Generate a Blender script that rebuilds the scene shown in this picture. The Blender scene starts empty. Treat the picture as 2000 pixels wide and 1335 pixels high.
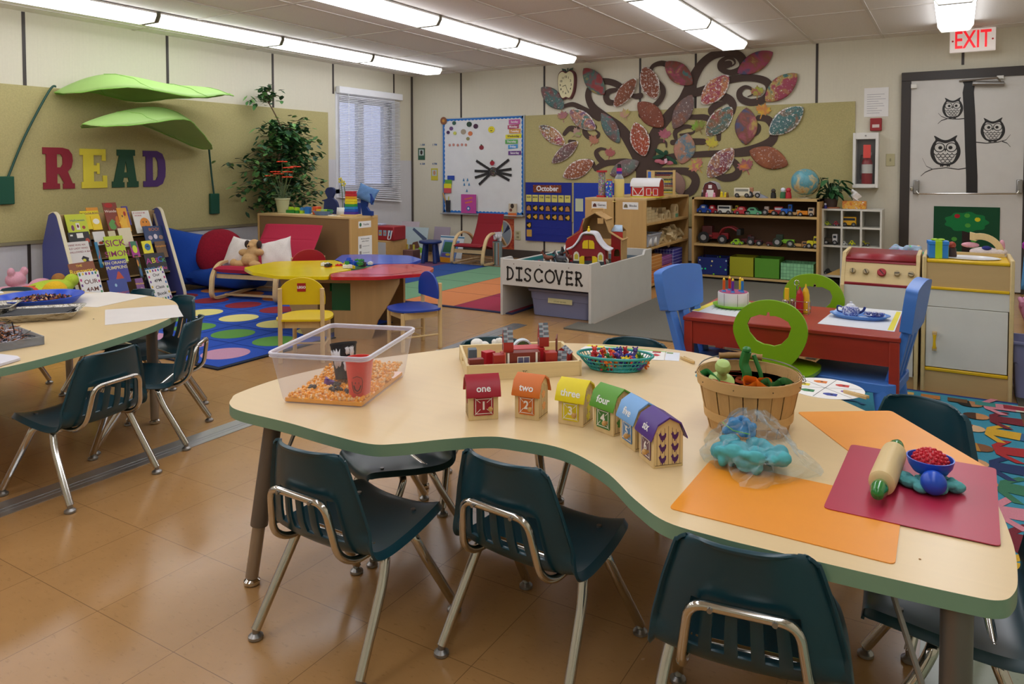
import bpy, math, random
from mathutils import Vector as V, Matrix as M4
from mathutils.geometry import tessellate_polygon
R = math.radians; PI = math.pi
SC = bpy.context.scene; COL = SC.collection
rnd = random.Random(7)

# ---------------------------------------------------------------- camera, world, exposure
_c = [6.29802, -7.77939, 1.09588, 0.86031, 0.50977, -0.00117, -0.01703, 0.03104, 0.99937, -0.50949, 0.85975, -0.03538]
cd = bpy.data.cameras.new('camera'); cam = bpy.data.objects.new('camera', cd); COL.objects.link(cam)
cam.matrix_world = M4(((_c[3],_c[6],-_c[9],_c[0]),(_c[4],_c[7],-_c[10],_c[1]),(_c[5],_c[8],-_c[11],_c[2]),(0,0,0,1)))
cd.sensor_fit = 'HORIZONTAL'; cd.sensor_width = 36; cd.lens = 1437.08/2000*36
cd.shift_x = (1000-1016.03)/2000; cd.shift_y = (380.94-667.5)/2000
cd.clip_start = .05; cd.clip_end = 200
SC.camera = cam
SC.view_settings.view_transform = 'Standard'; SC.view_settings.look = 'None'
SC.view_settings.gamma = 1; SC.view_settings.use_curve_mapping = False
SC.view_settings.exposure = 0.0
LAMP = 6.2          # radiance of the fluorescent diffusers
wd = bpy.data.worlds.new('world'); SC.world = wd; wd.use_nodes = True
wb = wd.node_tree.nodes['Background']; wb.inputs[0].default_value = (.60,.66,1,1); wb.inputs[1].default_value = .8

# ---------------------------------------------------------------- materials
def lin(h):
    h = h.lstrip('#'); o = []
    for i in (0,2,4):
        c = int(h[i:i+2],16)/255
        o.append(c/12.92 if c <= .04045 else ((c+.055)/1.055)**2.4)
    return tuple(o)+(1,)
_mc = {}
def mat(col, rough=.5, metal=0, kind='plain', **k):
    key = (col, rough, metal, kind, tuple(sorted(k.items())))
    if key in _mc: return _mc[key]
    m = bpy.data.materials.new(kind+'_'+col.strip('#')); m.use_nodes = True
    nt = m.node_tree; N = nt.nodes; L = nt.links; b = N['Principled BSDF']
    c = lin(col); b.inputs['Base Color'].default_value = c
    b.inputs['Roughness'].default_value = rough; b.inputs['Metallic'].default_value = metal
    if 'spec' in k: b.inputs['Specular IOR Level'].default_value = k['spec']
    if 'coat' in k: b.inputs['Coat Weight'].default_value = k['coat']; b.inputs['Coat Roughness'].default_value = .08
    def nd(t, **a):
        n = N.new(t)
        for q, v in a.items():
            if q in n.inputs: n.inputs[q].default_value = v
            else: setattr(n, q, v)
        return n
    tc = nd('ShaderNodeTexCoord'); mp = nd('ShaderNodeMapping')
    L.new(tc.outputs['Object'], mp.inputs[0])
    def vary(fac, lo, hi):      # multiply colour by a lo..hi ramp of fac
        r = nd('ShaderNodeMapRange'); r.inputs['To Min'].default_value = lo; r.inputs['To Max'].default_value = hi
        L.new(fac, r.inputs['Value'])
        x = nd('ShaderNodeMix', data_type='RGBA', blend_type='MULTIPLY'); x.inputs[0].default_value = 1
        x.inputs[6].default_value = c; L.new(r.outputs[0], x.inputs[7]); L.new(x.outputs[2], b.inputs['Base Color']); return x
    def bump(fac, st, dist=.002):
        q = nd('ShaderNodeBump', Strength=st, Distance=dist); L.new(fac, q.inputs['Height']); L.new(q.outputs[0], b.inputs['Normal'])
    if kind == 'plain':
        n = nd('ShaderNodeTexNoise', Scale=k.get('scale',9), Detail=3); L.new(mp.outputs[0], n.inputs[0]); vary(n.outputs[0], .93, 1.05)
    elif kind == 'wood':
        ax = k.get('axis',0); s = [k.get('s',26)]*3; s[ax] = k.get('s',26)*.07; mp.inputs['Scale'].default_value = s
        n = nd('ShaderNodeTexNoise', Scale=1, Detail=5, Roughness=.62, Distortion=.6); L.new(mp.outputs[0], n.inputs[0]); vary(n.outputs[0], k.get('lo',.8), k.get('hi',1.14))
    elif kind == 'fabric':
        n = nd('ShaderNodeTexNoise', Scale=k.get('scale',260), Detail=2); L.new(mp.outputs[0], n.inputs[0]); vary(n.outputs[0], .8, 1.16); bump(n.outputs[0], .5, k.get('dist',.002))
    elif kind == 'carpet':
        n = nd('ShaderNodeTexNoise', Scale=k.get('scale',170), Detail=4, Roughness=.8); L.new(mp.outputs[0], n.inputs[0]); vary(n.outputs[0], k.get('lo',.45), k.get('hi',1.5)); bump(n.outputs[0], .7, .004)
    elif kind == 'rough':
        n = nd('ShaderNodeTexNoise', Scale=k.get('scale',30), Detail=4); L.new(mp.outputs[0], n.inputs[0]); vary(n.outputs[0], .82, 1.12); bump(n.outputs[0], .8, k.get('dist',.01))
    elif kind == 'wall':
        mp.inputs['Scale'].default_value = (1,1,1)
        w = nd('ShaderNodeTexNoise', Scale=45, Detail=4); L.new(mp.outputs[0], w.inputs[0])
        mp2 = nd('ShaderNodeMapping'); mp2.inputs['Scale'].default_value = (90,90,3); L.new(tc.outputs['Object'], mp2.inputs[0])
        w2 = nd('ShaderNodeTexNoise', Scale=1, Detail=2); L.new(mp2.outputs[0], w2.inputs[0])
        a = nd('ShaderNodeMath', operation='ADD'); L.new(w.outputs[0], a.inputs[0]); L.new(w2.outputs[0], a.inputs[1])
        h = nd('ShaderNodeMath', operation='MULTIPLY'); h.inputs[1].default_value = .5; L.new(a.outputs[0], h.inputs[0])
        vary(h.outputs[0], .92, 1.07); bump(h.outputs[0], .15)
    elif kind == 'vct':         # vinyl tile with 12 inch seams and fine flecks
        br = nd('ShaderNodeTexBrick', offset=0.0, squash=1.0); br.inputs['Scale'].default_value = 1
        br.inputs['Mortar Size'].default_value = .0011; br.inputs['Mortar Smooth'].default_value = .3
        br.inputs['Brick Width'].default_value = .305; br.inputs['Row Height'].default_value = .305
        mp.inputs['Location'].default_value = k.get('off', (-5.09, 6.47, 0))
        L.new(mp.outputs[0], br.inputs['Vector'])
        br.inputs['Color1'].default_value = (.97,.97,.97,1); br.inputs['Color2'].default_value = (1.02,1.02,1.02,1); br.inputs['Mortar'].default_value = (.5,.5,.5,1)
        mp3 = nd('ShaderNodeMapping'); mp3.inputs['Scale'].default_value = (34,90,1); L.new(tc.outputs['Object'], mp3.inputs[0])
        n = nd('ShaderNodeTexNoise', Scale=1, Detail=4, Roughness=.7); L.new(mp3.outputs[0], n.inputs[0])
        r0 = nd('ShaderNodeMapRange'); r0.inputs['From Min'].default_value = .3; r0.inputs['From Max'].default_value = .42; r0.inputs['To Min'].default_value = .78; r0.inputs['To Max'].default_value = 1; L.new(n.outputs[0], r0.inputs['Value'])
        n2 = nd('ShaderNodeTexNoise', Scale=5, Detail=4, Roughness=.7); L.new(tc.outputs['Object'], n2.inputs[0])
        x = vary(n2.outputs[0], .84, 1.14)
        y = nd('ShaderNodeMix', data_type='RGBA', blend_type='MULTIPLY'); y.inputs[0].default_value = 1
        L.new(x.outputs[2], y.inputs[6]); L.new(br.outputs[0], y.inputs[7])
        z = nd('ShaderNodeMix', data_type='RGBA', blend_type='MULTIPLY'); z.inputs[0].default_value = 1
        L.new(y.outputs[2], z.inputs[6]); L.new(r0.outputs[0], z.inputs[7]); L.new(z.outputs[2], b.inputs['Base Color'])
        n3 = nd('ShaderNodeTexNoise', Scale=2.2, Detail=3); L.new(tc.outputs['Object'], n3.inputs[0])
        q = nd('ShaderNodeMapRange'); q.inputs['To Min'].default_value = .12; q.inputs['To Max'].default_value = .34; L.new(n3.outputs[0], q.inputs['Value']); L.new(q.outputs[0], b.inputs['Roughness'])
        bump(n2.outputs[0], .12, .004)
    elif kind == 'tile':        # acoustic ceiling panel
        n = nd('ShaderNodeTexNoise', Scale=120, Detail=4, Roughness=.8); L.new(mp.outputs[0], n.inputs[0]); vary(n.outputs[0], .8, 1.14); bump(n.outputs[0], .3)
    elif kind == 'peg':         # board with a grid of little holes
        v = nd('ShaderNodeTexVoronoi', feature='F1'); v.inputs['Scale'].default_value = k.get('n',44); v.inputs['Randomness'].default_value = 0; L.new(mp.outputs[0], v.inputs[0])
        r = nd('ShaderNodeMapRange'); r.inputs['From Min'].default_value = .2; r.inputs['From Max'].default_value = .3; L.new(v.outputs['Distance'], r.inputs['Value']); vary(r.outputs[0], .45, 1)
    elif kind == 'daub':        # sponge-painted paper: three colours in blotches over white
        n = nd('ShaderNodeTexNoise', Scale=k.get('scale',14), Detail=3, Roughness=.6); n.inputs['Distortion'].default_value = .6
        mp.inputs['Location'].default_value = (k.get('seed',0)*3.7, k.get('seed',0)*1.3, k.get('seed',0)*2.1); L.new(mp.outputs[0], n.inputs[0])
        cr = nd('ShaderNodeValToRGB'); L.new(n.outputs[0], cr.inputs[0]); e = cr.color_ramp; e.interpolation = 'LINEAR'
        cs = [lin(h) for h in k['cols']]; e.elements[0].position = .32; e.elements[0].color = cs[0]; e.elements[1].position = .68; e.elements[1].color = cs[-1]
        for i, cc in enumerate(cs[1:-1]): el = e.elements.new(.32+.36*(i+1)/(len(cs)-1)); el.color = cc
        n4 = nd('ShaderNodeTexNoise', Scale=46, Detail=3, Roughness=.8); L.new(tc.outputs['Object'], n4.inputs[0])
        r = nd('ShaderNodeMapRange'); w = k.get('white',.3); r.inputs['From Min'].default_value = .64-w*.28; r.inputs['From Max'].default_value = .69-w*.28; L.new(n4.outputs[0], r.inputs['Value'])
        x = nd('ShaderNodeMix', data_type='RGBA'); L.new(r.outputs[0], x.inputs[0]); L.new(cr.outputs[0], x.inputs[6]); x.inputs[7].default_value = lin('#efeae6')
        if w >= .9: r.inputs['From Min'].default_value = .44; r.inputs['From Max'].default_value = .5
        if w <= 0: x.inputs[0].default_value = 0; [L.remove(l) for l in list(x.inputs[0].links)]
        L.new(x.outputs[2], b.inputs['Base Color'])
    elif kind == 'speck':       # base colour with coloured blobs
        v = nd('ShaderNodeTexVoronoi'); v.inputs['Scale'].default_value = k.get('scale',40); L.new(mp.outputs[0], v.inputs[0])
        h = nd('ShaderNodeHueSaturation', Saturation=k.get('sat',.9), Value=k.get('val',.9)); L.new(v.outputs['Color'], h.inputs['Color'])
        r = nd('ShaderNodeMapRange'); r.inputs['From Min'].default_value = k.get('th',.35); r.inputs['From Max'].default_value = k.get('th',.35)+.03; L.new(v.outputs['Distance'], r.inputs['Value'])
        x = nd('ShaderNodeMix', data_type='RGBA'); L.new(r.outputs[0], x.inputs[0]); L.new(h.outputs[0], x.inputs[6]); x.inputs[7].default_value = c; L.new(x.outputs[2], b.inputs['Base Color'])
    elif kind == 'plaid':
        br = nd('ShaderNodeTexBrick', offset=0.0); br.inputs['Scale'].default_value = k.get('n',14); br.inputs['Brick Width'].default_value = .5; br.inputs['Row Height'].default_value = .5
        br.inputs['Mortar Size'].default_value = k.get('ms',.03); mp.inputs['Rotation'].default_value = k.get('rot',(PI/2,0,0)); L.new(mp.outputs[0], br.inputs['Vector'])
        br.inputs['Color1'].default_value = c; br.inputs['Color2'].default_value = tuple(min(1,t*1.25) for t in c[:3])+(1,); br.inputs['Mortar'].default_value = lin(k.get('line','#dddddd')); L.new(br.outputs[0], b.inputs['Base Color'])
    elif kind == 'glass':       # window pane
        b.inputs['Transmission Weight'].default_value = 1; b.inputs['IOR'].default_value = 1.05
    elif kind == 'film':        # clear plastic: mostly see-through with a sheen
        t = nd('ShaderNodeBsdfTransparent'); t.inputs[0].default_value = c; x = nd('ShaderNodeMixShader'); x.inputs[0].default_value = k.get('mix',.25)
        lw = nd('ShaderNodeLayerWeight', Blend=.25); a = nd('ShaderNodeMath', operation='ADD', use_clamp=True); L.new(lw.outputs['Facing'], a.inputs[0]); a.inputs[1].default_value = k.get('mix',.25)
        a2 = nd('ShaderNodeMath', operation='MULTIPLY'); a2.inputs[1].default_value = k.get('k',.6); L.new(a.outputs[0], a2.inputs[0]); L.new(a2.outputs[0], x.inputs[0])
        L.new(t.outputs[0], x.inputs[1]); L.new(b.outputs[0], x.inputs[2]); L.new(x.outputs[0], N['Material Output'].inputs[0])
        if k.get('bmp'):
            n = nd('ShaderNodeTexNoise', Scale=k['bmp'], Detail=3); L.new(mp.outputs[0], n.inputs[0]); bump(n.outputs[0], 1, .02)
    elif kind == 'emit':
        b.inputs['Emission Color'].default_value = c; b.inputs['Emission Strength'].default_value = k.get('st',1)
    elif kind == 'foil':
        n = nd('ShaderNodeTexNoise', Scale=38, Detail=5); L.new(mp.outputs[0], n.inputs[0]); bump(n.outputs[0], 1, .02)
    _mc[key] = m
    return m
CHROME = mat('#c9c6c0', .12, 1, 'metal'); STEEL = mat('#9b9a98', .35, .9, 'metal')
BIRCH = mat('#dcc08c', .45, 0, 'wood', axis=2); MAPLE = mat('#e9d3a2', .35, 0, 'wood', axis=0, s=30, lo=.92, hi=1.05)
WHITE = mat('#e6e4de', .45); BLACK = mat('#17171a', .5); PAPER = mat('#eeecea', .7)

# ---------------------------------------------------------------- mesh builder
def fillet(pts, rad, n=5, closed=False):
    P = [V(p) for p in pts]; o = []; N = len(P)
    for i in range(N):
        if not closed and i in (0, N-1): o.append(P[i]); continue
        a, b, c = P[i-1], P[i], P[(i+1) % N]
        r = rad[i] if isinstance(rad, (list, tuple)) else rad
        u = a-b; w = c-b; d = min(r, u.length*.48, w.length*.48)
        if d <= 1e-6: o.append(b); continue
        s = b+u.normalized()*d; e = b+w.normalized()*d
        for k in range(n+1):
            t = k/n; o.append(s*(1-t)**2+b*2*t*(1-t)+e*t*t)
    return o
class MB:
    def __init__(s, X=None): s.v = []; s.f = []; s.m = []; s.mats = []; s.X = X or M4.Identity(4)
    def mi(s, m):
        if m not in s.mats: s.mats.append(m)
        return s.mats.index(m)
    def add(s, vs, fs, m):
        k = len(s.v); s.v += [s.X @ V(v) for v in vs]; i = s.mi(m)
        for f in fs: s.f.append([k+q for q in f]); s.m.append(i)
        return s
    def box(s, x0, y0, z0, x1, y1, z1, m):
        return s.add([(x0,y0,z0),(x1,y0,z0),(x1,y1,z0),(x0,y1,z0),(x0,y0,z1),(x1,y0,z1),(x1,y1,z1),(x0,y1,z1)],
            [(0,3,2,1),(4,5,6,7),(0,1,5,4),(1,2,6,5),(2,3,7,6),(3,0,4,7)], m)
    def obox(s, c, size, m, rot=None):      # box by centre, size, optional rotation matrix
        old = s.X; s.X = old @ M4.Translation(V(c)) @ (rot.to_4x4() if rot else M4.Identity(4))
        a, b, d = size[0]/2, size[1]/2, size[2]/2; s.box(-a,-b,-d,a,b,d,m); s.X = old; return s
    def cyl(s, p, q, r, m, r2=None, n=16, caps=True):
        p, q = V(p), V(q); r2 = r if r2 is None else r2; d = (q-p).normalized()
        u = d.orthogonal().normalized(); w = d.cross(u); vs = []
        for c, rr in ((p,r),(q,r2)):
            for i in range(n): a = 2*PI*i/n; vs.append(c+(u*math.cos(a)+w*math.sin(a))*rr)
        fs = [(i,(i+1)%n,n+(i+1)%n,n+i) for i in range(n)]
        if caps: fs += [tuple(range(n))[::-1], tuple(range(n,2*n))]
        return s.add(vs, fs, m)
    def tube(s, pts, r, m, n=10, closed=False, sy=1.0, up=None):
        P = [V(p) for p in pts]; N = len(P); rr = r if isinstance(r,(list,tuple)) else [r]*N; vs = []; u = None
        for i in range(N):
            a = P[i-1] if (i or closed) else P[i]; b = P[(i+1)%N] if (i < N-1 or closed) else P[i]
            d = (b-a).normalized()
            if up is not None: u = V(up)-d*d.dot(V(up)); u = u.normalized() if u.length > 1e-4 else d.orthogonal().normalized()
            elif u is None: u = d.orthogonal().normalized()
            else: u = (u-d*u.dot(d)); u = u.normalized() if u.length > 1e-6 else d.orthogonal().normalized()
            w = d.cross(u)
            for k in range(n): t = 2*PI*k/n; vs.append(P[i]+(u*math.cos(t)*sy+w*math.sin(t))*rr[i])
        fs = []
        for i in range(N if closed else N-1):
            j = (i+1)%N
            for k in range(n): l = (k+1)%n; fs.append((i*n+k,i*n+l,j*n+l,j*n+k))
        if not closed: fs += [tuple(range(n))[::-1], tuple(range((N-1)*n,N*n))]
        return s.add(vs, fs, m)
    def strip(s, pts, w, t, m, side=(0,0,1)):   # flat bar: rectangular section, width w along side, thickness t
        P = [V(p) for p in pts]; sd = V(side).normalized(); vs = []
        for i in range(len(P)):
            d = (P[min(i+1,len(P)-1)]-P[max(i-1,0)]).normalized(); nn = d.cross(sd).normalized()
            for a, b in ((-1,-1),(1,-1),(1,1),(-1,1)): vs.append(P[i]+sd*a*w/2+nn*b*t/2)
        fs = [(3,2,1,0)]
        for i in range(len(P)-1):
            for k in range(4): l = (k+1)%4; fs.append((i*4+k,i*4+l,i*4+4+l,i*4+4+k))
        e = (len(P)-1)*4; fs.append((e,e+1,e+2,e+3)); return s.add(vs, fs, m)
    def lathe(s, prof, m, o=(0,0,0), n=24, sx=1, sy=1):
        o = V(o); vs = []; fs = []
        for r, z in prof:
            for i in range(n): a = 2*PI*i/n; vs.append(o+V((r*math.cos(a)*sx, r*math.sin(a)*sy, z)))
        for j in range(len(prof)-1):
            for i in range(n): k = (i+1)%n; fs.append((j*n+i,j*n+k,j*n+n+k,j*n+n+i))
        if prof[0][0] > 1e-5: fs.append(tuple(range(n))[::-1])
        if prof[-1][0] > 1e-5: e = (len(prof)-1)*n; fs.append(tuple(range(e,e+n)))
        return s.add(vs, fs, m)
    def ell(s, c, r, m, n=16, rot=None):
        r = (r,r,r) if not isinstance(r,(tuple,list)) else r; vs = []; fs = []; h = max(n//2,4); c = V(c)
        for j in range(h+1):
            t = PI*j/h
            for i in range(n):
                a = 2*PI*i/n; q = V((r[0]*math.sin(t)*math.cos(a), r[1]*math.sin(t)*math.sin(a), r[2]*math.cos(t)))
                vs.append(c+(rot @ q if rot else q))
        for j in range(h):
            for i in range(n): k = (i+1)%n; fs.append((j*n+i,j*n+n+i,j*n+n+k,j*n+k))
        return s.add(vs, fs, m)
    def prism(s, loops, a, b, m, pl='xy', mside=None):   # loops: outer polygon (+ holes), extruded a..b along the third axis
        if not isinstance(loops[0][0], (tuple, list, V)): loops = [loops]
        mp = {'xy': lambda x,y,h:(x,y,h), 'xz': lambda x,y,h:(x,h,y), 'yz': lambda x,y,h:(h,x,y)}[pl]
        flat = [p for l in loops for p in l]; n = len(flat)
        tri = tessellate_polygon([[V((p[0],p[1],0)) for p in l] for l in loops])
        vs = [mp(p[0],p[1],a) for p in flat]+[mp(p[0],p[1],b) for p in flat]
        s.add(vs, [t for t in tri]+[tuple(n+q for q in t[::-1]) for t in tri], m)
        k = len(s.v)-2*n; i = s.mi(mside or m); base = 0
        for l in loops:
            q = len(l)
            for j in range(q): s.f.append([k+base+j, k+base+(j+1)%q, k+n+base+(j+1)%q, k+n+base+j]); s.m.append(i)
            base += q
        return s
    def flat(s, poly, h, m, pl='xy'):      # a thin printed shape
        return s.prism([poly], h-.0003, h+.0003, m, pl)
    def grid(s, fn, nu, nv, m, skip=None, cu=False):
        vs = [fn(i/nu, j/nv) for j in range(nv+1) for i in range(nu+1)]; w = nu+1
        fs = [(j*w+i,j*w+i+1,j*w+w+i+1,j*w+w+i) for j in range(nv) for i in range(nu) if not (skip and skip(i,j))]
        return s.add(vs, fs, m)
    def text(s, t, size, m, X, ex=.0004, align='CENTER', bold=0, sp=1):
        c = bpy.data.curves.new('t','FONT'); c.body = t; c.size = size; c.align_x = align; c.align_y = 'CENTER'; c.extrude = ex; c.offset = bold*size; c.resolution_u = 3; c.space_character = sp
        o = bpy.data.objects.new('t', c); COL.objects.link(o); dg = bpy.context.evaluated_depsgraph_get(); dg.update()
        me = bpy.data.meshes.new_from_object(o.evaluated_get(dg)); old = s.X; s.X = old @ X
        s.add([v.co[:] for v in me.vertices], [tuple(p.vertices) for p in me.polygons], m); s.X = old
        bpy.data.objects.remove(o); bpy.data.curves.remove(c); bpy.data.meshes.remove(me); return s
    def build(s, name, parent=None, loc=None, rz=None, smooth=True, bevel=0, bs=2, sol=0, sub=0, label=None, soff=0):
        me = bpy.data.meshes.new(name); me.from_pydata([tuple(v) for v in s.v], [], s.f)
        for m in s.mats: me.materials.append(m)
        me.polygons.foreach_set('material_index', s.m); me.validate(); me.update()
        import bmesh
        b = bmesh.new(); b.from_mesh(me); bmesh.ops.remove_doubles(b, verts=b.verts, dist=1e-6)
        bmesh.ops.recalc_face_normals(b, faces=b.faces); b.to_mesh(me); b.free()
        o = bpy.data.objects.new(name, me); COL.objects.link(o)
        if smooth:
            me.polygons.foreach_set('use_smooth', [True]*len(me.polygons)); me.set_sharp_from_angle(angle=R(38))
        if parent: o.parent = parent
        if loc is not None: o.location = loc
        if rz is not None: o.rotation_euler = (0,0,rz)
        if sol: q = o.modifiers.new('solid','SOLIDIFY'); q.thickness = sol; q.offset = soff
        if bevel: q = o.modifiers.new('bevel','BEVEL'); q.width = bevel; q.segments = bs; q.limit_method = 'ANGLE'; q.angle_limit = R(40)
        if sub: q = o.modifiers.new('sub','SUBSURF'); q.levels = sub; q.render_levels = sub
        if label: o['label'] = label
        return o
def tag(o, label=None, cat=None, group=None, kind=None):
    if label: o['label'] = label
    if cat: o['category'] = cat
    if group: o['group'] = group
    if kind: o['kind'] = kind
    return o
def struct(o, label=None): o['kind'] = 'structure'; return tag(o, label)
def thing(name, label, cat, loc=(0,0,0), rz=0, group=None, rot=None):
    o = bpy.data.objects.new(name, None); COL.objects.link(o); o.location = loc; o.rotation_euler = rot or (0,0,rz); o.empty_display_size = .05
    return tag(o, label, cat, group)
def dup(root, loc, rz, label, group=None, name=None):
    def cp(o, par):
        c = o.copy(); COL.objects.link(c)
        if par: c.parent = par
        for ch in list(o.children): cp(ch, c)
        return c
    r = cp(root, None); r.location = loc; r.rotation_euler = (0,0,rz) if not isinstance(rz, tuple) else rz; r['label'] = label
    if group: r['group'] = group
    return r
def circ(cx, cy, r, n=24, sx=1, sy=1, a0=0): return [(cx+r*sx*math.cos(2*PI*i/n+a0), cy+r*sy*math.sin(2*PI*i/n+a0)) for i in range(n)]
def rrect(x0, y0, x1, y1, r, n=4):
    o = []
    for cx, cy, a in ((x1-r,y0+r,-90),(x1-r,y1-r,0),(x0+r,y1-r,90),(x0+r,y0+r,180)):
        for k in range(n+1): t = R(a+90*k/n); o.append((cx+r*math.cos(t), cy+r*math.sin(t)))
    return o
def cr(pts, n=6, closed=True):        # Catmull-Rom through 2D or 3D points
    P = [V(p) for p in pts]; N = len(P); o = []
    for i in range(N if closed else N-1):
        a, b, c, d = (P[(i-1)%N], P[i], P[(i+1)%N], P[(i+2)%N]) if closed else (P[max(i-1,0)], P[i], P[i+1], P[min(i+2,N-1)])
        for k in range(n):
            t = k/n; o.append(.5*((2*b)+(c-a)*t+(2*a-5*b+4*c-d)*t*t+(3*b-a-3*c+d)*t**3))
    if not closed: o.append(P[-1])
    return o
def RX(a): return M4.Rotation(a,4,'X')
def RY(a): return M4.Rotation(a,4,'Y')
def RZ(a): return M4.Rotation(a,4,'Z')
def T(x,y,z): return M4.Translation((x,y,z))
FRONT = RX(PI/2)        # text standing up, read from -y

# ---------------------------------------------------------------- room shell
H = 2.328; W = 7.32; D = -9.75
wallc = mat('#d9d3bf', .6, 0, 'wall'); wainc = mat('#d2d2d6', .55, 0, 'wall'); cream = mat('#d4cfba', .6, 0, 'wall')
batt = mat('#3a322e', .5); taupe = mat('#4a423c', .5)
struct(MB().box(-.2,D,-.1,W+.1,.15,0, mat('#ad8352', .2, 0, 'vct')).build('floor', smooth=False), 'tan speckled vinyl tile floor with dark seams')
struct(MB().box(6.245,-9.7,0,7.3,-5.84,.0012, mat('#97a08a', .2, 0, 'vct', off=(-6.24,5.84,0))).build('floor_inlay', smooth=False), 'grey-green vinyl tiles at the right edge of the floor')
struct(MB().box(0,0,-.05,W,.12,H+.1,wallc).build('wall_back', smooth=False), 'cream panelled back wall with tree mural')
m = MB(); wy0,wy1,wz0,wz1 = -1.36,-.42,.86,1.95
for a in ((-.12,D,-.05,0,wy0,1.21,0),(-.12,wy1,-.05,0,0,1.21,0),(-.12,wy0,-.05,0,wy1,wz0,0)): m.box(*a[:6], wainc)
m.box(-.12,D,1.21,0,wy0,H+.1,wallc); m.box(-.12,wy1,1.21,0,0,H+.1,wallc); m.box(-.12,wy0,wz1,0,wy1,H+.1,wallc)
struct(m.build('wall_left', smooth=False), 'cream left wall above a white lower panel')
struct(MB().box(W,D,-.05,W+.12,.12,H+.1,cream).build('wall_right', smooth=False))
struct(MB().box(-.1,D-.12,-.05,W+.1,D,H+.1,cream).build('wall_front', smooth=False))
# ceiling: panels and the grid between them
m = MB().box(-.12,D,H+.004,W+.12,.12,H+.06, mat('#ece7e1', .9, 0, 'tile')); g = mat('#d6d0c8', .6)
struct(m.build('ceiling', smooth=False), 'grey-beige acoustic ceiling panels in a grid')
m = MB(); x = .19
while x < W: m.box(x-.012,D,H-.002,x+.012,0,H+.005,g); x += .61
y = -.22
while y > D: m.box(0,y-.012,H-.0025,W,y+.012,H+.005,g); y -= 1.22
struct(m.build('trim_ceiling_grid', smooth=False), 'pale metal grid bars of the ceiling')
# battens over the wall panel joints
def batten(n, a): struct(MB().box(*a, batt).build('trim_%d' % n, smooth=False), 'dark vertical strip over a wall panel joint')
n = 1
for x in (.808,2.027,3.246,3.877,5.096): batten(n, (x-.011,-.005,.1,x+.011,.0,H)); n += 1
batten(n, (6.32,-.005,2.03,6.342,0,H)); n += 1
for y in (-3.553,-4.772,-5.99,-7.21,-8.43): batten(n, (0,y-.012,.1,.005,y+.012,H)); n += 1
batten(n, (0,-1.46,1.98,.005,-1.437,H)); n += 1
batten(n, (0,-2.345,.1,.005,-2.321,H)); n += 1
batten(n, (0,-.378,1.98,.005,-.355,H)); n += 1
struct(MB().box(0,-.02,0,.02,0,H,taupe).build('trim_corner', smooth=False), 'dark corner strip where left and back walls meet')
struct(MB().box(0,D,0,.012,0,.1,mat('#8d8a86',.5)).build('baseboard_left', smooth=False))
struct(MB().box(0,-.012,0,5.82,0,.1,mat('#4b4541',.5)).build('baseboard_back', smooth=False))
al = mat('#b9babd', .3, .85, 'metal')
m = MB()
for a,b,h in ((3.612,3.632,.004),(3.632,3.672,.0055),(3.672,3.692,.004),(3.692,3.722,.003)): m.box(a,-9.7,0,b,-3.34,h,al)
struct(m.build('trim_threshold', smooth=False), 'aluminium joint strip running along the tile floor')

# ---------------------------------------------------------------- window, blind, outdoors
vin = mat('#eff0f5', .4)
m = MB()
for a in ((wy0,wy0+.035,wz0,wz1),(wy1-.035,wy1,wz0,wz1),(wy0,wy1,wz0,wz0+.05),(wy0,wy1,wz1-.05,wz1),(-1.0,-.9,wz0,wz1),(-.53,-.42,wz0,wz1)): m.box(-.09,a[0],a[2],-.03,a[1],a[3],vin)
fr = struct(m.build('window_1', bevel=.004), 'white two-pane sliding window behind the blind')
MB().box(-.065,wy0,wz0,-.06,wy1,wz1,mat('#ffffff',.02,0,'glass')).build('window_pane', fr, smooth=False)
m = MB()
for a in ((wy0-.06,wy0,wz0-.05,wz1+.06),(wy1,wy1+.06,wz0-.05,wz1+.06),(wy0,wy1,wz1,wz1+.06),(wy0-.06,wy1+.06,wz0-.1,wz0)): m.box(-.02,a[0],a[2],.012,a[1],a[3],vin)
m.build('window_casing', fr, smooth=False)
bl = thing('venetian_blind', 'white slatted blind with sagging bottom hung over the window', 'blind', (0.03,-.85,2.06))
MB().box(-.016,-.57,-.07,.05,.57,.01,vin).build('headrail', bl, bevel=.006)
m = MB(); sl = mat('#f2f3f8', .45)
for i in range(60):
    z = -.09-i*.0198; sag = max(0,(i-44)/16)**1.5*.09
    m.add([(.002,-.545,z),(.026,-.545,z-.0125),(.026,.55,z-.0125-sag),(.002,.55,z-sag)], [(0,1,2,3)], sl)
m.build('slats', bl, smooth=False, sol=.0012)
m = MB(); m.add([(-.001,-.55,-1.285),(.03,-.55,-1.285),(.03,.56,-1.375),(-.001,.56,-1.375),(-.001,-.55,-1.3),(.03,-.55,-1.3),(.03,.56,-1.39),(-.001,.56,-1.39)], [(0,1,2,3),(7,6,5,4),(0,4,5,1),(1,5,6,2),(2,6,7,3),(3,7,4,0)], sl)
m.build('bottom_rail', bl, smooth=False)
m = MB()
for y in (-.4,0,.4): m.cyl((.029,y,-.05),(.029,y,-1.3),.0012,sl,n=6)
m.build('ladder_cord', bl)
MB().tube([(.045,-.42,-.06),(.05,-.425,-.6),(.048,-.42,-1.05)],.003,sl,n=6).build('tilt_wand', bl)
struct(MB().box(-40,-40,-.6,-.2,40,-.5,mat('#8c8f93',.9)).build('ground_outside', smooth=False), 'pale ground outside the window')
bark = mat('#4c4c62', .9)
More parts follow.
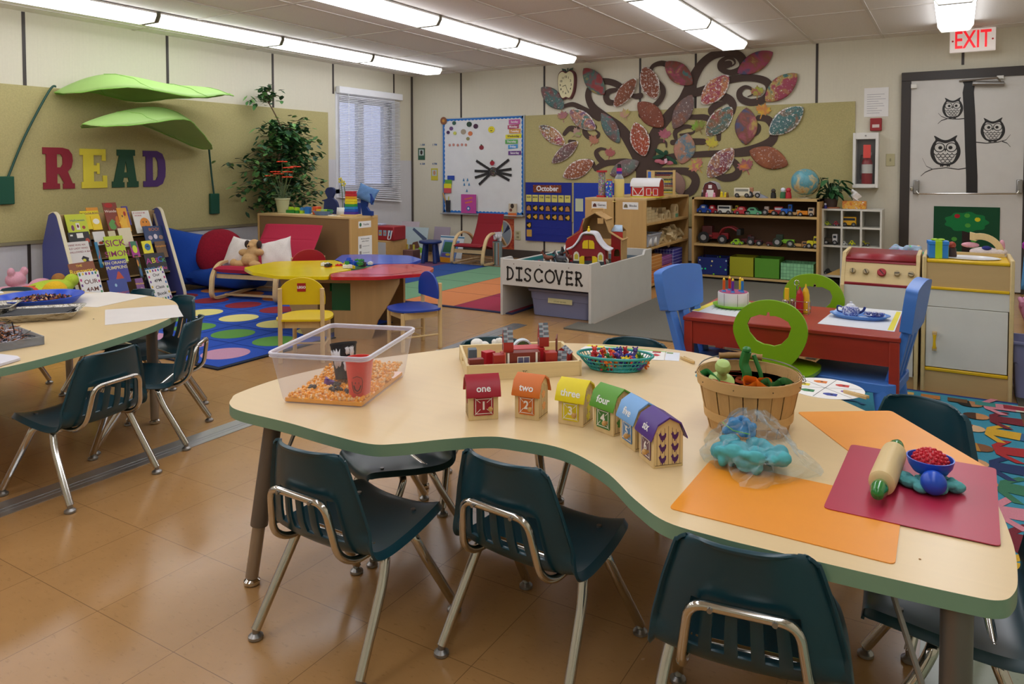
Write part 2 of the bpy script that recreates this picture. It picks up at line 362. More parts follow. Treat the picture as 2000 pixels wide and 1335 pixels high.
def bare_tree(x, y, h, seed, lab):
    r = random.Random(seed); m = MB()
    def br(p, d, l, w, k):
        q = p+d*l; m.cyl(p, q, w, bark, r2=w*.65, n=5, caps=False)
        if k:
            for _ in range(4):
                e = (d+V((r.uniform(-.8,.8),r.uniform(-.8,.8),r.uniform(-.15,.6)))).normalized(); br(p+d*l*r.uniform(.55,1), e, l*.68, w*.55, k-1)
    br(V((x,y,-.5)), V((0,0,1)), h*.34, h*.03, 5); tag(m.build('bare_tree', smooth=False), lab, 'tree', 'bare trees outside the window')
bare_tree(-9,3.6,4.6,1,'leafless tree outside, seen through the right window pane')
bare_tree(-12,2.6,3.8,2,'leafless tree outside, seen through the middle of the window')
bare_tree(-11,1.0,3.0,3,'leafless tree outside, seen through the left window pane')
m = MB()
for i in range(26): m.ell((-16+rnd.uniform(-.6,.6), -6+i*.75, rnd.uniform(-.2,.5)), (1.0,.9,rnd.uniform(.8,1.3)), mat('#55576c',.95,0,'rough',dist=.1), n=10)
tag(m.build('hedge_row'), 'hazy hedge beyond the trees outside the window', 'hedge')

# ---------------------------------------------------------------- fluorescent fixtures
lens = mat('#f6f9ff', .5, 0, 'emit', st=LAMP); hous = mat('#d8d6d0', .4)
rows = ((.775,'row nearest the left wall'),(2.59,'second row from the left wall'),(4.415,'third row from the left wall'),(6.27,'row leading to the exit door'))
order = ('closest to back wall','second from the back wall','third from the back wall','fourth from the back wall','fifth from the back wall','sixth from the back wall','last before the front wall')
lt = None
for rx, rn in rows:
    for k in range(7):
        y = -.53-.61-1.235*k; lab = 'fluorescent ceiling light, %s, %s' % (rn, order[k])
        if lt is None:
            lt = thing('ceiling_light', lab, 'ceiling light', (rx,y,H-.002), 0, 'fluorescent ceiling lights')
            m = MB(); a,b,c = .13,.1,-.075
            pr = [(-a,-.012),(a,-.012),(a,-.03),(b,c),(-b,c),(-a,-.03)]
            m.prism(pr, -.598, .598, lens, 'xz').build('diffuser', lt, bevel=.008)
            MB().box(-.13,-.598,-.013,.13,.598,0,hous).build('housing', lt)
            for s in (-1,1): MB().prism([(-a-.003,0),(a+.003,0),(a+.003,-.031),(b+.003,c-.003),(-b-.003,c-.003),(-a-.003,-.031)], s*.599, s*.604, mat('#a8a496',.5), 'xz').build('end_cap', lt)
        else: dup(lt, (rx,y,H-.002), 0, lab)
# ---------------------------------------------------------------- tack boards
khaki = mat('#b6ab75', .75, 0, 'fabric', scale=90)
o = MB().box(.0015,-5.6,.535,.014,-1.545,1.755,khaki).build('bulletin_board', bevel=.003); tag(o,'long khaki pin board on the left wall behind the letters','bulletin board')
MB().box(.0015,-5.6,.51,.02,-1.54,.535,mat('#8f876b',.5)).build('edge_trim', o)
o = MB().box(1.765,-.014,.47,5.45,-.0015,1.745,khaki).build('bulletin_board', bevel=.003); tag(o,'wide khaki pin board on the back wall behind the tree mural','bulletin board')

# ---------------------------------------------------------------- exit door
dp = mat('#d3d0cb', .45); dr = struct(MB().box(5.92,-.05,0.01,6.8,-.012,1.915,dp).build('door_1', bevel=.003), 'off-white exit door with owl decals')
m = MB(); df = mat('#362f2c', .45)
m.box(5.845,-.06,0,5.925,.01,1.905,df); m.box(5.845,-.06,1.905,6.88,.01,1.985,df); m.box(6.8,-.06,0,6.88,.01,1.905,df)
m.build('door_frame', dr, bevel=.004)
m = MB(); inkm = mat('#1d1a19', .5); y = -.052
P = [(6.39,1.883,28),(6.377,1.777,30),(6.392,1.563,30),(6.404,1.278,30),(6.417,1.028,30),(6.42,0.871,30)]
vs = []
for i,(x,z,w) in enumerate(P): w = .0042*w/2.9*1.0; vs += [(x-w,y,z),(x+w,y,z)]
m.add(vs, [(2*i,2*i+1,2*i+3,2*i+2) for i in range(len(P)-1)], inkm)
m.add([(x,y-.0012,z) for x,z in [(6.326,1.89),(6.367,1.891),(6.41,1.802),(6.401,1.754),(6.37,1.777)]], [(0,1,2,3,4)], inkm); m.build('trunk_decal', dr, smooth=False, sol=.0008)
def owl(cx, cz, s, br):
    m = MB(); wh = dp
    body = cr([(0,-.5),(.3,-.42),(.48,-.15),(.5,.12),(.42,.36),(.34,.5),(.38,.66),(.1,.5),(-.1,.5),(-.38,.66),(-.34,.5),(-.42,.36),(-.5,.12),(-.48,-.15),(-.3,-.42)], 5)
    L_ = lambda pl: [(cx+p[0]*s, cz+p[1]*s) for p in pl]
    m.prism([L_([(p[0],p[1]) for p in body])], -.0515, -.0505, inkm, 'xz')
    inner = cr([(0,-.42),(.24,-.36),(.36,-.1),(.38,.1),(.3,.4),(.2,.42),(0,.36),(-.2,.42),(-.3,.4),(-.38,.1),(-.36,-.1),(-.24,-.36)], 5)
    m.prism([L_([(p[0],p[1]) for p in inner])], -.0525, -.0518, wh, 'xz')
    for sx in (-1,1):
        m.prism([L_(circ(sx*.2,.2,.19,20)), L_(circ(sx*.2,.2,.155,20))], -.0532, -.0526, inkm, 'xz')
        m.flat(L_(circ(sx*.17,.19,.07,14)), -.0533, inkm, 'xz')
    m.flat(L_([(-.05,.16),(.05,.16),(0,.02)]), -.0536, inkm, 'xz')
    for j in range(4):
        for i in range(-2+(j>2),3-(j>2)):
            x = i*.15+(.075 if j%2 else 0); z = -.02-j*.1
            if abs(x) > .34-j*.03: continue
            a = [(x+.085*math.cos(R(t)), z-.085*abs(math.sin(R(t)))) for t in range(0,181,20)]; b = [(x+.06*math.cos(R(t)), z-.055*abs(math.sin(R(t)))) for t in range(180,-1,-20)]
            m.flat(L_(a+b), -.0535, inkm, 'xz')
    for sx in (-.14,-.08,.08,.14): m.flat(L_(circ(sx,-.5,.03,8,1,1.6)), -.0533, inkm, 'xz')
    for P in br:
        vs = []
        for i,(x,z) in enumerate(P):
            w = .0045*(1-.6*i/len(P)); vs += [(x,-.0515,z-w),(x,-.0515,z+w)]
        m.add(vs, [(2*i,2*i+1,2*i+3,2*i+2) for i in range(len(P)-1)], inkm)
    m.build('owl_decal', dr, smooth=False)
c = (6.259,1.631)
owl(c[0],c[1],.16,[[(6.373,1.546),(6.304,1.541),(6.218,1.548),(6.171,1.571),(6.147,1.6)], [(6.218,1.548),(6.172,1.532),(6.145,1.504)]])
c = (6.568,1.425)
owl(c[0],c[1],.18,[[(6.445,1.331),(6.52,1.32),(6.609,1.328),(6.668,1.347),(6.699,1.392)], [(6.639,1.334),(6.676,1.318),(6.701,1.284)]])
c = (6.208,1.241)
owl(c[0],c[1],.235,[[(6.388,1.103),(6.312,1.089),(6.218,1.104),(6.108,1.091),(6.059,1.119),(6.026,1.192)], [(6.108,1.091),(6.052,1.064),(6.015,1.027)]])
# panic bar
m = MB(); a = (5.986,0.866); b = (6.766,0.879)
m.tube(fillet([(a[0],-.05,a[1]+.03),(a[0],-.11,a[1]+.03),(a[0]+.01,-.12,a[1]),(b[0]-.01,-.12,b[1]),(b[0],-.11,b[1]+.03),(b[0],-.05,b[1]+.03)],.02),.0085,CHROME,n=10)
pb = m.build('push_bar', dr)
m = MB(); m.obox((a[0]-.005,-.075,a[1]+.06),(.05,.05,.13),STEEL); m.obox((b[0]+.005,-.075,b[1]+.06),(.045,.05,.12),STEEL); m.obox((a[0]-.04,-.06,a[1]+.045),(.03,.02,.04),CHROME); m.build('bar_housing', pb, bevel=.008)
m = MB(); a = (6.406,1.849); b = (6.644,1.835)
m.cyl((a[0],-.085,a[1]),(b[0],-.085,b[1]),.021,STEEL,n=20); cl = m.build('door_closer', dr, bevel=.004)
MB().tube([(b[0]-.03,-.1,b[1]+.02),(b[0]-.05,-.12,b[1]+.05),(a[0]-.1,-.06,a[1]+.03)],.008,STEEL,n=6).build('closer_arm', cl)
MB().obox((b[0]-.03,-.06,b[1]+.06),(.05,.05,.025),WHITE).build('closer_bracket', cl)
c = (5.948,1.854); MB().obox((c[0],-.065,c[1]),(.05,.03,.04),WHITE).build('door_sensor', dr, bevel=.004)
# felt apple tree board stuck on the door
m = MB(); a = (6.126,0.753); b = (6.635,0.308)
m.box(a[0],-.056,b[1]-.12,b[0],-.051,a[1],mat('#0f4a2c',.9,0,'fabric')); fb = m.build('felt_board', dr)
c = (6.381,0.616); m = MB(); m.flat([(c[0]+(.165*(1+.07*math.cos(9*t)))*math.cos(t), c[1]+(.088*(1+.07*math.cos(9*t)))*math.sin(t)) for t in [2*PI*i/60 for i in range(60)]], -.0575, mat('#0f7a3e',.9,0,'fabric'), 'xz')
m.flat([(c[0]-.03,c[1]-.07),(c[0]+.035,c[1]-.07),(c[0]+.03,c[1]-.3),(c[0]-.03,c[1]-.3)], -.0572, mat('#2c1f1c',.9,0,'fabric'), 'xz'); m.build('felt_tree', fb)
for x,z,h in [(6.311,0.668,1),(6.388,0.674,2),(6.468,0.641,3),(6.394,0.586,2),(6.55,0.491,3),(6.442,0.452,2),(6.291,0.459,2),(6.454,0.386,2),(6.269,0.376,3)]:
    col = {1:'#b01d2c',2:'#4fa03c',3:'#d8cf21'}[h]; m = MB(); m.flat(circ(x,z,.021,14,1.05,.92), -.0585, mat(col,.9,0,'fabric'), 'xz'); m.flat([(x-.003,z+.015),(x+.003,z+.015),(x+.004,z+.027)], -.0588, mat('#3b6b2a',.9), 'xz'); m.build('felt_apple', fb)
# exit sign: hangs from the ceiling in front of the door
s = thing('exit_sign', 'white exit sign with red letters hung above the door', 'sign', (6.4,-.15,2.222))
MB().obox((0,0,0),(.345,.03,.2),mat('#e8ddd6',.4,0,'emit',st=.35)).build('sign_body', s, bevel=.006)
MB().text('EXIT',.195,mat('#e0202c',.4,0,'emit',st=.9),T(0,-.016,0) @ FRONT @ M4.Diagonal((.70,1.1,1,1)),bold=.012).build('lettering', s, smooth=False)
for sx in (-1,1): MB().flat(circ(sx*.15,0,.008,10),-.0165,mat('#e0202c',.4),'xz').build('arrow_mark', s)
MB().cyl((.04,0,.1),(.04,0,.105),.03,WHITE).build('ceiling_mount', s)

# ---------------------------------------------------------------- moulded school chairs
teal = mat('#113c49', .3, 0, 'plain', spec=.5); tube_r = .0115
def chair_mesh():
    t = thing('school_chair', 'x', 'chair')
    prof = [(.163,.236,.128),(.161,.252,.13),(.15,.261,.137),(.12,.263,.148),(.06,.258,.158),(0,.252,.163),(-.06,.249,.166),(-.1,.254,.167),(-.122,.268,.166),(-.134,.290,.163),(-.141,.320,.158),(-.147,.355,.149),(-.153,.39,.140),(-.16,.435,.126),(-.166,.470,.114),(-.169,.4825,.105),(-.1705,.4865,.096),(-.179,.485,.09)]
    P = cr(prof, 4, False); nv = len(P)-1; nu = 30
    def fn(u, v):
        p = P[min(int(round(v*nv)), nv)]; a = 2*u-1; w = p[2]; e = abs(a)**3
        up = min(1, max(0, (p[1]-.262)/.05))                    # 0 on the seat, 1 on the back
        y = p[0]+up*(.030*e-.012*(1-a*a)); z = p[1]+(1-up)*(.012*e-.010*(1-a*a)) - (e*.006 if p[1] > .47 else 0)
        if abs(a) > .999: q_ = min(1,v*9)*min(1,(1-v)*12); y -= up*.014*q_; z -= (1-up)*.017*q_
        return (a*w, y, z)
    lo = next(i for i,p in enumerate(P) if p[1] > .285 and p[0] < 0); hi = next(i for i,p in enumerate(P) if p[1] > .375)
    slots = set()
    for k in range(5): slots |= {5+k*4+1, 5+k*4+2}
    def skip(i, j): return lo <= j < hi and i in slots
    m = MB().grid(fn, nu, nv, teal, skip); m.build('seat_shell', t, sol=.006, bevel=.0022, soff=0)
    # raised pad on the back where the frame is riveted
    m = MB()
    f = fillet([(-.098,-.168,.27),(-.086,-.18,.365),(-.078,-.184,.388),(.078,-.184,.388),(.086,-.18,.365),(.098,-.168,.27)], .028, 6)
    f = fillet([(-.105,-.04,.236),(-.105,-.12,.238),(-.102,-.163,.27),(-.085,-.183,.385),(.085,-.183,.385),(.102,-.163,.27),(.105,-.12,.238),(.105,-.04,.236)], [0,.03,.03,.03,.03,.03,.03,0], 6)
    m.tube(f, .0085, CHROME, n=12); bf = m.build('back_frame', t)
    for x in (-.05,.05): MB().cyl((x,-.19,.384),(x,-.196,.384),.0045,STEEL,n=10).build('rivet', t)
    for x in (-.09,.09): MB().cyl((x,.1,.258),(x,.1,.2655),.006,STEEL,n=12).build('rivet', t)
    # cross tubes that turn down into the legs
    for y, yy in ((.045,.165),(-.05,-.165)):
        z = .238; m = MB(); m.tube([(-.12,y,z),(.12,y,z)], .010, CHROME, n=12); m.build('cross_tube', t)
        for s in (-1,1):
            m = MB(); m.tube(fillet([(s*.1,y,z),(s*.137,y*1.0,z-.002),(s*.148,y+(yy-y)*.2,z-.055),(s*.165,yy,.022)], [0,.035,.035,0], 6), tube_r, CHROME, n=12)
            l = m.build('leg', t)
            g = MB().cyl((s*.165,yy,.03),(s*.1655,yy,.014),.008,STEEL,n=12)
            g.lathe([(.0,.012),(.009,.014),(.017,.008),(.0175,.002),(.014,0)], STEEL, (s*.1655,yy,0), n=16); g.build('glide', l)
    return t
ch0 = chair_mesh(); first = [1]
def school_chair(x, y, face, lab, grp, sc=1):
    rz = math.atan2(face[1], face[0])-PI/2
    if first: first.clear(); o = ch0; o.location = (x,y,0); o.rotation_euler = (0,0,rz); o['label'] = lab; o['group'] = grp
    else: o = dup(ch0, (x,y,0), rz, lab, grp)
    o.scale = (sc,)*3; return o
g = 'teal moulded chairs at the kidney table'
school_chair(5.075,-6.485,(0.02,1),'teal school chair at the table corner in front of the clear bin',g)
school_chair(5.495,-6.323,(.09,1),'teal school chair tucked into the curved bay of the kidney table',g)
school_chair(5.99,-6.425,(-.14,1),'teal school chair before the orange placemat, nearest the camera',g)
school_chair(6.315,-6.145,(-1,-.06),'teal school chair side-on under the right end of the kidney table',g)
school_chair(6.165,-5.735,(-.5,-.87),'teal school chair behind the red placemat beside the picture rug',g)
school_chair(5.335,-5.475,(.1,-1),'teal school chair behind the far table edge and basket of counters',g)
school_chair(4.96,-5.70,(.55,-.83),'teal school chair behind the barn block tray, back mostly hidden',g)
school_chair(4.86,-6.07,(-.45,-.89),'small teal school chair pushed fully under the kidney table, only seat showing',g,.9)
g = 'teal moulded chairs at the left table'
school_chair(3.69,-6.38,(-.99,-.14),'teal school chair at the near edge of the left table',g)
school_chair(3.49,-5.975,(-.775,-.63),'teal school chair seen from the side at the end of the left table',g)
school_chair(3.10,-5.735,(-.17,-.98),'teal school chair behind the loose paper on the left table',g)
school_chair(2.76,-5.72,(-.1,-1),'teal school chair on the left table far side, before the class books',g)
school_chair(2.2,-6.0,(.3,-.95),'teal school chair behind the blue bowl on the left table',g)

# ---------------------------------------------------------------- activity tables
edge = mat('#7c9b80', .4); ltop = mat('#e0c596', .3, 0, 'wood', axis=0, s=34, lo=.95, hi=1.04); legc = mat('#6f6861', .35, .5, 'metal')
def act_table(lab, out, legs, cen, h=.468):
    t = thing('activity_table', lab, 'table', (cen[0],cen[1],0)); q = [(p[0]-cen[0], p[1]-cen[1]) for p in cr(out, 6)]
    MB().prism(q, h-.028, h, ltop, 'xy', edge).build('tabletop', t, bevel=.004)
    for (bx,by,tx,ty) in legs:
        a = V((bx-cen[0],by-cen[1],.02)); b = V((tx-cen[0],ty-cen[1],h-.028)); mid = a+(b-a)*.33
        l = MB().cyl(mid, b, .0225, legc, n=20).build('leg', t)
        MB().cyl(a, mid+(b-a)*.01, .0165, mat('#a39a8e',.3,.7,'metal'), n=18).build('leg_extension', l)
        MB().lathe([(0,.022),(.012,.02),(.021,.012),(.021,.004),(.016,0)], CHROME, (a.x,a.y,0), n=18).build('glide', l)
    return t
kid = [(4.639,-6.502),(4.598,-6.465),(4.569,-6.412),(4.56,-6.238),(4.623,-5.994),(4.764,-5.737),(4.857,-5.587),(5.004,-5.474),(5.256,-5.362),(5.525,-5.324),(5.806,-5.442),(5.974,-5.57),(6.181,-5.777),(6.291,-5.92),(6.362,-6.09),(6.389,-6.295),(6.39,-6.431),(6.381,-6.492),(6.361,-6.522),(6.316,-6.531),(6.194,-6.539),(6.041,-6.545),(5.957,-6.546),(5.863,-6.537),(5.783,-6.483),(5.676,-6.388),(5.548,-6.326),(5.417,-6.331),(5.358,-6.35),(5.285,-6.412),(5.211,-6.489),(5.15,-6.525),(5.024,-6.527),(4.876,-6.52),(4.705,-6.521)]
t1 = act_table('wavy kidney-shaped maple-top table with green edge and grey legs', kid,
    [(4.713,-6.499,4.76,-6.46),(6.31,-6.52,6.31,-6.5),(4.735,-5.80,4.745,-5.82),(5.82,-5.66,5.82,-5.68)], (5.5,-6.1))
MB().cyl((6.28-5.5,-6.5+6.1,.25),(6.2-5.5,-6.42+6.1,.44),.005,STEEL,n=8).build('leg_brace', t1); MB().cyl((4.75-5.5,-6.46+6.1,.25),(4.8-5.5,-6.4+6.1,.44),.005,STEEL,n=8).build('leg_brace', t1)
lf = [(3.70,-6.66),(3.685,-6.47),(3.633,-6.268),(3.522,-5.997),(3.381,-5.799),(3.157,-5.646),(2.977,-5.592),(2.695,-5.601),(2.422,-5.707),(2.05,-5.86),(1.85,-6.1),(1.93,-6.4),(2.3,-6.6),(2.6,-6.75),(2.78,-7.0),(3.1,-7.12),(3.45,-7.03),(3.64,-6.86)]
act_table('rounded maple-top table with green edge at the left, holding craft trays', lf, [(3.335,-5.88,3.33,-5.885),(2.50,-5.79,2.50,-5.8),(3.1,-6.9,3.1,-6.88),(2.2,-6.4,2.2,-6.38)], (2.9,-6.3))

# ---------------------------------------------------------------- things on the kidney table
TZ = .468
def mat_sheet(pts, z, col, lab, name='placemat', th=.0014):
    P = [V((x,y,0)) for x,y in pts]; c = sum(P, V())/4; q = fillet([p-c for p in P], .012, 4, True)
    o = MB().prism([(p.x,p.y) for p in q], 0, th, mat(col,.38), 'xy').build(name, loc=(c.x,c.y,z), smooth=False); return tag(o, lab, 'placemat')
mat_sheet([(5.851,-6.487),(6.225,-6.492),(6.222,-6.232),(5.853,-6.222)], TZ+.0002, '#eb9422', 'orange rectangular placemat nearest the camera on the kidney table')
mat_sheet([(5.955,-5.80),(6.163,-5.667),(6.365,-5.97),(6.157,-6.10)], TZ+.0002, '#ee9a33', 'orange placemat behind the red one, under its far edge')
mat_sheet([(6.097,-6.344),(6.372,-6.344),(6.38,-5.970),(6.103,-5.977)], TZ+.0018, '#b22b49', 'crimson placemat under the rolling pin and blue modelling dough')
# rolling pin
rp = thing('rolling_pin', 'small wooden rolling pin with green handles on the red placemat', 'rolling pin', (6.19,-6.145,TZ+.0034+.0245), 0, rot=(PI/2,0,R(-3)))
MB().lathe([(.018,-.094),(.0235,-.09),(.0245,-.07),(.0245,.07),(.0235,.09),(.018,.094)], mat('#dfc48e',.5,0,'wood',axis=2), n=28).build('roller', rp)
for s in (1,-1): MB().lathe([(.006,s*.09),(.012,s*.1),(.0155,s*.115),(.0155,s*.13),(.011,s*.148),(.004,s*.153),(0,s*.154)], mat('#1f7a2e',.18,0,'plain',coat=.5), n=20).build('handle', rp)
# modelling dough and the toys on it
dg = mat('#55a5a8', .8, 0, 'rough', dist=.003); m = MB(); r = random.Random(3)
for i_ in range(44):
    a = r.uniform(0,6.28); d = math.sqrt(r.random())*.040; big = i_ < 12; m.ell((math.cos(a)*d*1.25, math.sin(a)*d*.8, .011 if big else r.uniform(.006,.020)), ((.020,.016,.011) if big else (r.uniform(.006,.014),r.uniform(.004,.009),r.uniform(.004,.009))), dg, n=10, rot=M4.Rotation(r.uniform(0,3),3,'Z'))
o = m.build('modelling_dough', loc=(6.262,-6.15,TZ+.003)); tag(o, 'flattened lump of turquoise modelling dough on the red placemat', 'modelling dough')
q = o.modifiers.new('r','REMESH'); q.mode = 'VOXEL'; q.voxel_size = .0018; q.use_smooth_shade = True
t = thing('dough_press', 'blue toy press with a red bobbly dome sitting on turquoise dough', 'toy', (6.262,-6.145,TZ+.024), R(-8)); t.scale = (1.18,)*3
bl_ = mat('#1f4fc4', .3)
MB().lathe([(.0,0),(.014,.001),(.026,.007),(.033,.018),(.036,.03),(.034,.03),(.031,.018),(.024,.009),(0,.004)], bl_, (0,.008,0), n=28).build('cup', t)
m = MB(); m.ell((0,.01,.02),(.027,.027,.022),mat('#b8142c',.4),n=20)
for i in range(70):
    a = i*2.399; zz = 1-(i/70)*.9; rr = math.sqrt(max(0,1-zz*zz)); m.ell((rr*math.cos(a)*.027,.01+rr*math.sin(a)*.027,.02+zz*.022), .0032, mat('#c9182f',.4), n=6)
m.build('bobbly_dome', t)
MB().ell((.012,-.033,.004), .0195, bl_, n=22).build('ball_knob', t)
# number barns
def slope_text(mb, s, size, P, e, up, m): # text lying on a roof plane
    n_ = e.cross(up); mb.text(s, size, m, M4(((e.x,up.x,n_.x,P.x),(e.y,up.y,n_.y,P.y),(e.z,up.z,n_.z,P.z),(0,0,0,1))), bold=.015)
hens = [(-.36,.0),(-.52,.3),(-.4,.32),(-.3,.5),(-.18,.4),(-.12,.16),(.05,.12),(.25,.2),(.42,.42),(.54,.34),(.5,.0),(.3,-.3),(.08,-.38),(.1,-.52),(-.08,-.52),(-.04,-.38),(-.24,-.26)]
wd_ = mat('#e0c48e', .5, 0, 'wood', axis=2, s=60)
def barn(p, q_, d, word, digit, col, colr, figs, lab):
    p, q_ = V((*p,0)), V((*q_,0)); e = (q_-p).normalized(); w = (q_-p).length; nrm = V((-e.y,e.x,0)); c = (p+q_)/2+nrm*d/2
    t = thing('number_barn', lab, 'toy barn', (c.x,c.y,TZ), math.atan2(e.y,e.x), 'numbered wooden barns in a curve'); a = w/2; b = d/2
    gp = [(-b,0),(b,0),(b,.070),(b*.72,.092),(0,.105),(-b*.72,.092),(-b,.070)]
    MB().prism(gp, -a, a, wd_, 'yz').build('walls', t, bevel=.001)
    m = MB(); rp_ = [(-b-.008,.063),(-b*.74-.002,.095),(0,.109),(b*.74+.002,.095),(b+.008,.063)]
    ro = rp_+[(y,z-.0045) for y,z in rp_[::-1]]; m.prism(ro, -a-.006, a+.006, mat(colr,.42), 'yz').build('roof', t, bevel=.0006)
    P0 = V((0,-b-.008,.063)); P1 = V((0,-b*.74-.002,.095)); up = (P1-P0).normalized(); mid = (P0+P1)/2
    m = MB(); slope_text(m, word, .024, mid+V((1,0,0)).cross(up)*.0006, V((1,0,0)), up, mat('#f4f2f2',.5)); m.build('lettering', t, smooth=False)
    m = MB(); y = -b-.0004; x0,x1,z0,z1 = -a*.66,a*.66,.012,.058
    m.prism(rrect(x0,z0,x1,z1,.003), y-.0012, y, mat(col,.45), 'xz')
    wl = mat('#efe9e2',.5)
    for (u0,v0,u1,v1) in ((x0+.004,z0+.004,x1-.004,z0+.0055),(x0+.004,z1-.0055,x1-.004,z1-.004),(x0+.004,z0+.004,x0+.0055,z1-.004),(x1-.0055,z0+.004,x1-.004,z1-.004)): m.box(u0,y-.0017,v0,u1,y-.0012,v1,wl)
    for (u0,v0,u1,v1) in ((x0,z0,-.008,.028),(x1,z0,.008,.028),(x0,z1,-.008,.044),(x1,z1,.008,.044)):
        dd = V((u1-u0,0,v1-v0)).normalized()*.0; g = V((-(v1-v0),0,u1-u0)).normalized()*.0007; A = V((u0+(u1-u0)*.15,y-.0016,v0+(v1-v0)*.15)); B = V((u1,y-.0016,v1)); m.add([A-g,A+g,B+g,B-g],[(0,1,2,3)],wl)
    dr_ = m.build('door', t)
    m = MB(); m.text(digit, .028, wl, T(0,y-.002,.036) @ FRONT, bold=.03); m.build('number', t, smooth=False)
    MB().lathe([(.003,0),(.0035,.004),(.0058,.007),(.0062,.011),(.004,.0145),(0,.0155)], mat('#c99a5c',.4), n=14).build('knob', t, ).matrix_local = T(a*.42,y-.001,.030) @ RX(PI/2)
    m = MB(); fc = mat(figs[1], .5); ln_ = mat('#5e4127', .6)
    for sx in (1,-1):
        for k in range(-3,4): m.box(sx*(a+.0002) - .0002, k*b*.26-.0003, .006, sx*(a+.0002)+.0002, k*b*.26+.0003, .088-abs(k)*.004, ln_)
        m.box(sx*(a+.0002)-.0002,-b*.9,.0055,sx*(a+.0002)+.0002,b*.9,.0065,ln_)
        for u,v in figs[0]:
            if figs[2] == 'hen': pl = [(b*u+h[0]*.0165, v+h[1]*.020) for h in hens]
            else: pl = [(b*u+.010*(1+.3*math.sin(5*k*PI/8))*math.cos(k*PI/8), v+.010*math.sin(k*PI/8)) for k in range(16)]
            m.prism([pl], sx*(a+.0004)-.0003, sx*(a+.0004)+.0003, fc, 'yz')
    m.build('painted_figures', t, smooth=False)
barn((5.261,-6.283),(5.317,-6.233),.062,'one','1','#9e1a2a','#a5182f',([(0,.045)],'#9e1a2a','x'),'red-roofed toy barn marked one')
barn((5.347,-6.203),(5.412,-6.196),.062,'two','2','#d06a20','#d9701f',([(0,.06),(.1,.03)],'#e8a05a','x'),'orange-roofed toy barn marked two')
barn((5.461,-6.184),(5.528,-6.182),.062,'three','3','#d9c414','#ecd70c',([(0,.065),(.1,.04),(0,.02)],'#e0cf2a','x'),'yellow-roofed toy barn marked three')
barn((5.554,-6.179),(5.617,-6.202),.062,'four','4','#3f7a34','#5c9f2f',([(-.3,.055),(.3,.055),(-.3,.028),(.3,.028)],'#4b8f35','x'),'green-roofed toy barn marked four')
barn((5.640,-6.218),(5.694,-6.262),.062,'five','5','#4f83b8','#7aaee6',([(-.3,.06),(.3,.06),(0,.04),(-.3,.02),(.3,.02)],'#4f83b8','x'),'light blue-roofed toy barn marked five')
barn((5.711,-6.280),(5.763,-6.330),.068,'six','6','#6e4a5c','#4a2386',([(-.42,.066),(.42,.066),(-.42,.042),(.42,.042),(-.42,.018),(.42,.018)],'#4b1d66','hen'),'purple-roofed toy barn marked six with hens on its side')
# clear bin of orange gel beads
bn = thing('clear_bin', 'clear plastic bin holding orange gel beads and two cups', 'bin', (4.805,-6.235,TZ), R(19))
film = mat('#f6f5fb', .12, 0, 'film', mix=.10, k=.45); m = MB()
def ring(hx, hy, z, r=.02): return [V((x,y,z)) for x,y in rrect(-hx,-hy,hx,hy,r,5)]
L0 = ring(.116,.155,.0015); L1 = ring(.12,.16,.012); L2 = ring(.138,.186,.138); n_ = len(L0)
m.add(L0+L1+L2, [tuple(range(n_))]+[(k*n_+i,k*n_+(i+1)%n_,(k+1)*n_+(i+1)%n_,(k+1)*n_+i) for k in range(2) for i in range(n_)], film); m.build('bin_wall', bn)
rimm = mat('#eceaf4', .3, 0, 'film', mix=.5, k=.9); m = MB()
m.tube([(p.x,p.y,.140) for p in ring(.1405,.1885,0,.022)], .0042, rimm, n=8, closed=True); m.tube([(p.x,p.y,.133) for p in ring(.1405,.1885,0,.022)], .003, rimm, n=6, closed=True); m.build('rim', bn)
c19 = M4.Rotation(R(19),3,'Z')
gel = mat('#ffae2a', .12, 0, 'plain', spec=.7, scale=60); gel2 = mat('#fbd08e', .1, 0, 'plain', spec=.8, scale=60)
m = MB(); r = random.Random(5)
for i in range(2100):
    x = r.uniform(-.108,.108); y = r.uniform(-.147,.15); z = .007+r.random()*.012+max(0,y)*.16; m.ell((x,y,z), r.uniform(.0035,.0056), gel if r.random() < .68 else gel2, n=6)
m.box(-.11,-.15,.002,.11,.15,.012,gel)
o = m.build('gel_beads', loc=(4.805,-6.235,TZ+.001), rz=R(19)); tag(o, 'layer of orange water beads covering the clear bin floor', 'gel beads', kind='stuff')
def inbin(x, y): v = c19 @ V((x,y,0)); return (4.805+v.x, -6.235+v.y)
x,y = inbin(.082,-.098); cup = thing('plastic_cup', 'translucent red plastic cup with a smiling face in the clear bin', 'cup', (x,y,TZ+.016))
redp = mat('#ee4c44', .3, 0, 'film', mix=.8, k=1.0)
MB().lathe([(.0,.0),(.027,.0),(.0275,.003),(.037,.096),(.0385,.096),(.0385,.102),(.0365,.102),(.026,.004),(0,.003)], redp, n=32).build('cup_wall', cup)
m = MB(); ink = mat('#571a1a',.5); fx = -.3
def oncup(u, v): a = math.atan2(-1.55+0,1.0*.97)+u; rr = .0278+(.037-.0278)*v/.096+.0009; return (rr*math.cos(a), rr*math.sin(a), v)
for pts,w in (([(-.3,.035),(-.2,.024),(0,.019),(.2,.024),(.3,.035)],.0016),([(-.45,.045),(-.42,.03),(-.3,.016),(0,.012),(.3,.016),(.42,.03),(.45,.045),(.35,.055),(0,.06),(-.35,.055)],.0008),([(-.16,.042),(-.12,.042)],.0025),([(.12,.042),(.16,.042)],.0025)):
    m.tube([oncup(u,v) for u,v in pts], w, ink, n=5)
m.build('printed_face', cup)
x,y = inbin(-.005,-.0); cup = thing('plastic_cup', 'black plastic cup with white ghosts leaning in the clear bin', 'cup', (x,y,TZ+.028), rot=(R(-10),R(-14),0))
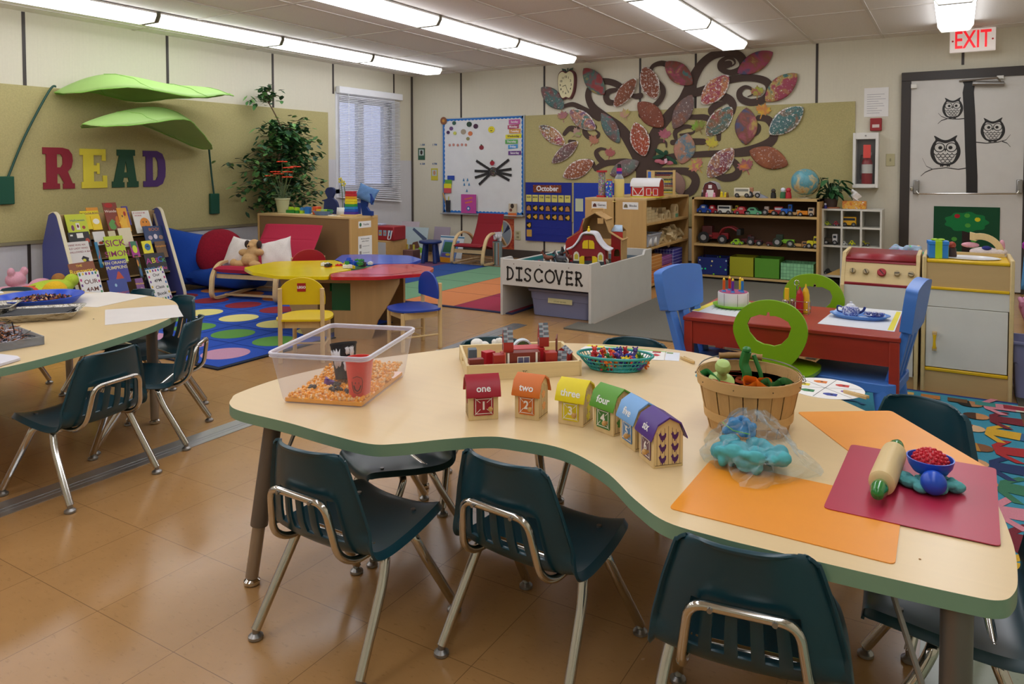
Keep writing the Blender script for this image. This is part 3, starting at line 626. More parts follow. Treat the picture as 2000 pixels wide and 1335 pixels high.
MB().lathe([(.0,.0),(.027,.0),(.0275,.003),(.037,.096),(.0385,.096),(.0385,.102),(.0365,.102),(.026,.004),(0,.003)], mat('#1c1b22',.35), n=32).build('cup_wall', cup)
m = MB(); gw = mat('#d7d6dc',.5)
gh = [(-.2,0),(-.34,.2),(-.3,.5),(-.42,.78),(-.3,.72),(-.2,.86),(-.1,.74),(0,.9),(.1,.7),(.24,.86),(.2,.6),(.3,.35),(.2,.1),(.1,.04),(0,.12),(-.08,.02)]
def ghost(u0, v0, s):
    P = [oncup(u0+a*s, v0+b*.048*s) for a,b in gh]; cpt = oncup(u0, v0+.022*s); k = len(P); m.add([cpt]+P, [(0,i+1,(i+1)%k+1) for i in range(k)], gw)
for g_ in ((-.35,.03,1.3),(.4,.02,.7),(.55,.065,.55),(.95,.06,.7),(-1.0,.05,.8)): ghost(*g_)
m.build('ghost_print', cup, sol=.0006)
x,y = inbin(-.04,-.03); sp = thing('measuring_scoop', 'purple plastic scoop lying on the orange beads', 'scoop', (x,y,TZ+.024), R(160), rot=(R(20),0,R(150)))
pv = mat('#7a4fa8', .25, 0, 'film', mix=.7, k=1); MB().lathe([(0,-.014),(.009,-.012),(.0145,-.004),(.016,.006),(.0145,.006),(.008,-.01),(0,-.012)], pv, n=20).build('bowl', sp); MB().box(.012,-.004,.003,.045,.004,.0055,pv).build('handle', sp, bevel=.001)
gr = mat('#4b4644', .6)
for i,(u,v) in enumerate(((-.07,-.08),(.0,-.085),(.012,-.08),(.045,-.09),(-.01,-.04))):
    x,y = inbin(u,v); m = MB(); r = random.Random(i)
    for k in range(7): m.ell((r.uniform(-.009,.009),r.uniform(-.006,.006),r.uniform(0,.006)), r.uniform(.003,.0065), gr, n=8)
    tag(m.build('toy_spider', loc=(x,y,TZ+.020)), ('grey toy creature on the beads near the left front corner of the bin','left grey toy creature of the close pair in the bin','right grey toy creature of the close pair in the bin','grey toy creature beside the red cup in the bin','tiny grey toy bit by the purple scoop')[i], 'toy')
# tray of barn blocks
tr = thing('wooden_tray', 'pale wooden tray full of red barn building blocks', 'tray', (5.11,-5.79,TZ), R(40))
pine = mat('#e6cf9c', .5, 0, 'wood', axis=0, s=40); a,b,h = .175,.132,.046
m = MB(); m.box(-a,-b,0,a,-b+.009,h,pine); m.box(-a,b-.009,0,a,b,h,pine); m.box(a-.009,-b,0,a,b,h,pine); m.box(-a,-b,0,-a+.009,-.03,h,pine); m.box(-a,.03,0,-a+.009,b,h,pine); m.box(-a,-.03,0,-a+.009,.03,.02,pine); m.box(-a,-.03,.034,-a+.009,.03,h,pine); m.box(-a,-b,0,a,b,.004,pine)
m.build('tray_body', tr, bevel=.001)
m = MB(); m.text('TC', .012, BLACK, T(.0,-b-.0005,.02) @ FRONT); m.build('printed_mark', tr, smooth=False)
c40 = M4.Rotation(R(40),3,'Z'); rd = mat('#a3261d',.45); dk = mat('#7a2a20',.5,0,'wood',axis=2,s=80); slt = mat('#9aa3ac',.55); slt2 = mat('#5f6b76',.55); rb = mat('#c01f2a',.4)
def intray(x, y): v = c40 @ V((x,y,0)); return (5.11+v.x, -5.79+v.y)
def roofblk(lx, ly, lz, w, d, h, rh, rot, lab, win=True):
    x,y = intray(lx,ly); t = thing('toy_block', lab, 'toy block', (x,y,TZ+.004+lz), R(40+rot))
    gp = [(-d/2,0),(d/2,0),(d/2,h),(0,h+rh),(-d/2,h)]; MB().prism(gp, -w/2, w/2, rd, 'yz').build('block_body', t, bevel=.0006)
    if rh > .004:
        for s in (-1,1):
            m = MB(); A = V((0,s*d/2,h)); B = V((0,0,h+rh)); up = B-A; n = 6; nn = V((0,s*rh,d/2)).normalized()*.0006
            for k in range(n):
                for j in range(2):
                    x0 = -w/2+(w/2)*j; f = A+up*(k/n); g = A+up*((k+.93)/n); sh = .0 if k%2 else w*.12
                    xs,xe = (x0,x0+w/2-.001) if not sh else ((x0,x0+w*.36) if j == 0 else (-w/2+w*.38,w/2)); m.add([V((xs,f.y,f.z))+nn,V((xe,f.y,f.z))+nn,V((xe,g.y,g.z))+nn,V((xs,g.y,g.z))+nn], [(0,1,2,3)], slt if (k+j)%2 else slt2)
            m.build('shingles', t, smooth=False, sol=.0004)
    if win:
        m = MB()
        for s in (-1,1):
            m.prism([[(u*.7,v) for u,v in [(-d*.3,.003),(d*.3,.003),(d*.3,h*.6),(0,h*.9),(-d*.3,h*.6)]]], s*(w/2)-.0004, s*(w/2)+.0004, PAPER, 'yz'); m.prism([[(u*.6,v) for u,v in [(-d*.28,.004),(d*.28,.004),(d*.28,h*.56),(0,h*.82),(-d*.28,h*.56)]]], s*(w/2)-.0007, s*(w/2)+.0007, mat('#5b2a2a',.5), 'yz')
        m.build('printed_door', t, smooth=False)
    return t
roofblk(-.045,-.085,.070,.03,.036,.03,.042,0,'tall red block with grey shingled peak, left tower on the barn blocks')
roofblk(.075,-.035,.070,.03,.036,.03,.042,0,'tall red block with grey shingled peak, right tower on the barn blocks')
x,y = intray(.0,-.095); t = thing('toy_block', 'long dark red barn wall block with a white-framed window', 'toy block', (x,y,TZ+.004), R(40))
MB().box(-.05,-.018,0,.05,.018,.070,dk).build('block_body', t, bevel=.0006)
m = MB(); yy=-.0184
for (u0,u1) in ((-.05,-.044),(.036,.042)): m.box(u0,yy-.0004,0,u1,yy,.070,PAPER)
m.box(-.02,yy-.0004,.024,.018,yy,.058,PAPER); m.box(-.018,yy-.0008,.026,-.002,yy-.0004,.056,mat('#5a5a80',.3)); m.box(.0,yy-.0008,.026,.016,yy-.0004,.056,mat('#5a5a80',.3)); m.build('printed_window', t, smooth=False)
x,y = intray(.015,-.04); o = MB().box(-.06,-.02,0,.06,.035,.068,rb).build('toy_block', loc=(x,y,TZ+.004), rz=R(40), bevel=.001); tag(o,'bright red long block lying behind the window block','toy block')
for i,(lx,ly,w,d,h,rot,c_,lab) in enumerate(((-.075,-.1,.034,.034,.066,0,rd,'plain red cube block left of the window block'),(-.145,-.105,.045,.022,.056,8,dk,'small dark red fence block at the near left tray corner'),(-.148,-.03,.026,.03,.068,0,slt2,'upright grey block at the left side of the tray'),(-.1,-.045,.034,.03,.062,25,rb,'tilted red block behind the fence block'),(.085,-.095,.036,.036,.066,0,rd,'plain red block right of the window block'),(.13,.02,.07,.004,.085,75,dk,'thin dark red panel standing at the right end of the tray'),(-.02,.06,.05,.04,.03,10,rd,'red block lying flat at the back of the tray'))):
    x,y = intray(lx,ly); o = MB().box(-w/2,-d/2,0,w/2,d/2,h,c_).build('toy_block', loc=(x,y,TZ+.004), rz=R(40+rot), bevel=.001); tag(o,lab,'toy block')
roofblk(.125,-.09,0,.028,.04,.02,.045,-20,'grey-shingled roof block leaning at the right front of the tray')
roofblk(.14,-.035,0,.04,.05,.045,.02,60,'low red block with grey roof by the right end of the tray')
# white figures and shell behind the tray
sn = mat('#e9e7e2', .5)
x,y = (4.862,-5.654); m = MB(); m.ell((0,0,.017),(.024,.02,.018),sn); m.ell((.03,.004,.014),(.018,.013,.014),sn); tag(m.build('modelling_foam', loc=(x,y,TZ)),'white rounded foam lump behind the left of the block tray','toy')
x,y = (4.913,-5.59); m = MB()
for k in range(5): m.ell((-.02+k*.012,.004*(k%2),.012+.004*(k%3)),(.011,.009,.012),sn,n=10)
m.box(-.03,-.012,0,.035,.012,.006,mat('#bcd3d8',.5)); tag(m.build('toy_sheep', loc=(x,y,TZ)),'white toy animals on a pale blue base behind the tray','toy')
x,y = intray(.02,.03); t = thing('toy_block','white arch block printed with a leafy bush between the towers','toy block',(x,y,TZ+.02),R(40))
MB().prism([(-.032,0),(.032,0)]+[(.032*math.cos(R(k)),.03+.032*math.sin(R(k))) for k in range(0,181,15)], -.012, .012, mat('#d5e2ea',.5), 'xz').build('block_body', t)
MB().prism([[(.024*math.cos(R(k)),.034+.024*math.sin(R(k))) for k in range(0,360,20)]], -.0128, -.0122, mat('#4e6b33',.6,0,'speck',scale=300,th=.3,val=.35), 'xz').build('printed_bush', t)
# teal basket of bear counters
bk = thing('plastic_basket', 'oval teal mesh basket heaped with coloured bear counters', 'basket', (5.385,-5.655,TZ), R(18))
tl = mat('#2d9c98', .35); m = MB(); A,B = .118,.07
def oval(k, z, n=44): return [(A*k*math.cos(2*PI*i/n), B*k*math.sin(2*PI*i/n), z) for i in range(n)]
m.tube(oval(1,.046),.0042,tl,n=8,closed=True); m.tube(oval(.9,.031),.0018,tl,n=6,closed=True); m.tube(oval(.8,.018),.0018,tl,n=6,closed=True); m.tube(oval(.68,.004),.0028,tl,n=6,closed=True)
for i in range(44): m.tube([oval(1,.046)[i],oval(.9,.031)[i],oval(.8,.018)[i],oval(.66,.002)[i]],.0015,tl,n=5)
vs = oval(.68,.003); m.add(vs,[tuple(range(44))],tl); m.build('basket_body', bk)
pr0 = None
def bear(x, y, z, s, col, rot, lab):
    t = MB(); mm = mat(col,.4)
    t.ell((0,0,.012),(.009,.008,.012),mm,n=10); t.ell((0,-.001,.027),(.0072,.007,.0068),mm,n=10); t.ell((0,-.007,.026),(.003,.003,.0026),mm,n=6)
    for k in (-1,1): t.ell((k*.006,0,.0335),.0026,mm,n=6); t.ell((k*.008,-.005,.016),(.0032,.005,.0032),mm,n=6); t.ell((k*.006,-.007,.004),(.004,.0065,.004),mm,n=6)
    o = t.build('bear_counter', loc=(x,y,z)); o.rotation_euler = rot; o.scale = (s,)*3; return tag(o, lab, 'counter', 'bear counters in the teal basket')
cols = [('#d8382a','red'),('#1e3f9e','blue'),('#e8d21c','yellow'),('#2f7a3c','green'),('#5a3f94','purple'),('#c22a3a','crimson'),('#ee7a22','orange')]
r = random.Random(11); c18 = M4.Rotation(R(18),3,'Z')
for i in range(46):
    a = r.uniform(0,6.28); d = math.sqrt(r.random())*.78; v = c18 @ V((A*d*math.cos(a),B*d*math.sin(a),0)); cc = cols[i%7]
    bear(5.385+v.x,-5.655+v.y,TZ+.004+(.022 if i%2 else .004)+r.random()*.006,.95,cc[0],(r.uniform(-1.4,1.4),r.uniform(-1,1),r.uniform(0,6)),'%s bear counter lying jumbled in the teal basket' % cc[1])
for lx,ly,cc,lab in ((-.065,.0,'#dd4030','red bear counter standing upright at the left of the basket'),(.062,.012,'#54418e','purple bear counter standing tallest at the right of the basket')):
    v = c18 @ V((lx,ly,0)); bear(5.385+v.x,-5.655+v.y,TZ+.03,1.15,cc,(0,0,.6),lab)
# counting strips of card behind the basket
def card(pts, z, lab, extra=None, name='activity_card', th=.0006, col='#eceae6', cat='card'):
    P = [V((x,y,0)) for x,y in pts]; c = sum(P, V())/len(P); o = MB().prism([((p-c).x,(p-c).y) for p in P], 0, th, mat(col,.55), 'xy').build(name, loc=(c.x,c.y,z), smooth=False)
    tag(o, lab, cat)
    if extra:
        m = MB()
        for pl, cc in extra: m.prism([[(x-c.x,y-c.y) for x,y in pl]], th, th+.0003, mat(cc,.55), 'xy')
        m.build('printed_picture', o, smooth=False)
    return o
card([(5.177,-5.478),(5.177,-5.409),(5.368,-5.375),(5.401,-5.485),(5.304,-5.557)], TZ, 'white activity card with a yellow and green edge behind the basket', [([(5.179,-5.434),(5.177,-5.409),(5.234,-5.402),(5.24,-5.424)],'#e8dc3c'),([(5.234,-5.402),(5.231,-5.39),(5.369,-5.374),(5.373,-5.389)],'#8cc04a')])
card([(5.348,-5.395),(5.447,-5.362),(5.484,-5.482),(5.38,-5.52)], TZ+.0008, 'white activity card with red shapes beside the basket', [([(5.409,-5.384),(5.437,-5.376),(5.441,-5.398),(5.415,-5.405)],'#a3202c'),([(5.419,-5.435),(5.429,-5.413),(5.451,-5.424),(5.447,-5.442),(5.422,-5.449)],'#c0202c'),([(5.348,-5.395),(5.345,-5.384),(5.452,-5.367),(5.453,-5.375)],'#8cc04a')])
card([(5.451,-5.368),(5.496,-5.358),(5.528,-5.463),(5.483,-5.475)], TZ+.0001, 'pale blank card at the right end of the activity cards', [([(5.456,-5.373),(5.477,-5.369),(5.48,-5.383),(5.459,-5.387)],'#6b8f3a')], col='#dfe3ee')
# bushel basket with cutters
bx,by = 5.872,-5.975
bu = thing('bushel_basket', 'slatted wooden bushel basket full of dough cutters', 'basket', (bx,by,TZ), 0)
st = mat('#c79c62', .6, 0, 'wood', axis=2, s=50, lo=.75); st2 = mat('#d1a76c', .6, 0, 'wood', axis=0, s=30); r0,r1,hh = .092,.121,.134
for i in range(22):
    a0 = 2*PI*i/22; a1 = a0+2*PI/22*.93; m = MB(); vs = []
    for z,rr in ((0,r0),(hh*.5,(r0+r1)/2+.002),(hh,r1)):
        for a in (a0,(a0+a1)/2,a1):
            for dr_ in (0,.0018): q = rr-dr_-(.0015 if i%2 else 0); vs.append((q*math.cos(a),q*math.sin(a),z))
    fs = []
    for k in range(2):
        for j in range(2):
            b0 = k*6+j*2; fs += [(b0,b0+2,b0+8,b0+6),(b0+1,b0+7,b0+9,b0+3)]
        fs += [(k*6,k*6+6,k*6+7,k*6+1),(k*6+4,k*6+5,k*6+11,k*6+10)]
    fs += [(12,14,15,13),(14,16,17,15)]; m.add(vs,fs,st); m.build('stave', bu)
MB().lathe([(0,.004),(r0,.004),(r0,.008),(0,.008)],st,n=30).build('basket_floor', bu)
for zz,th_ in ((hh-.026,.026),(.03,.02)):
    f = zz/hh; rr = r0+(r1-r0)*(f+.06); m = MB(); m.lathe([(rr+.001,zz),(rr+.0035,zz),(rr+.0055,zz+th_),(rr+.002,zz+th_),(rr+.001,zz)],st2,n=40); m.build('hoop', bu)
MB().lathe([(r1-.006,hh-.026),(r1-.003,hh-.026),(r1-.001,hh),(r1-.004,hh),(r1-.006,hh-.026)],st2,n=40).build('inner_hoop', bu)
m = MB()
for i in range(9): a = 2*PI*i/9-.9; m.ell(((r1+.0055)*math.cos(a),(r1+.0055)*math.sin(a),hh-.012),.0017,mat('#6e5a3c',.5,.5),n=6)
m.build('staples', bu)
e = V((.98,.2,0)); bdir = V((-.2,.98,0))
P = [e*(-r1-.004)+V((0,0,hh-.012)), e*(-.11)+bdir*.06+V((0,0,hh+.006)), e*(-.05)+bdir*.105+V((0,0,hh+.014)), e*.05+bdir*.105+V((0,0,hh+.01)), e*.11+bdir*.055+V((0,0,hh+.005)), e*(r1+.004)+V((0,0,hh-.008))]
hd = MB().tube(cr(P,6,False),.0016,STEEL,n=6); hd.tube([P[-1]+V((-.012,.01,.004)),P[-1]+V((0,.004,.01)),P[-1]+V((.006,-.004,0)),P[-1]+V((-.004,-.006,-.006))],.0014,STEEL,n=6); hw = hd.build('wire_handle', bu)
a_ = cr([e*(-.075)+bdir*.095+V((0,0,hh+.012)), e*(-.02)+bdir*.107+V((0,0,hh+.015)), e*.03+bdir*.107+V((0,0,hh+.013))],6,False); MB().tube(a_,[.0075+.0012*(i%3==0) for i in range(len(a_))],mat('#9c7440',.5),n=12).build('wooden_grip', hw)
lg = mat('#b5d07c',.4); gn = mat('#2c7a3a',.4)
t = thing('dough_stamp','pale green plastic dough stamp with a round head in the bushel basket','toy',(bx-.06,by-.03,TZ+.085),0,rot=(R(25),R(12),0))
MB().lathe([(0,0),(.02,0),(.021,.02),(.03,.026),(.031,.038),(.024,.044),(.013,.05),(.0105,.06),(.012,.066),(.0175,.074),(.0185,.083),(.015,.093),(.007,.098),(0,.099)],lg,n=24).build('stamp_body',t)
m = MB(); m.tube(cr([(0,0,0),(.004,0,.03),(-.004,0,.055),(.003,0,.085)],6,False),.009,gn,n=8,sy=1.5); m.ell((.003,0,.09),(.011,.011,.008),gn,n=10); tag(m.build('dough_cutter',loc=(bx-.012,by+.02,TZ+.095)),'tall dark green plastic cutter standing in the bushel basket','toy')
m = MB(); m.tube(cr([(0,0,0),(.004,0,.03),(-.006,0,.06),(-.014,0,.08)],6,False),.0055,gn,n=8); tag(m.build('dough_cutter',loc=(bx+.018,by+.035,TZ+.09)),'thin green curved cutter behind the tall one in the bushel','toy')
m = MB(); m.tube(fillet([(-.03,-.014,0),(.03,-.014,0),(.03,.014,0),(-.03,.014,0)],.012,4,True),.0035,mat('#3f8f52',.4),n=6,closed=True,sy=3.2,up=(0,0,1)); o=m.build('dough_cutter',loc=(bx-.078,by-.055,TZ+.118)); o.rotation_euler=(.5,.3,-.7); tag(o,'green oval cutter resting on the left rim of the bushel','toy')
org = mat('#ee7a20',.4)
for k,(dx,dy,rz_) in enumerate(((.012,-.035,.3),(.045,-.03,1.2))):
    m = MB(); m.tube(circ3 if False else [(.016*(1+.18*math.cos(3*a))*math.cos(a),.016*(1+.18*math.cos(3*a))*math.sin(a),0) for a in [2*PI*i/28 for i in range(28)]],.0016,org,n=6,closed=True,sy=7,up=(0,0,1)); o=m.build('dough_cutter',loc=(bx+dx,by+dy,TZ+.118),rz=rz_); o.rotation_euler=(.4,-.2,rz_); tag(o,('left orange ring cutter in the bushel basket','right orange ring cutter in the bushel basket')[k],'toy')
m = MB(); m.tube(cr([(-.03,0,0),(-.018,.008,.006),(-.005,-.008,.0),(.01,.008,.008),(.024,-.004,.016),(.036,.004,.006),(.03,.01,-.004)],5,False),.0016,mat('#2e6b33',.4),n=6,sy=5,up=(0,0,1)); tag(m.build('dough_cutter',loc=(bx+.068,by-.03,TZ+.12)),'wavy dark green cutter at the right of the bushel','toy')
tag(MB().cyl((-.05,0,0),(.03,-.01,-.004),.008,mat('#b5482f',.5)).build('dough_roller',loc=(bx-.02,by-.062,TZ+.116)),'reddish stick lying across the front of the bushel','toy')
for k in range(24):
    a = k*2.4; d = .015+.075*((k*7)%11)/11; tag(MB().tube([(.02*math.cos(b_),.02*math.sin(b_),0) for b_ in [2*PI*i/16 for i in range(16)]],.0016,mat(['#ee7a20','#2c7a3a','#b5482f','#d8b13c'][k%4],.4),n=6,closed=True,sy=6,up=(0,0,1)).build('dough_cutter',loc=(bx+d*math.cos(a),by+d*math.sin(a),TZ+.088+.0008*k)),'plastic ring cutter buried in the heap inside the bushel','toy','cutters heaped deep in the bushel basket')
# bag of dough
def lump(seed, c, n, R_, rr, mm, name, lab=None, par=None, cat=None, vox=.004):
    r = random.Random(seed); m = MB()
    for _ in range(n):
        a = r.uniform(0,6.28); d = math.sqrt(r.random()); m.ell((R_[0]*d*math.cos(a),R_[1]*d*math.sin(a),R_[2]*r.random()), (r.uniform(*rr),r.uniform(*rr),r.uniform(*rr)*.8), mm, n=10, rot=M4.Rotation(r.uniform(0,3),3,'X'))
    o = m.build(name, par, loc=c); q = o.modifiers.new('r','REMESH'); q.mode='VOXEL'; q.voxel_size=vox; q.use_smooth_shade=True
    if lab: tag(o, lab, cat)
    return o
lump(21,(5.935,-6.222,TZ+.016),70,(.074,.046,.028),(.009,.021),mat('#52b0ba',.75,0,'rough',dist=.003),'modelling_dough','broken turquoise modelling dough lumps inside the clear bag',None,'modelling dough',.003)
lump(22,(5.898,-6.172,TZ+.056),26,(.032,.018,.03),(.006,.013),mat('#2a85bb',.7,0,'rough',dist=.003),'modelling_dough','brighter blue dough at the top of the clear bag',None,'modelling dough',.003)
fb_ = mat('#f2f7fb', .08, 0, 'film', mix=.07, k=.42, bmp=30, spec=1.0)
def bagfn(u, v):
    a = 2*PI*u; k = math.sin(PI*min(1,.10+v*.95)); w = .104*(1-.8*v**1.5)*(1 if v > .02 else .9); ph = math.sin(5*a+7*v)*.006+math.sin(11*a-9*v)*.004
    x = w*math.cos(a)+ph; y = (.070*(1-v)**.75+.004)*math.sin(a)+ph; return (x+.0*v+.014*math.sin(a*2)*(1-v)+.026*max(0,math.cos(a-.2))**6*(1-v)**2 - .012*v, y+.038*v+.03*max(0,math.cos(a+1.1))**6*(1-v)**3*-1.6, .003+.107*v**.9)
def bagj(u,v):
    q = bagfn(u,v); h_ = lambda k: (math.sin((int(u*44+.5)%44)*12.9898*k+int(v*17+.5)*78.233)*43758.5453)%1-.5; k_ = .0075*(1-.4*v); return (q[0]+h_(1)*k_,q[1]+h_(2)*k_,max(.002,q[2]+h_(3)*k_))
m = MB().grid(bagj, 44, 17, fb_); b_ = tag(m.build('plastic_bag', loc=(5.938,-6.215,TZ), smooth=False), 'clear crinkled plastic bag leaning on the bushel basket', 'bag')
MB().tube([bagfn(u/10+.45,.62) for u in range(0,4)],.0012,mat('#5aa53c',.4),n=5).build('zip_line', b_)
# feeling wheel of card with a clothespin
wc = (5.985,-5.54)
w_ = thing('colour_wheel_card','round white card divided in six wedges with coloured drawings','card',(wc[0],wc[1],TZ),0)
MB().prism(circ(0,0,.104,48),0,.0012,PAPER,'xy').build('card_disc',w_,smooth=False)
m = MB()
for k in range(3):
    a = R(20+60*k); d = V((math.cos(a),math.sin(a),0)); g = V((-d.y,d.x,0))*.0009; m.add([d*-.1-g+V((0,0,.0014)),d*.1-g+V((0,0,.0014)),d*.1+g+V((0,0,.0014)),d*-.1+g+V((0,0,.0014))],[(0,1,2,3)],BLACK)
m.build('wedge_lines',w_,smooth=False)
for k,cc in enumerate(('#7d4a9a','#c8352b','#e07a22','#d9c62c','#2f7f4a','#2a3f9a')):
    a = R(50+60*k-60); x,y = .062*math.cos(a),.062*math.sin(a); m = MB(); m.flat([(x-.018,y-.004),(x-.006,y-.013),(x+.018,y-.011),(x+.018,y+.011),(x-.006,y+.012),(x-.018,y+.004)],.0017,mat(cc,.6)); m.flat(circ(x+.004,y,.004,8),.0021,BLACK); m.build('crayon_drawing',w_,smooth=False)
def clothespin(x, y, z, rz, lab):
    t = thing('clothespin', lab, 'clothespin', (x,y,z), rz); wm = mat('#d9b77c',.5,0,'wood',axis=0,s=60)
    for s in (-1,1): m = MB(); m.prism([(-.036,s*.001),(-.03,s*.006),(.036,s*.0085),(.036,s*.0045),(.0,s*.001)],0,.008,wm,'xy'); m.build('jaw', t, bevel=.0005)
    MB().tube([(.002,-.007,.004),(.002,.007,.004)],.0012,STEEL,n=6).build('spring', t); return t
clothespin(6.068,-5.575,TZ+.001,R(-25),'wooden clothespin clipped on the edge of the round wheel card')
# fan of sight cards clipped by the bushel
f_ = thing('card_fan','turquoise picture cards fanned on a stick beside the bushel basket','card',(5.66,-5.585,TZ),R(-52))
for k in range(3):
    m = MB(); X_ = T(0,0,.002+.004*k) @ RZ(R(14*k-10)) @ RX(R(8)); m.X = X_; m.prism([(p[0]+.01,p[1]) for p in rrect(-.03,-.04,.07,.03,.02)],0,.001,mat('#4ba3b4',.45),'xy'); m.flat(circ(.03,-.003,.022,16,1.1,.8),.0015,mat('#d8c7a8',.6)); m.flat(circ(.034,-.003,.012,12),.0019,mat('#3c3230',.6)); m.build('picture_card',f_)
clothespin(5.555,-5.45,TZ+.001,R(140),'wooden clothespin holding the fanned turquoise cards')
for i,(u,v) in enumerate([(6.258,-6.452)]): tag(MB().ell((0,0,0),(.0022,.0015,.0008),mat('#9c6a3a',.6),n=8).build('crumb',loc=(u,v,TZ+.0006)),'tiny brown crumb on the table right of the near orange placemat','crumb')

# ---------------------------------------------------------------- rugs and carpet
def rug(name, lab, x0, y0, x1, y1, base, border, shapes, h=.008, bw=.03):
    o = MB().box(x0,y0,.0005,x1,y1,h,mat(border,.95,0,'carpet',lo=.7,hi=1.3)).build(name, smooth=False); tag(o, lab, 'rug')
    m = MB().box(x0+bw,y0+bw,h,x1-bw,y1-bw,h+.0015,mat(base,.95,0,'carpet',lo=.75,hi=1.25))
    for k_,(poly, col) in enumerate(shapes): m.flat(poly, h+.0019+.00004*k_, mat(col,.95,0,'carpet',lo=.75,hi=1.2))
    m.build('rug_pile', o, smooth=False); return o
dots = []
for j,(y,c) in enumerate(((-4.957,'#c492ae'),(-4.59,'#5f9a44'),(-4.225,'#e6dc8a'),(-3.862,'#8f1f30'),(-3.5,'#d07a3a'))):
    for i in range(6): dots.append((circ(2.6-.402*i,y,.138,32), c))
for k in range(1,7): dots.append(([(2.8-.402*k-.002,-5.15),(2.8-.402*k+.002,-5.15),(2.8-.402*k+.002,-3.3),(2.8-.402*k-.002,-3.3)],'#123a8c'))
for y in (-4.77,-4.41,-4.04,-3.68): dots.append(([(.3,y-.002),(2.8,y-.002),(2.8,y+.002),(.3,y+.002)],'#123a8c'))
rug('dot_rug','bright blue rug with rows of coloured dots before the red sofa',.35,-5.2,2.85,-3.22,'#1a4cb4','#182338',dots)
sq = []; xs = [.75,1.27,1.80,2.365,2.88,3.42]; ys = [-3.05,-2.5,-1.96,-1.42,-.9]; colr = ['#6b3f66','#1f4a92','#6d9b77','#cf7f4a','#9c2743']
for i in range(5):
    for j in range(4): sq.append(([(xs[i]+.004,ys[j]+.004),(xs[i+1]-.004,ys[j]+.004),(xs[i+1]-.004,ys[j+1]-.004),(xs[i]+.004,ys[j+1]-.004)], colr[i]))
rug('square_rug','rug of blue, green, orange and red squares before the reading chair',.73,-3.075,3.44,-.87,'#3a4058','#2b2d55',sq,bw=.012)
o = MB().box(4.13,-3.32,.0005,5.62,-.03,.011,mat('#6b675c',.95,0,'carpet',lo=.55,hi=1.45)).build('floor_carpet', smooth=False); tag(o,'flat grey speckled carpet under the shelves and white play table','carpet')
MB().box(4.0,-3.32,.0005,4.13,-3.1,.011,mat('#6b675c',.95,0,'carpet',lo=.55,hi=1.45)).build('carpet_corner', o, smooth=False)
# picture rug on the right with rows of children
ch = []; X0,Y0,X1,Y1 = 5.56,-5.55,7.2,-3.70
def kid_fig(x, y, a, skin, hair, top, leg):
    c, s = math.cos(a), math.sin(a); Tt = lambda pl: [(x+p[0]*c-p[1]*s, y+p[0]*s+p[1]*c) for p in pl]
    ch.extend([(Tt([(-.05,0),(.05,0),(.045,-.1),(.08,-.12),(.07,-.14),(.01,-.06),(-.01,-.06),(-.07,-.14),(-.08,-.12),(-.045,-.1)]),leg),(Tt([(-.05,-.02),(.05,-.02),(.045,.07),(.12,.02),(.125,.05),(.05,.1),(-.05,.1),(-.125,.05),(-.12,.02),(-.045,.07)]),top),(Tt(circ(0,.145,.045,14)),skin),(Tt([(.048*math.cos(R(t)),.15+.05*math.sin(R(t))) for t in range(0,181,20)]),hair)])
sk = ['#d9a577','#8a5a3a','#e6bd92','#c98d5a','#b5825a']; hr = ['#4a2c1a','#c98f3a','#1f1a18','#8a3f22','#e0c070']; tp = ['#1f3566','#b52a2f','#e0b030','#7a2030','#d98a9a','#3a7a5a']; lg_ = ['#7a4a2a','#d8d0c0','#26262e','#3a6a9a']
for i in range(9):
    for j,(cx,an) in enumerate(((5.80,PI/2),(6.52,PI/2),(6.86,-PI/2))):
        kid_fig(cx+(.02 if i%2 else 0), -5.42+i*.2, an+.12*((i%3)-1), sk[(i+j)%5], hr[(i*2+j)%5], tp[(i+j*2)%6], lg_[(i+j)%4])
for a in ((6.22,-5.4,6.25,-3.9),(6.02,-5.4,6.05,-3.9)): ch.append(([(a[0],a[1]),(a[2],a[1]),(a[2],a[3]),(a[0],a[3])],'#5f9a62'))
for i in range(14):
    c_ = ['#c07a3a','#6a4a2c','#3f8f8a','#9c2a3a','#d8b060'][i%5]; x = 5.62+i*.11; ch.append(([(x,-3.84),(x+.08,-3.84),(x+.08,-3.78),(x,-3.78)],c_))
rug('picture_rug','turquoise picture rug showing children holding hands in a ring',X0,Y0,X1,Y1,'#3b93ae','#1d3a86',ch)
# ---------------------------------------------------------------- left wall: letters, leaves, book rack
fm = lambda c: mat(c,.6)
def wletter(name, lab, col, loops, y0, y1, z0, z1):     # 0..1 glyph to wall coordinates
    L_ = [[(y0+(y1-y0)*p[0], z0+(z1-z0)*p[1]) for p in l] for l in loops]
    tag(MB().prism(L_, .017, .026, fm(col), 'yz').build(name, smooth=False, bevel=.0008), lab, 'wall letter', 'letters spelling READ')
slabR = [(0,0),(.52,0),(.52,.13),(.44,.13),(.44,.36),(.5,.36),(.66,.13),(.62,.13),(.62,0),(1,0),(1,.13),(.93,.13),(.78,.42),(.9,.52),(.95,.68),(.93,.84),(.82,.96),(.62,1),(0,1),(0,.84),(.1,.84),(.1,.16),(0,.16)]
wletter('wall_letter','dark red letter R on the khaki board, first of READ','#8c1a2c',[slabR,[(.44,.52),(.44,.84),(.56,.84),(.62,.76),(.62,.6),(.56,.52)]],-4.665,-4.42,.94,1.275)
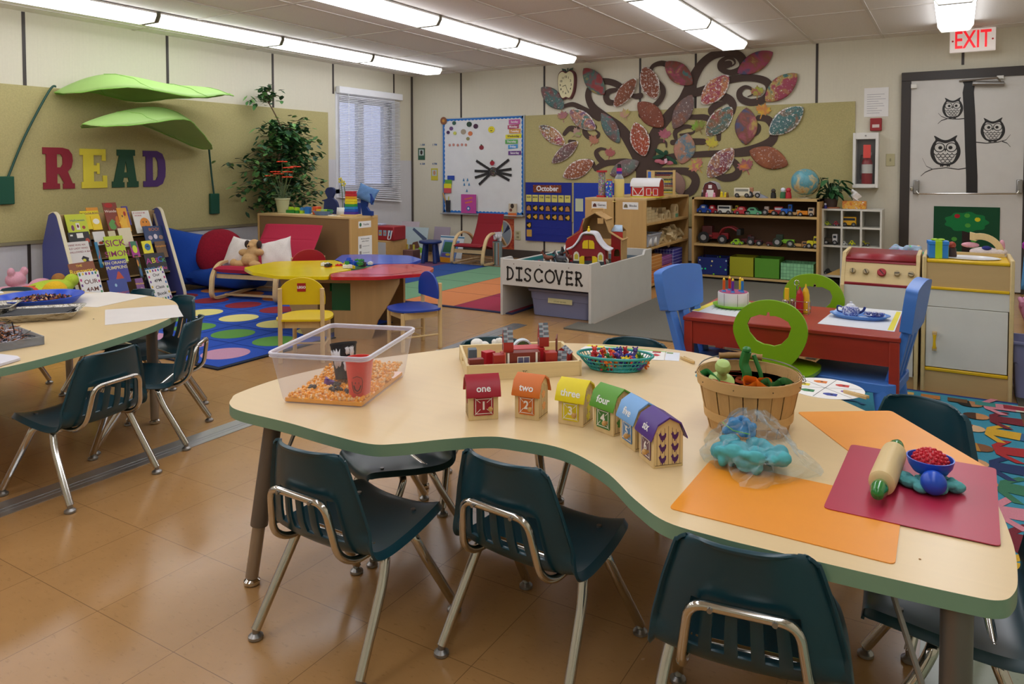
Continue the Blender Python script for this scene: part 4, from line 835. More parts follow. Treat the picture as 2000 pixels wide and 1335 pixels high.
wletter('wall_letter','yellow letter E on the khaki board, second of READ','#e5d33a',[[(.05,0),(1,0),(1,.32),(.84,.32),(.84,.17),(.5,.17),(.5,.42),(.62,.42),(.62,.36),(.72,.36),(.72,.64),(.62,.64),(.62,.58),(.5,.58),(.5,.84),(.82,.84),(.82,.7),(.96,.7),(.96,1),(0,1),(0,.84),(.12,.84),(.12,.16),(.05,.16)]],-4.375,-4.15,.94,1.27)
wletter('wall_letter','dark green letter A on the khaki board, third of READ','#14492c',[[(0,0),(.46,0),(.46,.14),(.40,.14),(.44,.26),(.6,.26),(.63,.14),(.57,.14),(.57,0),(1,0),(1,.16),(.93,.16),(.8,.84),(.88,.84),(.88,1),(.2,1),(.2,.84),(.28,.84),(.07,.16),(0,.16)],[(.46,.4),(.52,.7),(.58,.4)]],-4.108,-3.868,.94,1.27)
wletter('wall_letter','purple letter D on the khaki board, last of READ','#4d2a6b',[[(0,0),(.62,0),(.86,.08),(.98,.28),(1,.5),(.98,.72),(.86,.92),(.62,1),(0,1),(0,.84),(.12,.84),(.12,.16),(0,.16)],[(.42,.18),(.42,.82),(.55,.82),(.64,.7),(.66,.5),(.64,.3),(.55,.18)]],-3.822,-3.605,.94,1.265)
def leaf_canopy(lab, spine, wid, pole, pocket, sag):
    t = thing('leaf_canopy', lab, 'leaf canopy', (0,0,0)); g1 = mat('#a6d66b',.55,0,'film',mix=.9,k=1.0); g1 = mat('#a2c873',.55)
    S_ = cr(spine, 8, False); n = len(S_)-1
    def fn(u, v):
        i = int(round(v*n)); c = S_[i]; k = math.sin(PI*min(1,max(0,v)))**.7*(1 if v < .98 else .2); a = 2*u-1; w = wid*k
        return (max(.035,c.x+a*w), c.y, c.z-sag*a*a*k+.02*math.sin(6*v)*(1-a*a))
    MB().grid(fn, 14, n, g1).build('leaf_cloth', t, sol=.003)
    m = MB(); m.tube([fn(0,v/20) for v in range(21)]+[fn(1,1-v/20) for v in range(21)], .005, mat('#8cc455',.5), n=6, closed=True); m.build('hem_wire', t)
    for k in (.25,.5,.75): MB().tube([(lambda q:(q[0],q[1],q[2]+.004))(fn(j/10,k+abs(j/10-.5)*.16)) for j in range(11)],.0025,mat('#86bb4e',.5),n=5).build('seam', t)
    MB().tube(cr(pole,6,False),.009,mat('#1d4a3f',.5),n=8).build('stem_pole', t)
    y,z,w,h = pocket; MB().box(.016,y-w/2,z,.05,y+w/2,z+h,mat('#17513c',.8,0,'fabric')).build('cloth_pocket', t, bevel=.006)
P = [(-4.739,1.736),(-4.535,1.829),(-4.269,1.815),(-3.888,1.809),(-3.436,1.805),(-3.138,1.817)]
leaf_canopy('large light green fabric leaf arching over the READ letters, upper one',[(.05,P[0][0]+.16,P[0][1]-.02),(.30,P[0][0]+.42,P[0][1]+.115),(.42,P[0][0]+.85,P[0][1]+.09),(.42,P[4][0]-.1,P[4][1]+.05),(.33,P[5][0],P[5][1])],.42,[(.03,-4.92,1.04),(.035,-4.8,1.35),(.05,-4.62,1.72),(.06,-4.57,1.765)],(-4.94,.83,.11,.215),.13)
P = [(-4.562,1.462),(-4.367,1.534),(-4.018,1.569),(-3.683,1.532),(-3.455,1.296)]
leaf_canopy('smaller light green fabric leaf below the upper one',[(.42,P[0][0],P[0][1]-.01),(.47,P[0][0]+.25,P[0][1]+.075),(.44,P[2][0]+.05,P[2][1]+.05),(.32,P[3][0],P[3][1]+.0),(.1,-3.19,1.29)],.38,[(.10,-3.2,1.30),(.05,-3.14,1.05),(.035,-3.10,.82)],(-3.1,.66,.1,.2),.11)
rk = thing('book_rack','slanted book display rack with blue sides and pale edges','book rack',(0,0,0)); bs_ = mat('#4a5296',.5); pe = mat('#e3d8b8',.5)
for y in (-4.72,-3.86):
    pr_ = [(.12,0.0),(.64,0.0),(.64,.05),(.335,.74),(.29,.765),(.22,.74),(.12,.5)]
    m = MB().prism(pr_, y-.012, y+.012, bs_, 'xz'); s_ = m.build('side_panel', rk, bevel=.002)
    MB().strip(fillet([(.645,y,.0),(.645,y,.055),(.34,y,.745),(.29,y,.772),(.215,y,.745)],.04,4),.026,.006,pe,side=(0,1,0)).build('edge_band', s_)
bk_ = mat('#c7a673',.5,0,'wood',axis=1)
for k,(x,z) in enumerate(((.54,.03),(.46,.20),(.38,.36),(.31,.52))):
    MB().box(x-.10,-4.708,z,x,-3.872,z+.012,bk_).build('shelf', rk); MB().box(x-.006,-4.708,z,x,-3.872,z+.022,bk_).build('shelf_lip', rk)
MB().add([(.06,-4.708,0),(.06,-3.872,0),(.25,-3.872,.74),(.25,-4.708,.74)],[(0,1,2,3)],bk_).build('back_panel', rk, smooth=False, sol=.008)
nrm = V((1,0,.43)).normalized(); upv = V((-.43,0,1)).normalized()
def rbook(a, b, d, col, lab, lines=(), deco=None, name='picture_book', frame=None, tilt=0, cat='book'):
    y0,z1 = a; y1,z0 = b; w = y1-y0; h = (z1-z0)/upv.z; yc = (y0+y1)/2; zc = (z0+z1)/2; x = .621+d-.43*zc
    t = thing(name, lab, cat, (x,yc,zc), 0, 'picture books on the slanted rack' if cat == 'book' else None)
    F = M4(((0,upv.x,nrm.x,0),(1,0,0,0),(0,upv.z,nrm.z,0),(0,0,0,1))) @ RZ(R(tilt))
    t.matrix_world = T(x,yc,zc) @ F @ T(0,0,-.004)
    MB().box(-w/2,-h/2,-.004,w/2,h/2,.003,mat(col,.4)).build('cover', t, smooth=False)
    m = MB()
    for (s_,sz,u,v,c_) in lines: m.text(s_, sz*h, mat(c_,.5), T(u*w,v*h,.0034), ex=.0002, bold=.012)
    for d_ in (deco or []):
        k_,c_,pl = d_; m.flat([(p[0]*w,p[1]*h) for p in pl], .0036+(.0004*k_), mat(c_,.5))
    if frame:
        for i in range(26):
            c_ = ['#c22f7a','#2f6fb0','#3f8f4a','#d9b52c','#6a3a8a'][i%5]; s_ = i/26; p = [(-.5+.08,-.5+4*s_*1) if s_ < .25 else (-.5+4*(s_-.25),.44) if s_ < .5 else (.42,.5-4*(s_-.5)) if s_ < .75 else (.5-4*(s_-.75),-.44)][0]
            m.flat([((p[0]+q[0]*.04)*w,(p[1]+q[1]*.035)*h) for q in ((-1,-1),(1,-1),(1,1),(-1,1))], .0036, mat(c_,.5))
    if m.v: m.build('cover_print', t, smooth=False)
    return t
el = lambda x,y,rx,ry,n=16: [(x+rx*math.cos(2*PI*i/n),y+ry*math.sin(2*PI*i/n)) for i in range(n)]
B_ = lambda s: s
rbook((-4.676,0.747),(-4.66,0.582),-.055,'#4f8fc0','blue and green book at the left end of the top rack row',deco=[(0,'#5f9a3a',[(-.5,-.5),(.5,-.5),(.5,-.1),(-.5,0)])])
rbook((-4.445,0.787),(-4.351,0.629),-.06,'#e0952c','orange book peeking above the yellow ones on the rack')
rbook((-4.505,0.762),(-4.359,0.616),-.052,'#e8d21f','yellow book with dark title behind the leafy book',[('BOO GA BOO',.14,.0,.36,'#3a2a1a')])
rbook((-4.435,0.72),(-4.361,0.609),-.045,'#edca1c','yellow book with white bubble in the top rack row',[('FUN',.22,0,.1,'#b5402a')],[(-.5,'#f4f0e0',el(0,.1,.36,.2))])
rbook((-4.635,0.741),(-4.475,0.579),-.04,'#c9d236','yellow-green Halloween book in the top rack row',[('Halloween',.15,.05,.2,'#3f6a7a')],[(0,'#7a3f6a',el(-.25,-.15,.07,.14)),(0,'#a3403a',el(.28,-.15,.08,.08)),(0,'#e8e0d0',[(-.08,-.25),(.1,-.25),(.1,.08),(-.08,.08)]),(1,'#7a2a3a',el(.01,-.08,.05,.08))])
rbook((-4.158,0.786),(-4.106,0.628),-.05,'#4f3f8f','purple book half hidden behind the orange flower book')
rbook((-4.312,0.821),(-4.198,0.598),-.045,'#8a3f2c','red-brown book with a green leaf, tallest on the rack',[('Wonder',.13,.0,.18,'#f0e0d0')],[(0,'#5f9a4a',[(-.35,-.45),(-.1,-.5),(.1,-.42),(.0,-.25),(.12,-.2),(-.1,-.1),(-.3,-.2),(-.42,-.28)]),(0,'#b52a24',el(-.1,.4,.3,.09)),(0,'#c9722a',el(.3,-.2,.16,.2))])
rbook((-4.21,0.774),(-4.128,0.579),-.038,'#e8a42c','orange book with a big leaf flower in the top rack row',deco=[(0,'#f0bc3a',[(-.6,-.1),(-.3,-.0),(-.1,.3),(.1,.0),(.3,.1),(.2,-.2),(.3,-.45),(-.1,-.4),(-.4,-.45),(-.35,-.25)]),(1,'#b5342a',el(.2,.25,.12,.1)),(1,'#2c2a24',el(-.1,.15,.06,.05))])
rbook((-3.889,0.713),(-3.858,0.581),-.052,'#b9a58a','tan book at the right end of the top rack row')
rbook((-4.081,0.742),(-3.931,0.557),-.045,'#e9e6dc','white book with a smiling orange face on the rack',[('IT COULD BE',.09,-.1,.4,'#b5324a'),('WORSE',.09,-.2,.28,'#b5324a')],[(0,'#e8922c',el(.1,-.12,.3,.3)),(1,'#3a2a1a',el(0,-.02,.03,.04)),(1,'#3a2a1a',el(.2,-.02,.03,.04)),(1,'#7a2a1a',el(.1,-.25,.12,.05))])
rbook((-4.464,0.597),(-4.371,0.491),-.02,'#dcd6cf','white book with fruit drawing in the second rack row',deco=[(0,'#b5402a',el(0,-.35,.2,.1)),(0,'#3f7a3a',el(.2,-.25,.1,.06))])
rbook((-4.34,0.595),(-4.282,0.498),-.02,'#cfc49a','pale striped book behind the lime green one')
rbook((-4.259,0.611),(-4.151,0.458),-.012,'#e3d6b4','cream book right of the lime green cover')
rbook((-4.661,0.605),(-4.498,0.489),-.01,'#22201f','black book back cover with a white barcode',deco=[(0,'#e9e6dc',[(-.1,.1),(.2,.1),(.2,.42),(-.1,.42)]),(0,'#a8402a',el(.35,-.1,.1,.16)),(0,'#e9e6dc',[(-.4,.25),(-.28,.25),(-.28,.35),(-.4,.35)])])
rbook((-4.052,0.612),(-3.862,0.463),.0,'#243a66','dark blue ghost book reading BOO!',[('BOO!',.24,.0,.3,'#b5703a')],[(0,'#b9a8b8',el(-.25,-.15,.1,.12)),(0,'#d8d0d8',el(.0,-.1,.09,.14)),(0,'#9a7a6a',el(.25,-.15,.1,.12))],tilt=-2)
rbook((-4.488,0.52),(-4.464,0.322),.012,'#2a7aa0','teal blue book with orange tentacles behind the lime cover',deco=[(0,'#c2502a',[(-.3,-.1),(.1,.0),(.3,.2),(.4,.15),(.2,-.1),(-.2,-.2)])])
rbook((-4.706,0.536),(-4.542,0.353),.03,'#d9d2cb','white book about an old lady with a cat drawing',[('THERE WAS AN',.1,-.1,.36,'#8a3a3a'),('OLD LADY WHO',.1,-.05,.22,'#8a3a3a'),('SWALLOWED A BAT!',.1,.0,.07,'#8a3a3a')],[(0,'#26222a',[(0,-.2),(.1,-.1),(.35,-.2),(.3,-.3),(.4,-.4),(.1,-.38)]),(1,'#c9c23a',el(.12,-.28,.08,.06))])
rbook((-4.212,0.501),(-4.146,0.373),.02,'#a82a8a','magenta book with a yellow-green face',deco=[(0,'#3f7a5a',[(-.4,.1),(.4,.1),(.4,.5),(-.4,.5)]),(1,'#d8e03a',el(0,.0,.3,.25))])
rbook((-3.994,0.483),(-3.901,0.348),.018,'#6a4a24','brown book with pumpkins at the right side of the rack',[('Pumpkins',.18,0,.2,'#d8902c')])
rbook((-4.114,0.497),(-4.028,0.395),.03,'#e8dc24','bright yellow square book with a blue face',deco=[(0,'#2a6fa8',el(0,0,.3,.28)),(1,'#1c3a5a',el(0,.05,.15,.06))])
rbook((-4.421,0.558),(-4.268,0.351),.042,'#b8d01e','lime green book titled SICK SIMON',[('SICK',.34,.03,.22,'#8a1f5a'),('SIMON',.29,.0,-.18,'#8a1f5a')])
rbook((-4.205,0.394),(-4.176,0.207),.04,'#2a241f','dark book with orange and blue monsters on the rack',[('Three Bears',.07,.1,.42,'#d0803a')],[(0,'#c9822a',el(-.2,.15,.25,.15)),(0,'#3a6a9a',el(0,-.25,.3,.18)),(0,'#5a8a3a',el(.2,0,.2,.1))])
rbook((-4.136,0.392),(-3.956,0.235),.05,'#1f1d1c','black book with rainbow alphabet title',[('A',.42,-.34,.12,'#a8308a'),('B',.38,-.1,.14,'#d9d23a'),('E',.34,.08,.12,'#b52a7a'),('C',.4,.24,.16,'#2a5ac0'),('K',.3,.4,.1,'#3f9a5a'),('WHO ARE',.22,-.16,-.28,'#3a7ac0'),('You',.26,.26,-.28,'#c93a8a')])
rbook((-4.742,0.382),(-4.549,0.214),.05,'#8a4a24','brown book titled The Runaway Pumpkin',[('THE',.14,-.1,.36,'#e8c03a'),('Runaway',.27,-.06,.12,'#f0cc2c'),('Pumpkin',.27,.0,-.18,'#f0cc2c')],tilt=2)
rbook((-4.47,0.377),(-4.299,0.196),.055,'#3b3a92','indigo book titled TEN ORANGE PUMPKINS',[('TEN ORANGE',.17,-.02,.36,'#e0d69a'),('PUMPKINS',.19,-.0,.15,'#e0d69a')],[(0,'#c24a2a',[(-.22,-.42),(.24,-.4),(.05,-.02),(-.02,-.02)]),(1,'#8a2a1a',[(-.22,-.42),(.24,-.4),(.2,-.34),(-.15,-.36)])])
rbook((-4.492,0.228),(-4.34,0.051),.06,'#37478f','blue book with orange title below the pumpkin book',[('FIRST NIGHT',.12,.05,-.1,'#b5443a')],[(0,'#9ac0d8',el(-.1,.25,.06,.07))])
rbook((-4.27,0.213),(-4.206,0.045),.06,'#7a4a82','purple book with yellow title at the rack foot',[('Witches',.12,.0,.25,'#e0b03a')],[(0,'#b08a9a',el(.1,-.1,.25,.18))])
rbook((-4.704,0.314),(-4.547,0.057),.075,'#e6e2dc','class book labelled OUR 4AM in a patterned border',[('OUR',.17,.03,.2,'#6a3a2a'),('4AM',.17,.03,-.02,'#6a3a2a')],frame=1)
rbook((-4.163,0.275),(-4.009,0.017),.075,'#e6e2dc','class book labelled Our 4PM Class Book in a patterned border',[('Our',.13,.0,.3,'#2a2624'),('4PM',.13,.0,.12,'#2a2624'),('Class',.13,.0,-.08,'#2a2624'),('Book',.14,.0,-.28,'#2a2624')],frame=1,tilt=3)
# soft toys left of the rack
def plush(name, lab, loc, parts, rz=0, cat='soft toy', rem=.008, dist=.004):
    t = thing(name, lab, cat, loc, rz)
    for pn, col, els in parts:
        m = MB(); mm = mat(col,.95,0,'fabric',scale=120,dist=dist)
        for c,r_ in els: m.ell(c, r_, mm, n=16)
        o = m.build(pn, t)
        if rem and len(els) > 1: q = o.modifiers.new('r','REMESH'); q.mode='VOXEL'; q.voxel_size=rem; q.use_smooth_shade=True
    return t
plush('soft_toy','pink plush animal heaped against the wall left of the rack',(.30,-4.98,0),[('body','#e6a9bd',[((0,0,.12),(.11,.11,.13)),((.0,-.03,.28),(.06,.07,.06)),((.04,.12,.23),(.05,.08,.045)),((.06,-.13,.20),(.05,.07,.05)),((.02,-.07,.34),(.028,.025,.035)),((.02,.02,.34),(.028,.025,.035))])])
plush('soft_toy','lime green plush cushion with orange piping left of the rack',(.62,-4.98,0),[('body','#b9cf3c',[((0,0,.14),(.14,.2,.14)),((-.02,.06,.23),(.1,.17,.06)),((0,.2,.27),(.05,.05,.05))]),('piping','#b5622c',[((.02,.0,.262),(.02,.17,.008))])])
plush('soft_toy','tan plush bear between the lime cushion and the rack',(.5,-4.80,0),[('body','#a8713c',[((0,0,.12),(.1,.06,.13)),((0,-.01,.27),(.06,.045,.05))])])
plush('soft_toy','orange-yellow plush duck beside the left table far end',(1.25,-5.25,0),[('body','#e0b41c',[((0,0,.14),(.14,.13,.15)),((.02,.02,.30),(.08,.075,.075))]),('beak','#d8553a',[((-.08,-.1,.3),(.08,.07,.05))])])
plush('soft_toy','black plush ear sticking up at the left edge by the pink toy',(.5,-5.3,0),[('body','#26222a',[((0,0,.2),(.09,.09,.2)),((.0,-.02,.42),(.03,.04,.07))])])
# ---------------------------------------------------------------- cushions and the little red sofa
def cushion(name, lab, loc, rot, size, col, cat='cushion', puff=.5, corners=.25, kind='fabric', scale=180, bump_=.003):
    w, h, d = size; mm = mat(col,.9,0,kind,scale=scale,dist=bump_) if kind == 'fabric' else mat(col,.9,0,kind,dist=bump_)
    def side(s): 
        def fn(u, v):
            a, b = 2*u-1, 2*v-1; k = (1-abs(a)**2.6)*(1-abs(b)**2.6); k = max(k,0)**puff
            pin = 1-corners*.25*(1-max(abs(a),abs(b))**4)*0; ca = 1-.10*(1-b*b)*abs(a)**6*corners*4; cb = 1-.10*(1-a*a)*abs(b)**6*corners*4
            wr = .012*d*math.sin(9*a+5*b)+.02*d*math.sin(6*b-8*a)
            return (a*w/2*ca, b*h/2*cb, s*(d/2*k)+ (wr if 0<k else 0))
        return fn
    m = MB(); m.grid(side(1), 26, 26, mm); m.grid(lambda u,v: side(-1)(1-u,v), 26, 26, mm)
    o = m.build(name, loc=loc); o.rotation_euler = rot; return tag(o, lab, cat)
cushion('floor_pillow','large bright blue floor pillow leaning on the wall behind the furry one',(.28,-3.50,.27),(R(90),R(12),R(68)),(.72,.52,.24),'#0f48a8',puff=.45)
cushion('floor_pillow','blue floor pillow lying flat behind the red sofa legs',(.62,-3.28,.12),(0,0,R(10)),(.8,.62,.2),'#10459c',puff=.4)
m = MB(); fur = mat('#8c0a24',1,0,'carpet',lo=.5,hi=1.5,scale=60); r = random.Random(2)
m.ell((0,0,0),(.115,.235,.235),fur,n=32); o = m.build('round_pillow',loc=(.44,-3.34,.315)); o.rotation_euler=(0,R(-16),R(-18)); tag(o,'round furry dark red pillow on the blue floor pillow','cushion')
so = thing('sofa','low red two-seat sofa with bent birch frame before the pegboard','sofa',(1.3,-3.76,.0105),R(12.8))
red = mat('#b01c3e',.85,0,'fabric',scale=240); bw_ = mat('#dcbd8a',.4,0,'wood',axis=1)
for s in (-1,1):
    pr_ = fillet([(s*.31,.58,.03),(s*.31,.1,.014),(s*.31,-.045,.014),(s*.31,-.03,.21),(s*.31,.05,.30),(s*.31,.30,.315),(s*.31,.52,.27)],[0,.06,.11,.1,.08,.1,0],7)
    MB().strip(pr_,.038,.02,bw_,side=(1,0,0)).build('side_frame', so)
MB().strip([(-.30,.015,.2),(.30,.015,.2)],.035,.018,bw_,side=(0,0,1)).build('front_rail', so)
MB().strip([(-.30,.12,.03),(.30,.12,.03)],.03,.015,bw_,side=(0,1,0)).build('bottom_rail', so)
MB().strip([(-.30,.5,.035),(.30,.5,.035)],.03,.015,bw_,side=(0,1,0)).build('bottom_rail', so)
def slab(prof, w, th, mm, par, nm, x=0):      # upholstered band following a side profile
    P = cr([(0,)+p for p in prof], 6, False); n = len(P)-1
    def fn(sg):
        def g(u, v):
            i = int(round(v*n)); c = P[i]; d = (P[min(i+1,n)]-P[max(i-1,0)]).normalized(); nn = V((0,-d.z,d.y)); a = 2*u-1; k = (1-abs(a)**8)**.5*(1-abs(2*v-1)**14)**.5
            q = c+nn*th/2*sg*k; return (x+a*w/2, q.y, q.z)
        return g
    m = MB(); m.grid(fn(1),20,n,mm); m.grid(fn(-1),20,n,mm); return m.build(nm, par)
slab([(-.03,.262),(.1,.25),(.3,.215),(.40,.20)],.60,.06,red,so,'seat_cushion')
slab([(.40,.225),(.47,.3),(.54,.40),(.58,.455)],.60,.05,red,so,'back_cushion')
slab([(.575,.445),(.60,.48),(.64,.54),(.665,.585)],.60,.055,red,so,'head_cushion')
MB().box(-.295,.46,.2,.295,.475,.42,mat('#c9c4c0',.7)).build('back_lining', so).rotation_euler = (R(-26),0,0)
wp = '#ded5cf'
def sl(x, y, z): a = R(12.8); return (1.3+x*math.cos(a)-y*math.sin(a), -3.76+x*math.sin(a)+y*math.cos(a), z)
cushion('throw_pillow','white patterned pillow at the left of the red sofa',sl(-.215,.2,.385),(R(66),R(4),R(2)),(.30,.27,.10),wp,puff=.5)
cushion('throw_pillow','white patterned pillow at the right of the red sofa',sl(.15,.20,.385),(R(66),R(-14),R(30)),(.28,.26,.10),wp,puff=.5)
t = plush('teddy_dog','tan plush dog with dark ears lying between the white pillows','x'and sl(-.04,.09,.29),[('body','#c29b68',[((0,.02,.05),(.07,.075,.06)),((.01,.05,.11),(.055,.055,.06)),((-.075,-.02,.02),(.055,.04,.032)),((.075,-.03,.02),(.05,.04,.03)),((-.07,.04,.11),(.045,.03,.03)),((.075,.03,.115),(.045,.03,.03)),((.01,.07,.175),(.05,.045,.045)),((.0,.03,.165),(.03,.03,.025)),((-.12,-.03,.03),(.03,.03,.035))]),('ear','#3b2f29',[((-.048,.06,.18),(.018,.03,.033))]),('ear','#3b2f29',[((.062,.06,.178),(.018,.03,.033))]),('nose','#4a332a',[((-.0,.0,.168),(.008,.008,.006))])],rz=R(20),rem=.006)
t['category'] = 'soft toy'
# ---------------------------------------------------------------- puzzle cabinet with its things
pc = thing('pegboard_cabinet','birch cabinet with brown pegboard back behind the red sofa','cabinet',(0,0,0)); x0,x1,y0,y1,h = .45,1.67,-2.93,-2.57,.67
mw = mat('#caa265',.45,0,'wood',axis=2,s=18)
MB().box(x0,y0,h-.02,x1,y1,h,mat('#d5b57c',.45,0,'wood',axis=0)).build('top_panel', pc, bevel=.002)
MB().box(x1-.02,y0,.03,x1,y1,h-.02,mw).build('end_panel', pc, bevel=.002); MB().box(x0,y0,.03,x0+.02,y1,h-.02,mw).build('end_panel', pc, bevel=.002)
MB().box(x0+.02,y0+.006,.03,x1-.02,y0+.012,h-.02,mat('#8a6a42',.6,0,'peg',n=62)).build('pegboard', pc, smooth=False)
for z in (.05,.25,.45): MB().box(x0+.02,y0+.012,z,x1-.02,y1,z+.015,mw).build('shelf', pc)
for a in ((x0+.03,y0+.03),(x1-.05,y0+.03),(x0+.03,y1-.05),(x1-.05,y1-.05)): MB().box(a[0],a[1],0,a[0]+.03,a[1]+.03,.03,BLACK).build('foot', pc)
m = MB(); m.box(x1,y0+.10,h-.105,x1+.0012,y0+.265,h-.045,PAPER); lb_ = m.build('paper_label', pc, smooth=False)
RIGHT = RZ(PI/2) @ RX(PI/2)       # text read from +x
m = MB(); m.text('Puzzles',.026,mat('#3a3a3a',.6),T(x1+.0016,y0+.20,h-.075) @ RIGHT); m.build('lettering', lb_, smooth=False)
m = MB(); m.prism([[(y0+.125+.014*math.cos(k),h-.075+.018*math.sin(k)) for k in [2*PI*i/12 for i in range(12)]]],x1+.0012,x1+.0018,mat('#2f6a44',.6),'yz'); m.build('leaf_picture', lb_, smooth=False)
m = MB(); m.box(x1,y0+.095,.24,x1+.0012,y0+.275,.49,PAPER); ps = m.build('paper_notice', pc, smooth=False)
m = MB(); m.text('We love puzzles',.017,mat('#4a4a4a',.6),T(x1+.0016,y0+.185,.465) @ RIGHT); m.text('with a friend',.017,mat('#4a4a4a',.6),T(x1+.0016,y0+.185,.443) @ RIGHT)
for z in (.395,.335,.275): m.box(x1+.001,y0+.15,z,x1+.0016,y0+.24,z+.003,mat('#6a6a6a',.6)); m.box(x1+.001,y0+.112,z-.015,x1+.0016,y0+.12,z+.02,BLACK); m.box(x1+.001,y0+.125,z-.015,x1+.0016,y0+.133,z+.02,mat('#5a2a24',.6))
m.build('printed_rules', ps, smooth=False)
def flowers():
    c = (.60,-2.75,h); t = thing('potted_flowers','orange gerbera flowers in a pale green pot on the pegboard cabinet','potted plant',c)
    MB().lathe([(0,0),(.045,0),(.048,.01),(.068,.125),(.074,.13),(.074,.145),(.066,.145),(.06,.12),(0,.12)],mat('#b7bb92',.5),n=26).build('flower_pot', t)
    r = random.Random(4); om = mat('#e8491c',.6)
    for k,(dx,dy,z) in enumerate(((0,.0,.50),(-.12,.02,.40),(.10,-.02,.40),(-.02,-.03,.38),(.05,.03,.44),(.16,.02,.45),(-.14,-.03,.36),(.13,-.05,.35))):
        s = MB().tube(cr([(0,0,.12),(dx*.4,dy*.4,z*.55),(dx,dy,z)],5,False),.0028,mat('#6a7a4a',.6),n=5).build('flower_stem', t)
        m = MB()
        for p in range(16): a = 2*PI*p/16; m.ell((dx+.034*math.cos(a),dy+.034*math.sin(a),z+.004*(p%2)),(.021,.0075,.004),om,n=8,rot=M4.Rotation(a,3,'Z'))
        m.ell((dx,dy,z+.006),(.014,.014,.007),mat('#8a2a14',.7),n=10); m.build('flower_head', s)
    m = MB(); gm = mat('#6c7f5c',.7)
    for k in range(46):
        a = r.uniform(0,6.28); d = r.uniform(.02,.11); z = .15+r.random()*.15; m.tube([(d*.3*math.cos(a),d*.3*math.sin(a),.12),(d*.7*math.cos(a),d*.7*math.sin(a),z),(d*math.cos(a),d*math.sin(a),z+.01)],.0015,gm,n=4); m.ell((d*math.cos(a),d*math.sin(a),z),(.016,.008,.003),gm,n=6,rot=M4.Rotation(a,3,'Z'))
    m.build('foliage', t, smooth=False)
flowers()
def stud_block(x, y, z, w, d, hh, col, lab, cat='toy brick', grp='building bricks on the pegboard cabinet', rz=0):
    m = MB(); c_ = mat(col,.35); m.box(-w/2,-d/2,0,w/2,d/2,hh,c_)
    for i in range(max(1,round(w/.016))):
        for j in range(max(1,round(d/.016))): m.cyl((-w/2+.008+i*.016,-d/2+.008+j*.016,hh),(-w/2+.008+i*.016,-d/2+.008+j*.016,hh+.0035),.005,c_,n=8)
    return tag(m.build('toy_brick',loc=(x,y,z),rz=rz),lab,cat,grp)

tag(MB().box(0,0,0,.34,.2,.008,mat('#e3d2a6',.5)).build('puzzle_tray',loc=(.76,-2.88,h)),'flat pale wooden puzzle tray under the green bricks','tray')
for i,(x,w,z,hh,c_,n_) in enumerate(((.82,.112,0,.028,'#2c8a36','long green brick at the left of the puzzle tray'),(.82,.04,.031,.026,'#a8d22c','lime brick atop the long green brick'),(.90,.04,.028,.026,'#a8d22c','second lime brick beside the blue one'),(.965,.05,0,.03,'#a8d22c','lime brick in front of the blue bricks'),(.975,.04,.03,.024,'#4a8ac0','small light blue brick above the lime brick'),(1.045,.056,0,.062,'#2f78c4','tall blue brick beside the orange one'),(.92,.06,0,.026,'#2c8a36','short green brick next to the long green one'))):
    stud_block(x,-2.84,h+.008+z,w,.032,hh,c_,n_)
tag(MB().box(-.03,-.03,0,.03,.03,.075,mat('#d8582c',.5)).build('toy_block',loc=(1.12,-2.80,h+.002),bevel=.006),'orange block behind the blue brick on the cabinet','toy block')
bw2 = thing('plastic_tray','blue-grey plastic tray holding bricks on the pegboard cabinet','tray',(1.235,-2.83,h))
MB().lathe([(0,.002),(.075,.002),(.095,.035),(.1,.04),(.095,.04),(.072,.008),(0,.008)],mat('#6a86b8',.35),n=28,sx=1.15,sy=.75).build('tray_body',bw2)
for i,(dx,c_,n_) in enumerate(((-.055,'#e8c22c','yellow brick in the blue-grey tray'),(.005,'#a9c98a','pale green brick in the blue-grey tray'),(.05,'#a8d22c','lime brick in the blue-grey tray'),(.085,'#3a8a4a','dark green brick at the tray right edge'))): stud_block(1.235+dx,-2.83,h+.022,.045,.03,.03,c_,n_)
m = MB(); prf = [(-.075,0),(.095,0),(.095,.085),(.07,.13),(.03,.155),(.055,.2),(.05,.24),(.02,.255),(-.03,.25),(-.055,.23),(-.06,.2),(-.03,.155),(-.06,.14),(-.1,.13),(-.1,.12),(-.075,.115)]
m.prism([(p[0],p[1]) for p in cr(prf,3)],-.012,.012,mat('#1f2c5c',.6),'xz'); tag(m.build('toy_figure',loc=(1.16,-2.66,h)),'navy blue doll-shaped cutout standing on the pegboard cabinet','toy')
tag(MB().box(-.06,-.05,0,.06,.05,.11,mat('#1a3f94',.5)).build('toy_box',loc=(1.40,-2.62,h)),'dark blue box behind the white card on the cabinet','box')
cdm = MB(); cdm.add([(-.07,0,0),(.07,0,0),(.06,.02,.07),(-.08,.02,.07)],[(0,1,2,3)],PAPER); tag(cdm.build('paper_card',loc=(1.40,-2.76,h),sol=.002),'white card left of the rainbow tower','card')
tag(MB().box(-.035,-.02,0,.035,.02,.008,WHITE).build('white_eraser',loc=(1.38,-2.86,h)),'small white block on the cabinet edge','toy block')
t = thing('stacking_tower','rainbow stacking tower of bricks on a wooden base','toy',(1.555,-2.80,h),R(12))
MB().box(-.085,-.05,0,.085,.05,.016,mat('#d9b77a',.5)).build('wooden_base',t,bevel=.002)
for k,(c_,w) in enumerate((('#4a2f9a',.116),('#2350b8',.11),('#2f8ac8',.104),('#2f9a44',.098),('#e8d81c',.096),('#efd81c',.092),('#e8a01c',.088),('#c9282c',.088),('#b81f2a',.082))):
    MB().box(-w/2,-.03,.016+k*.0235,w/2,.03,.016+(k+1)*.0235-.001,mat(c_,.4)).build('tower_brick',t,bevel=.002)
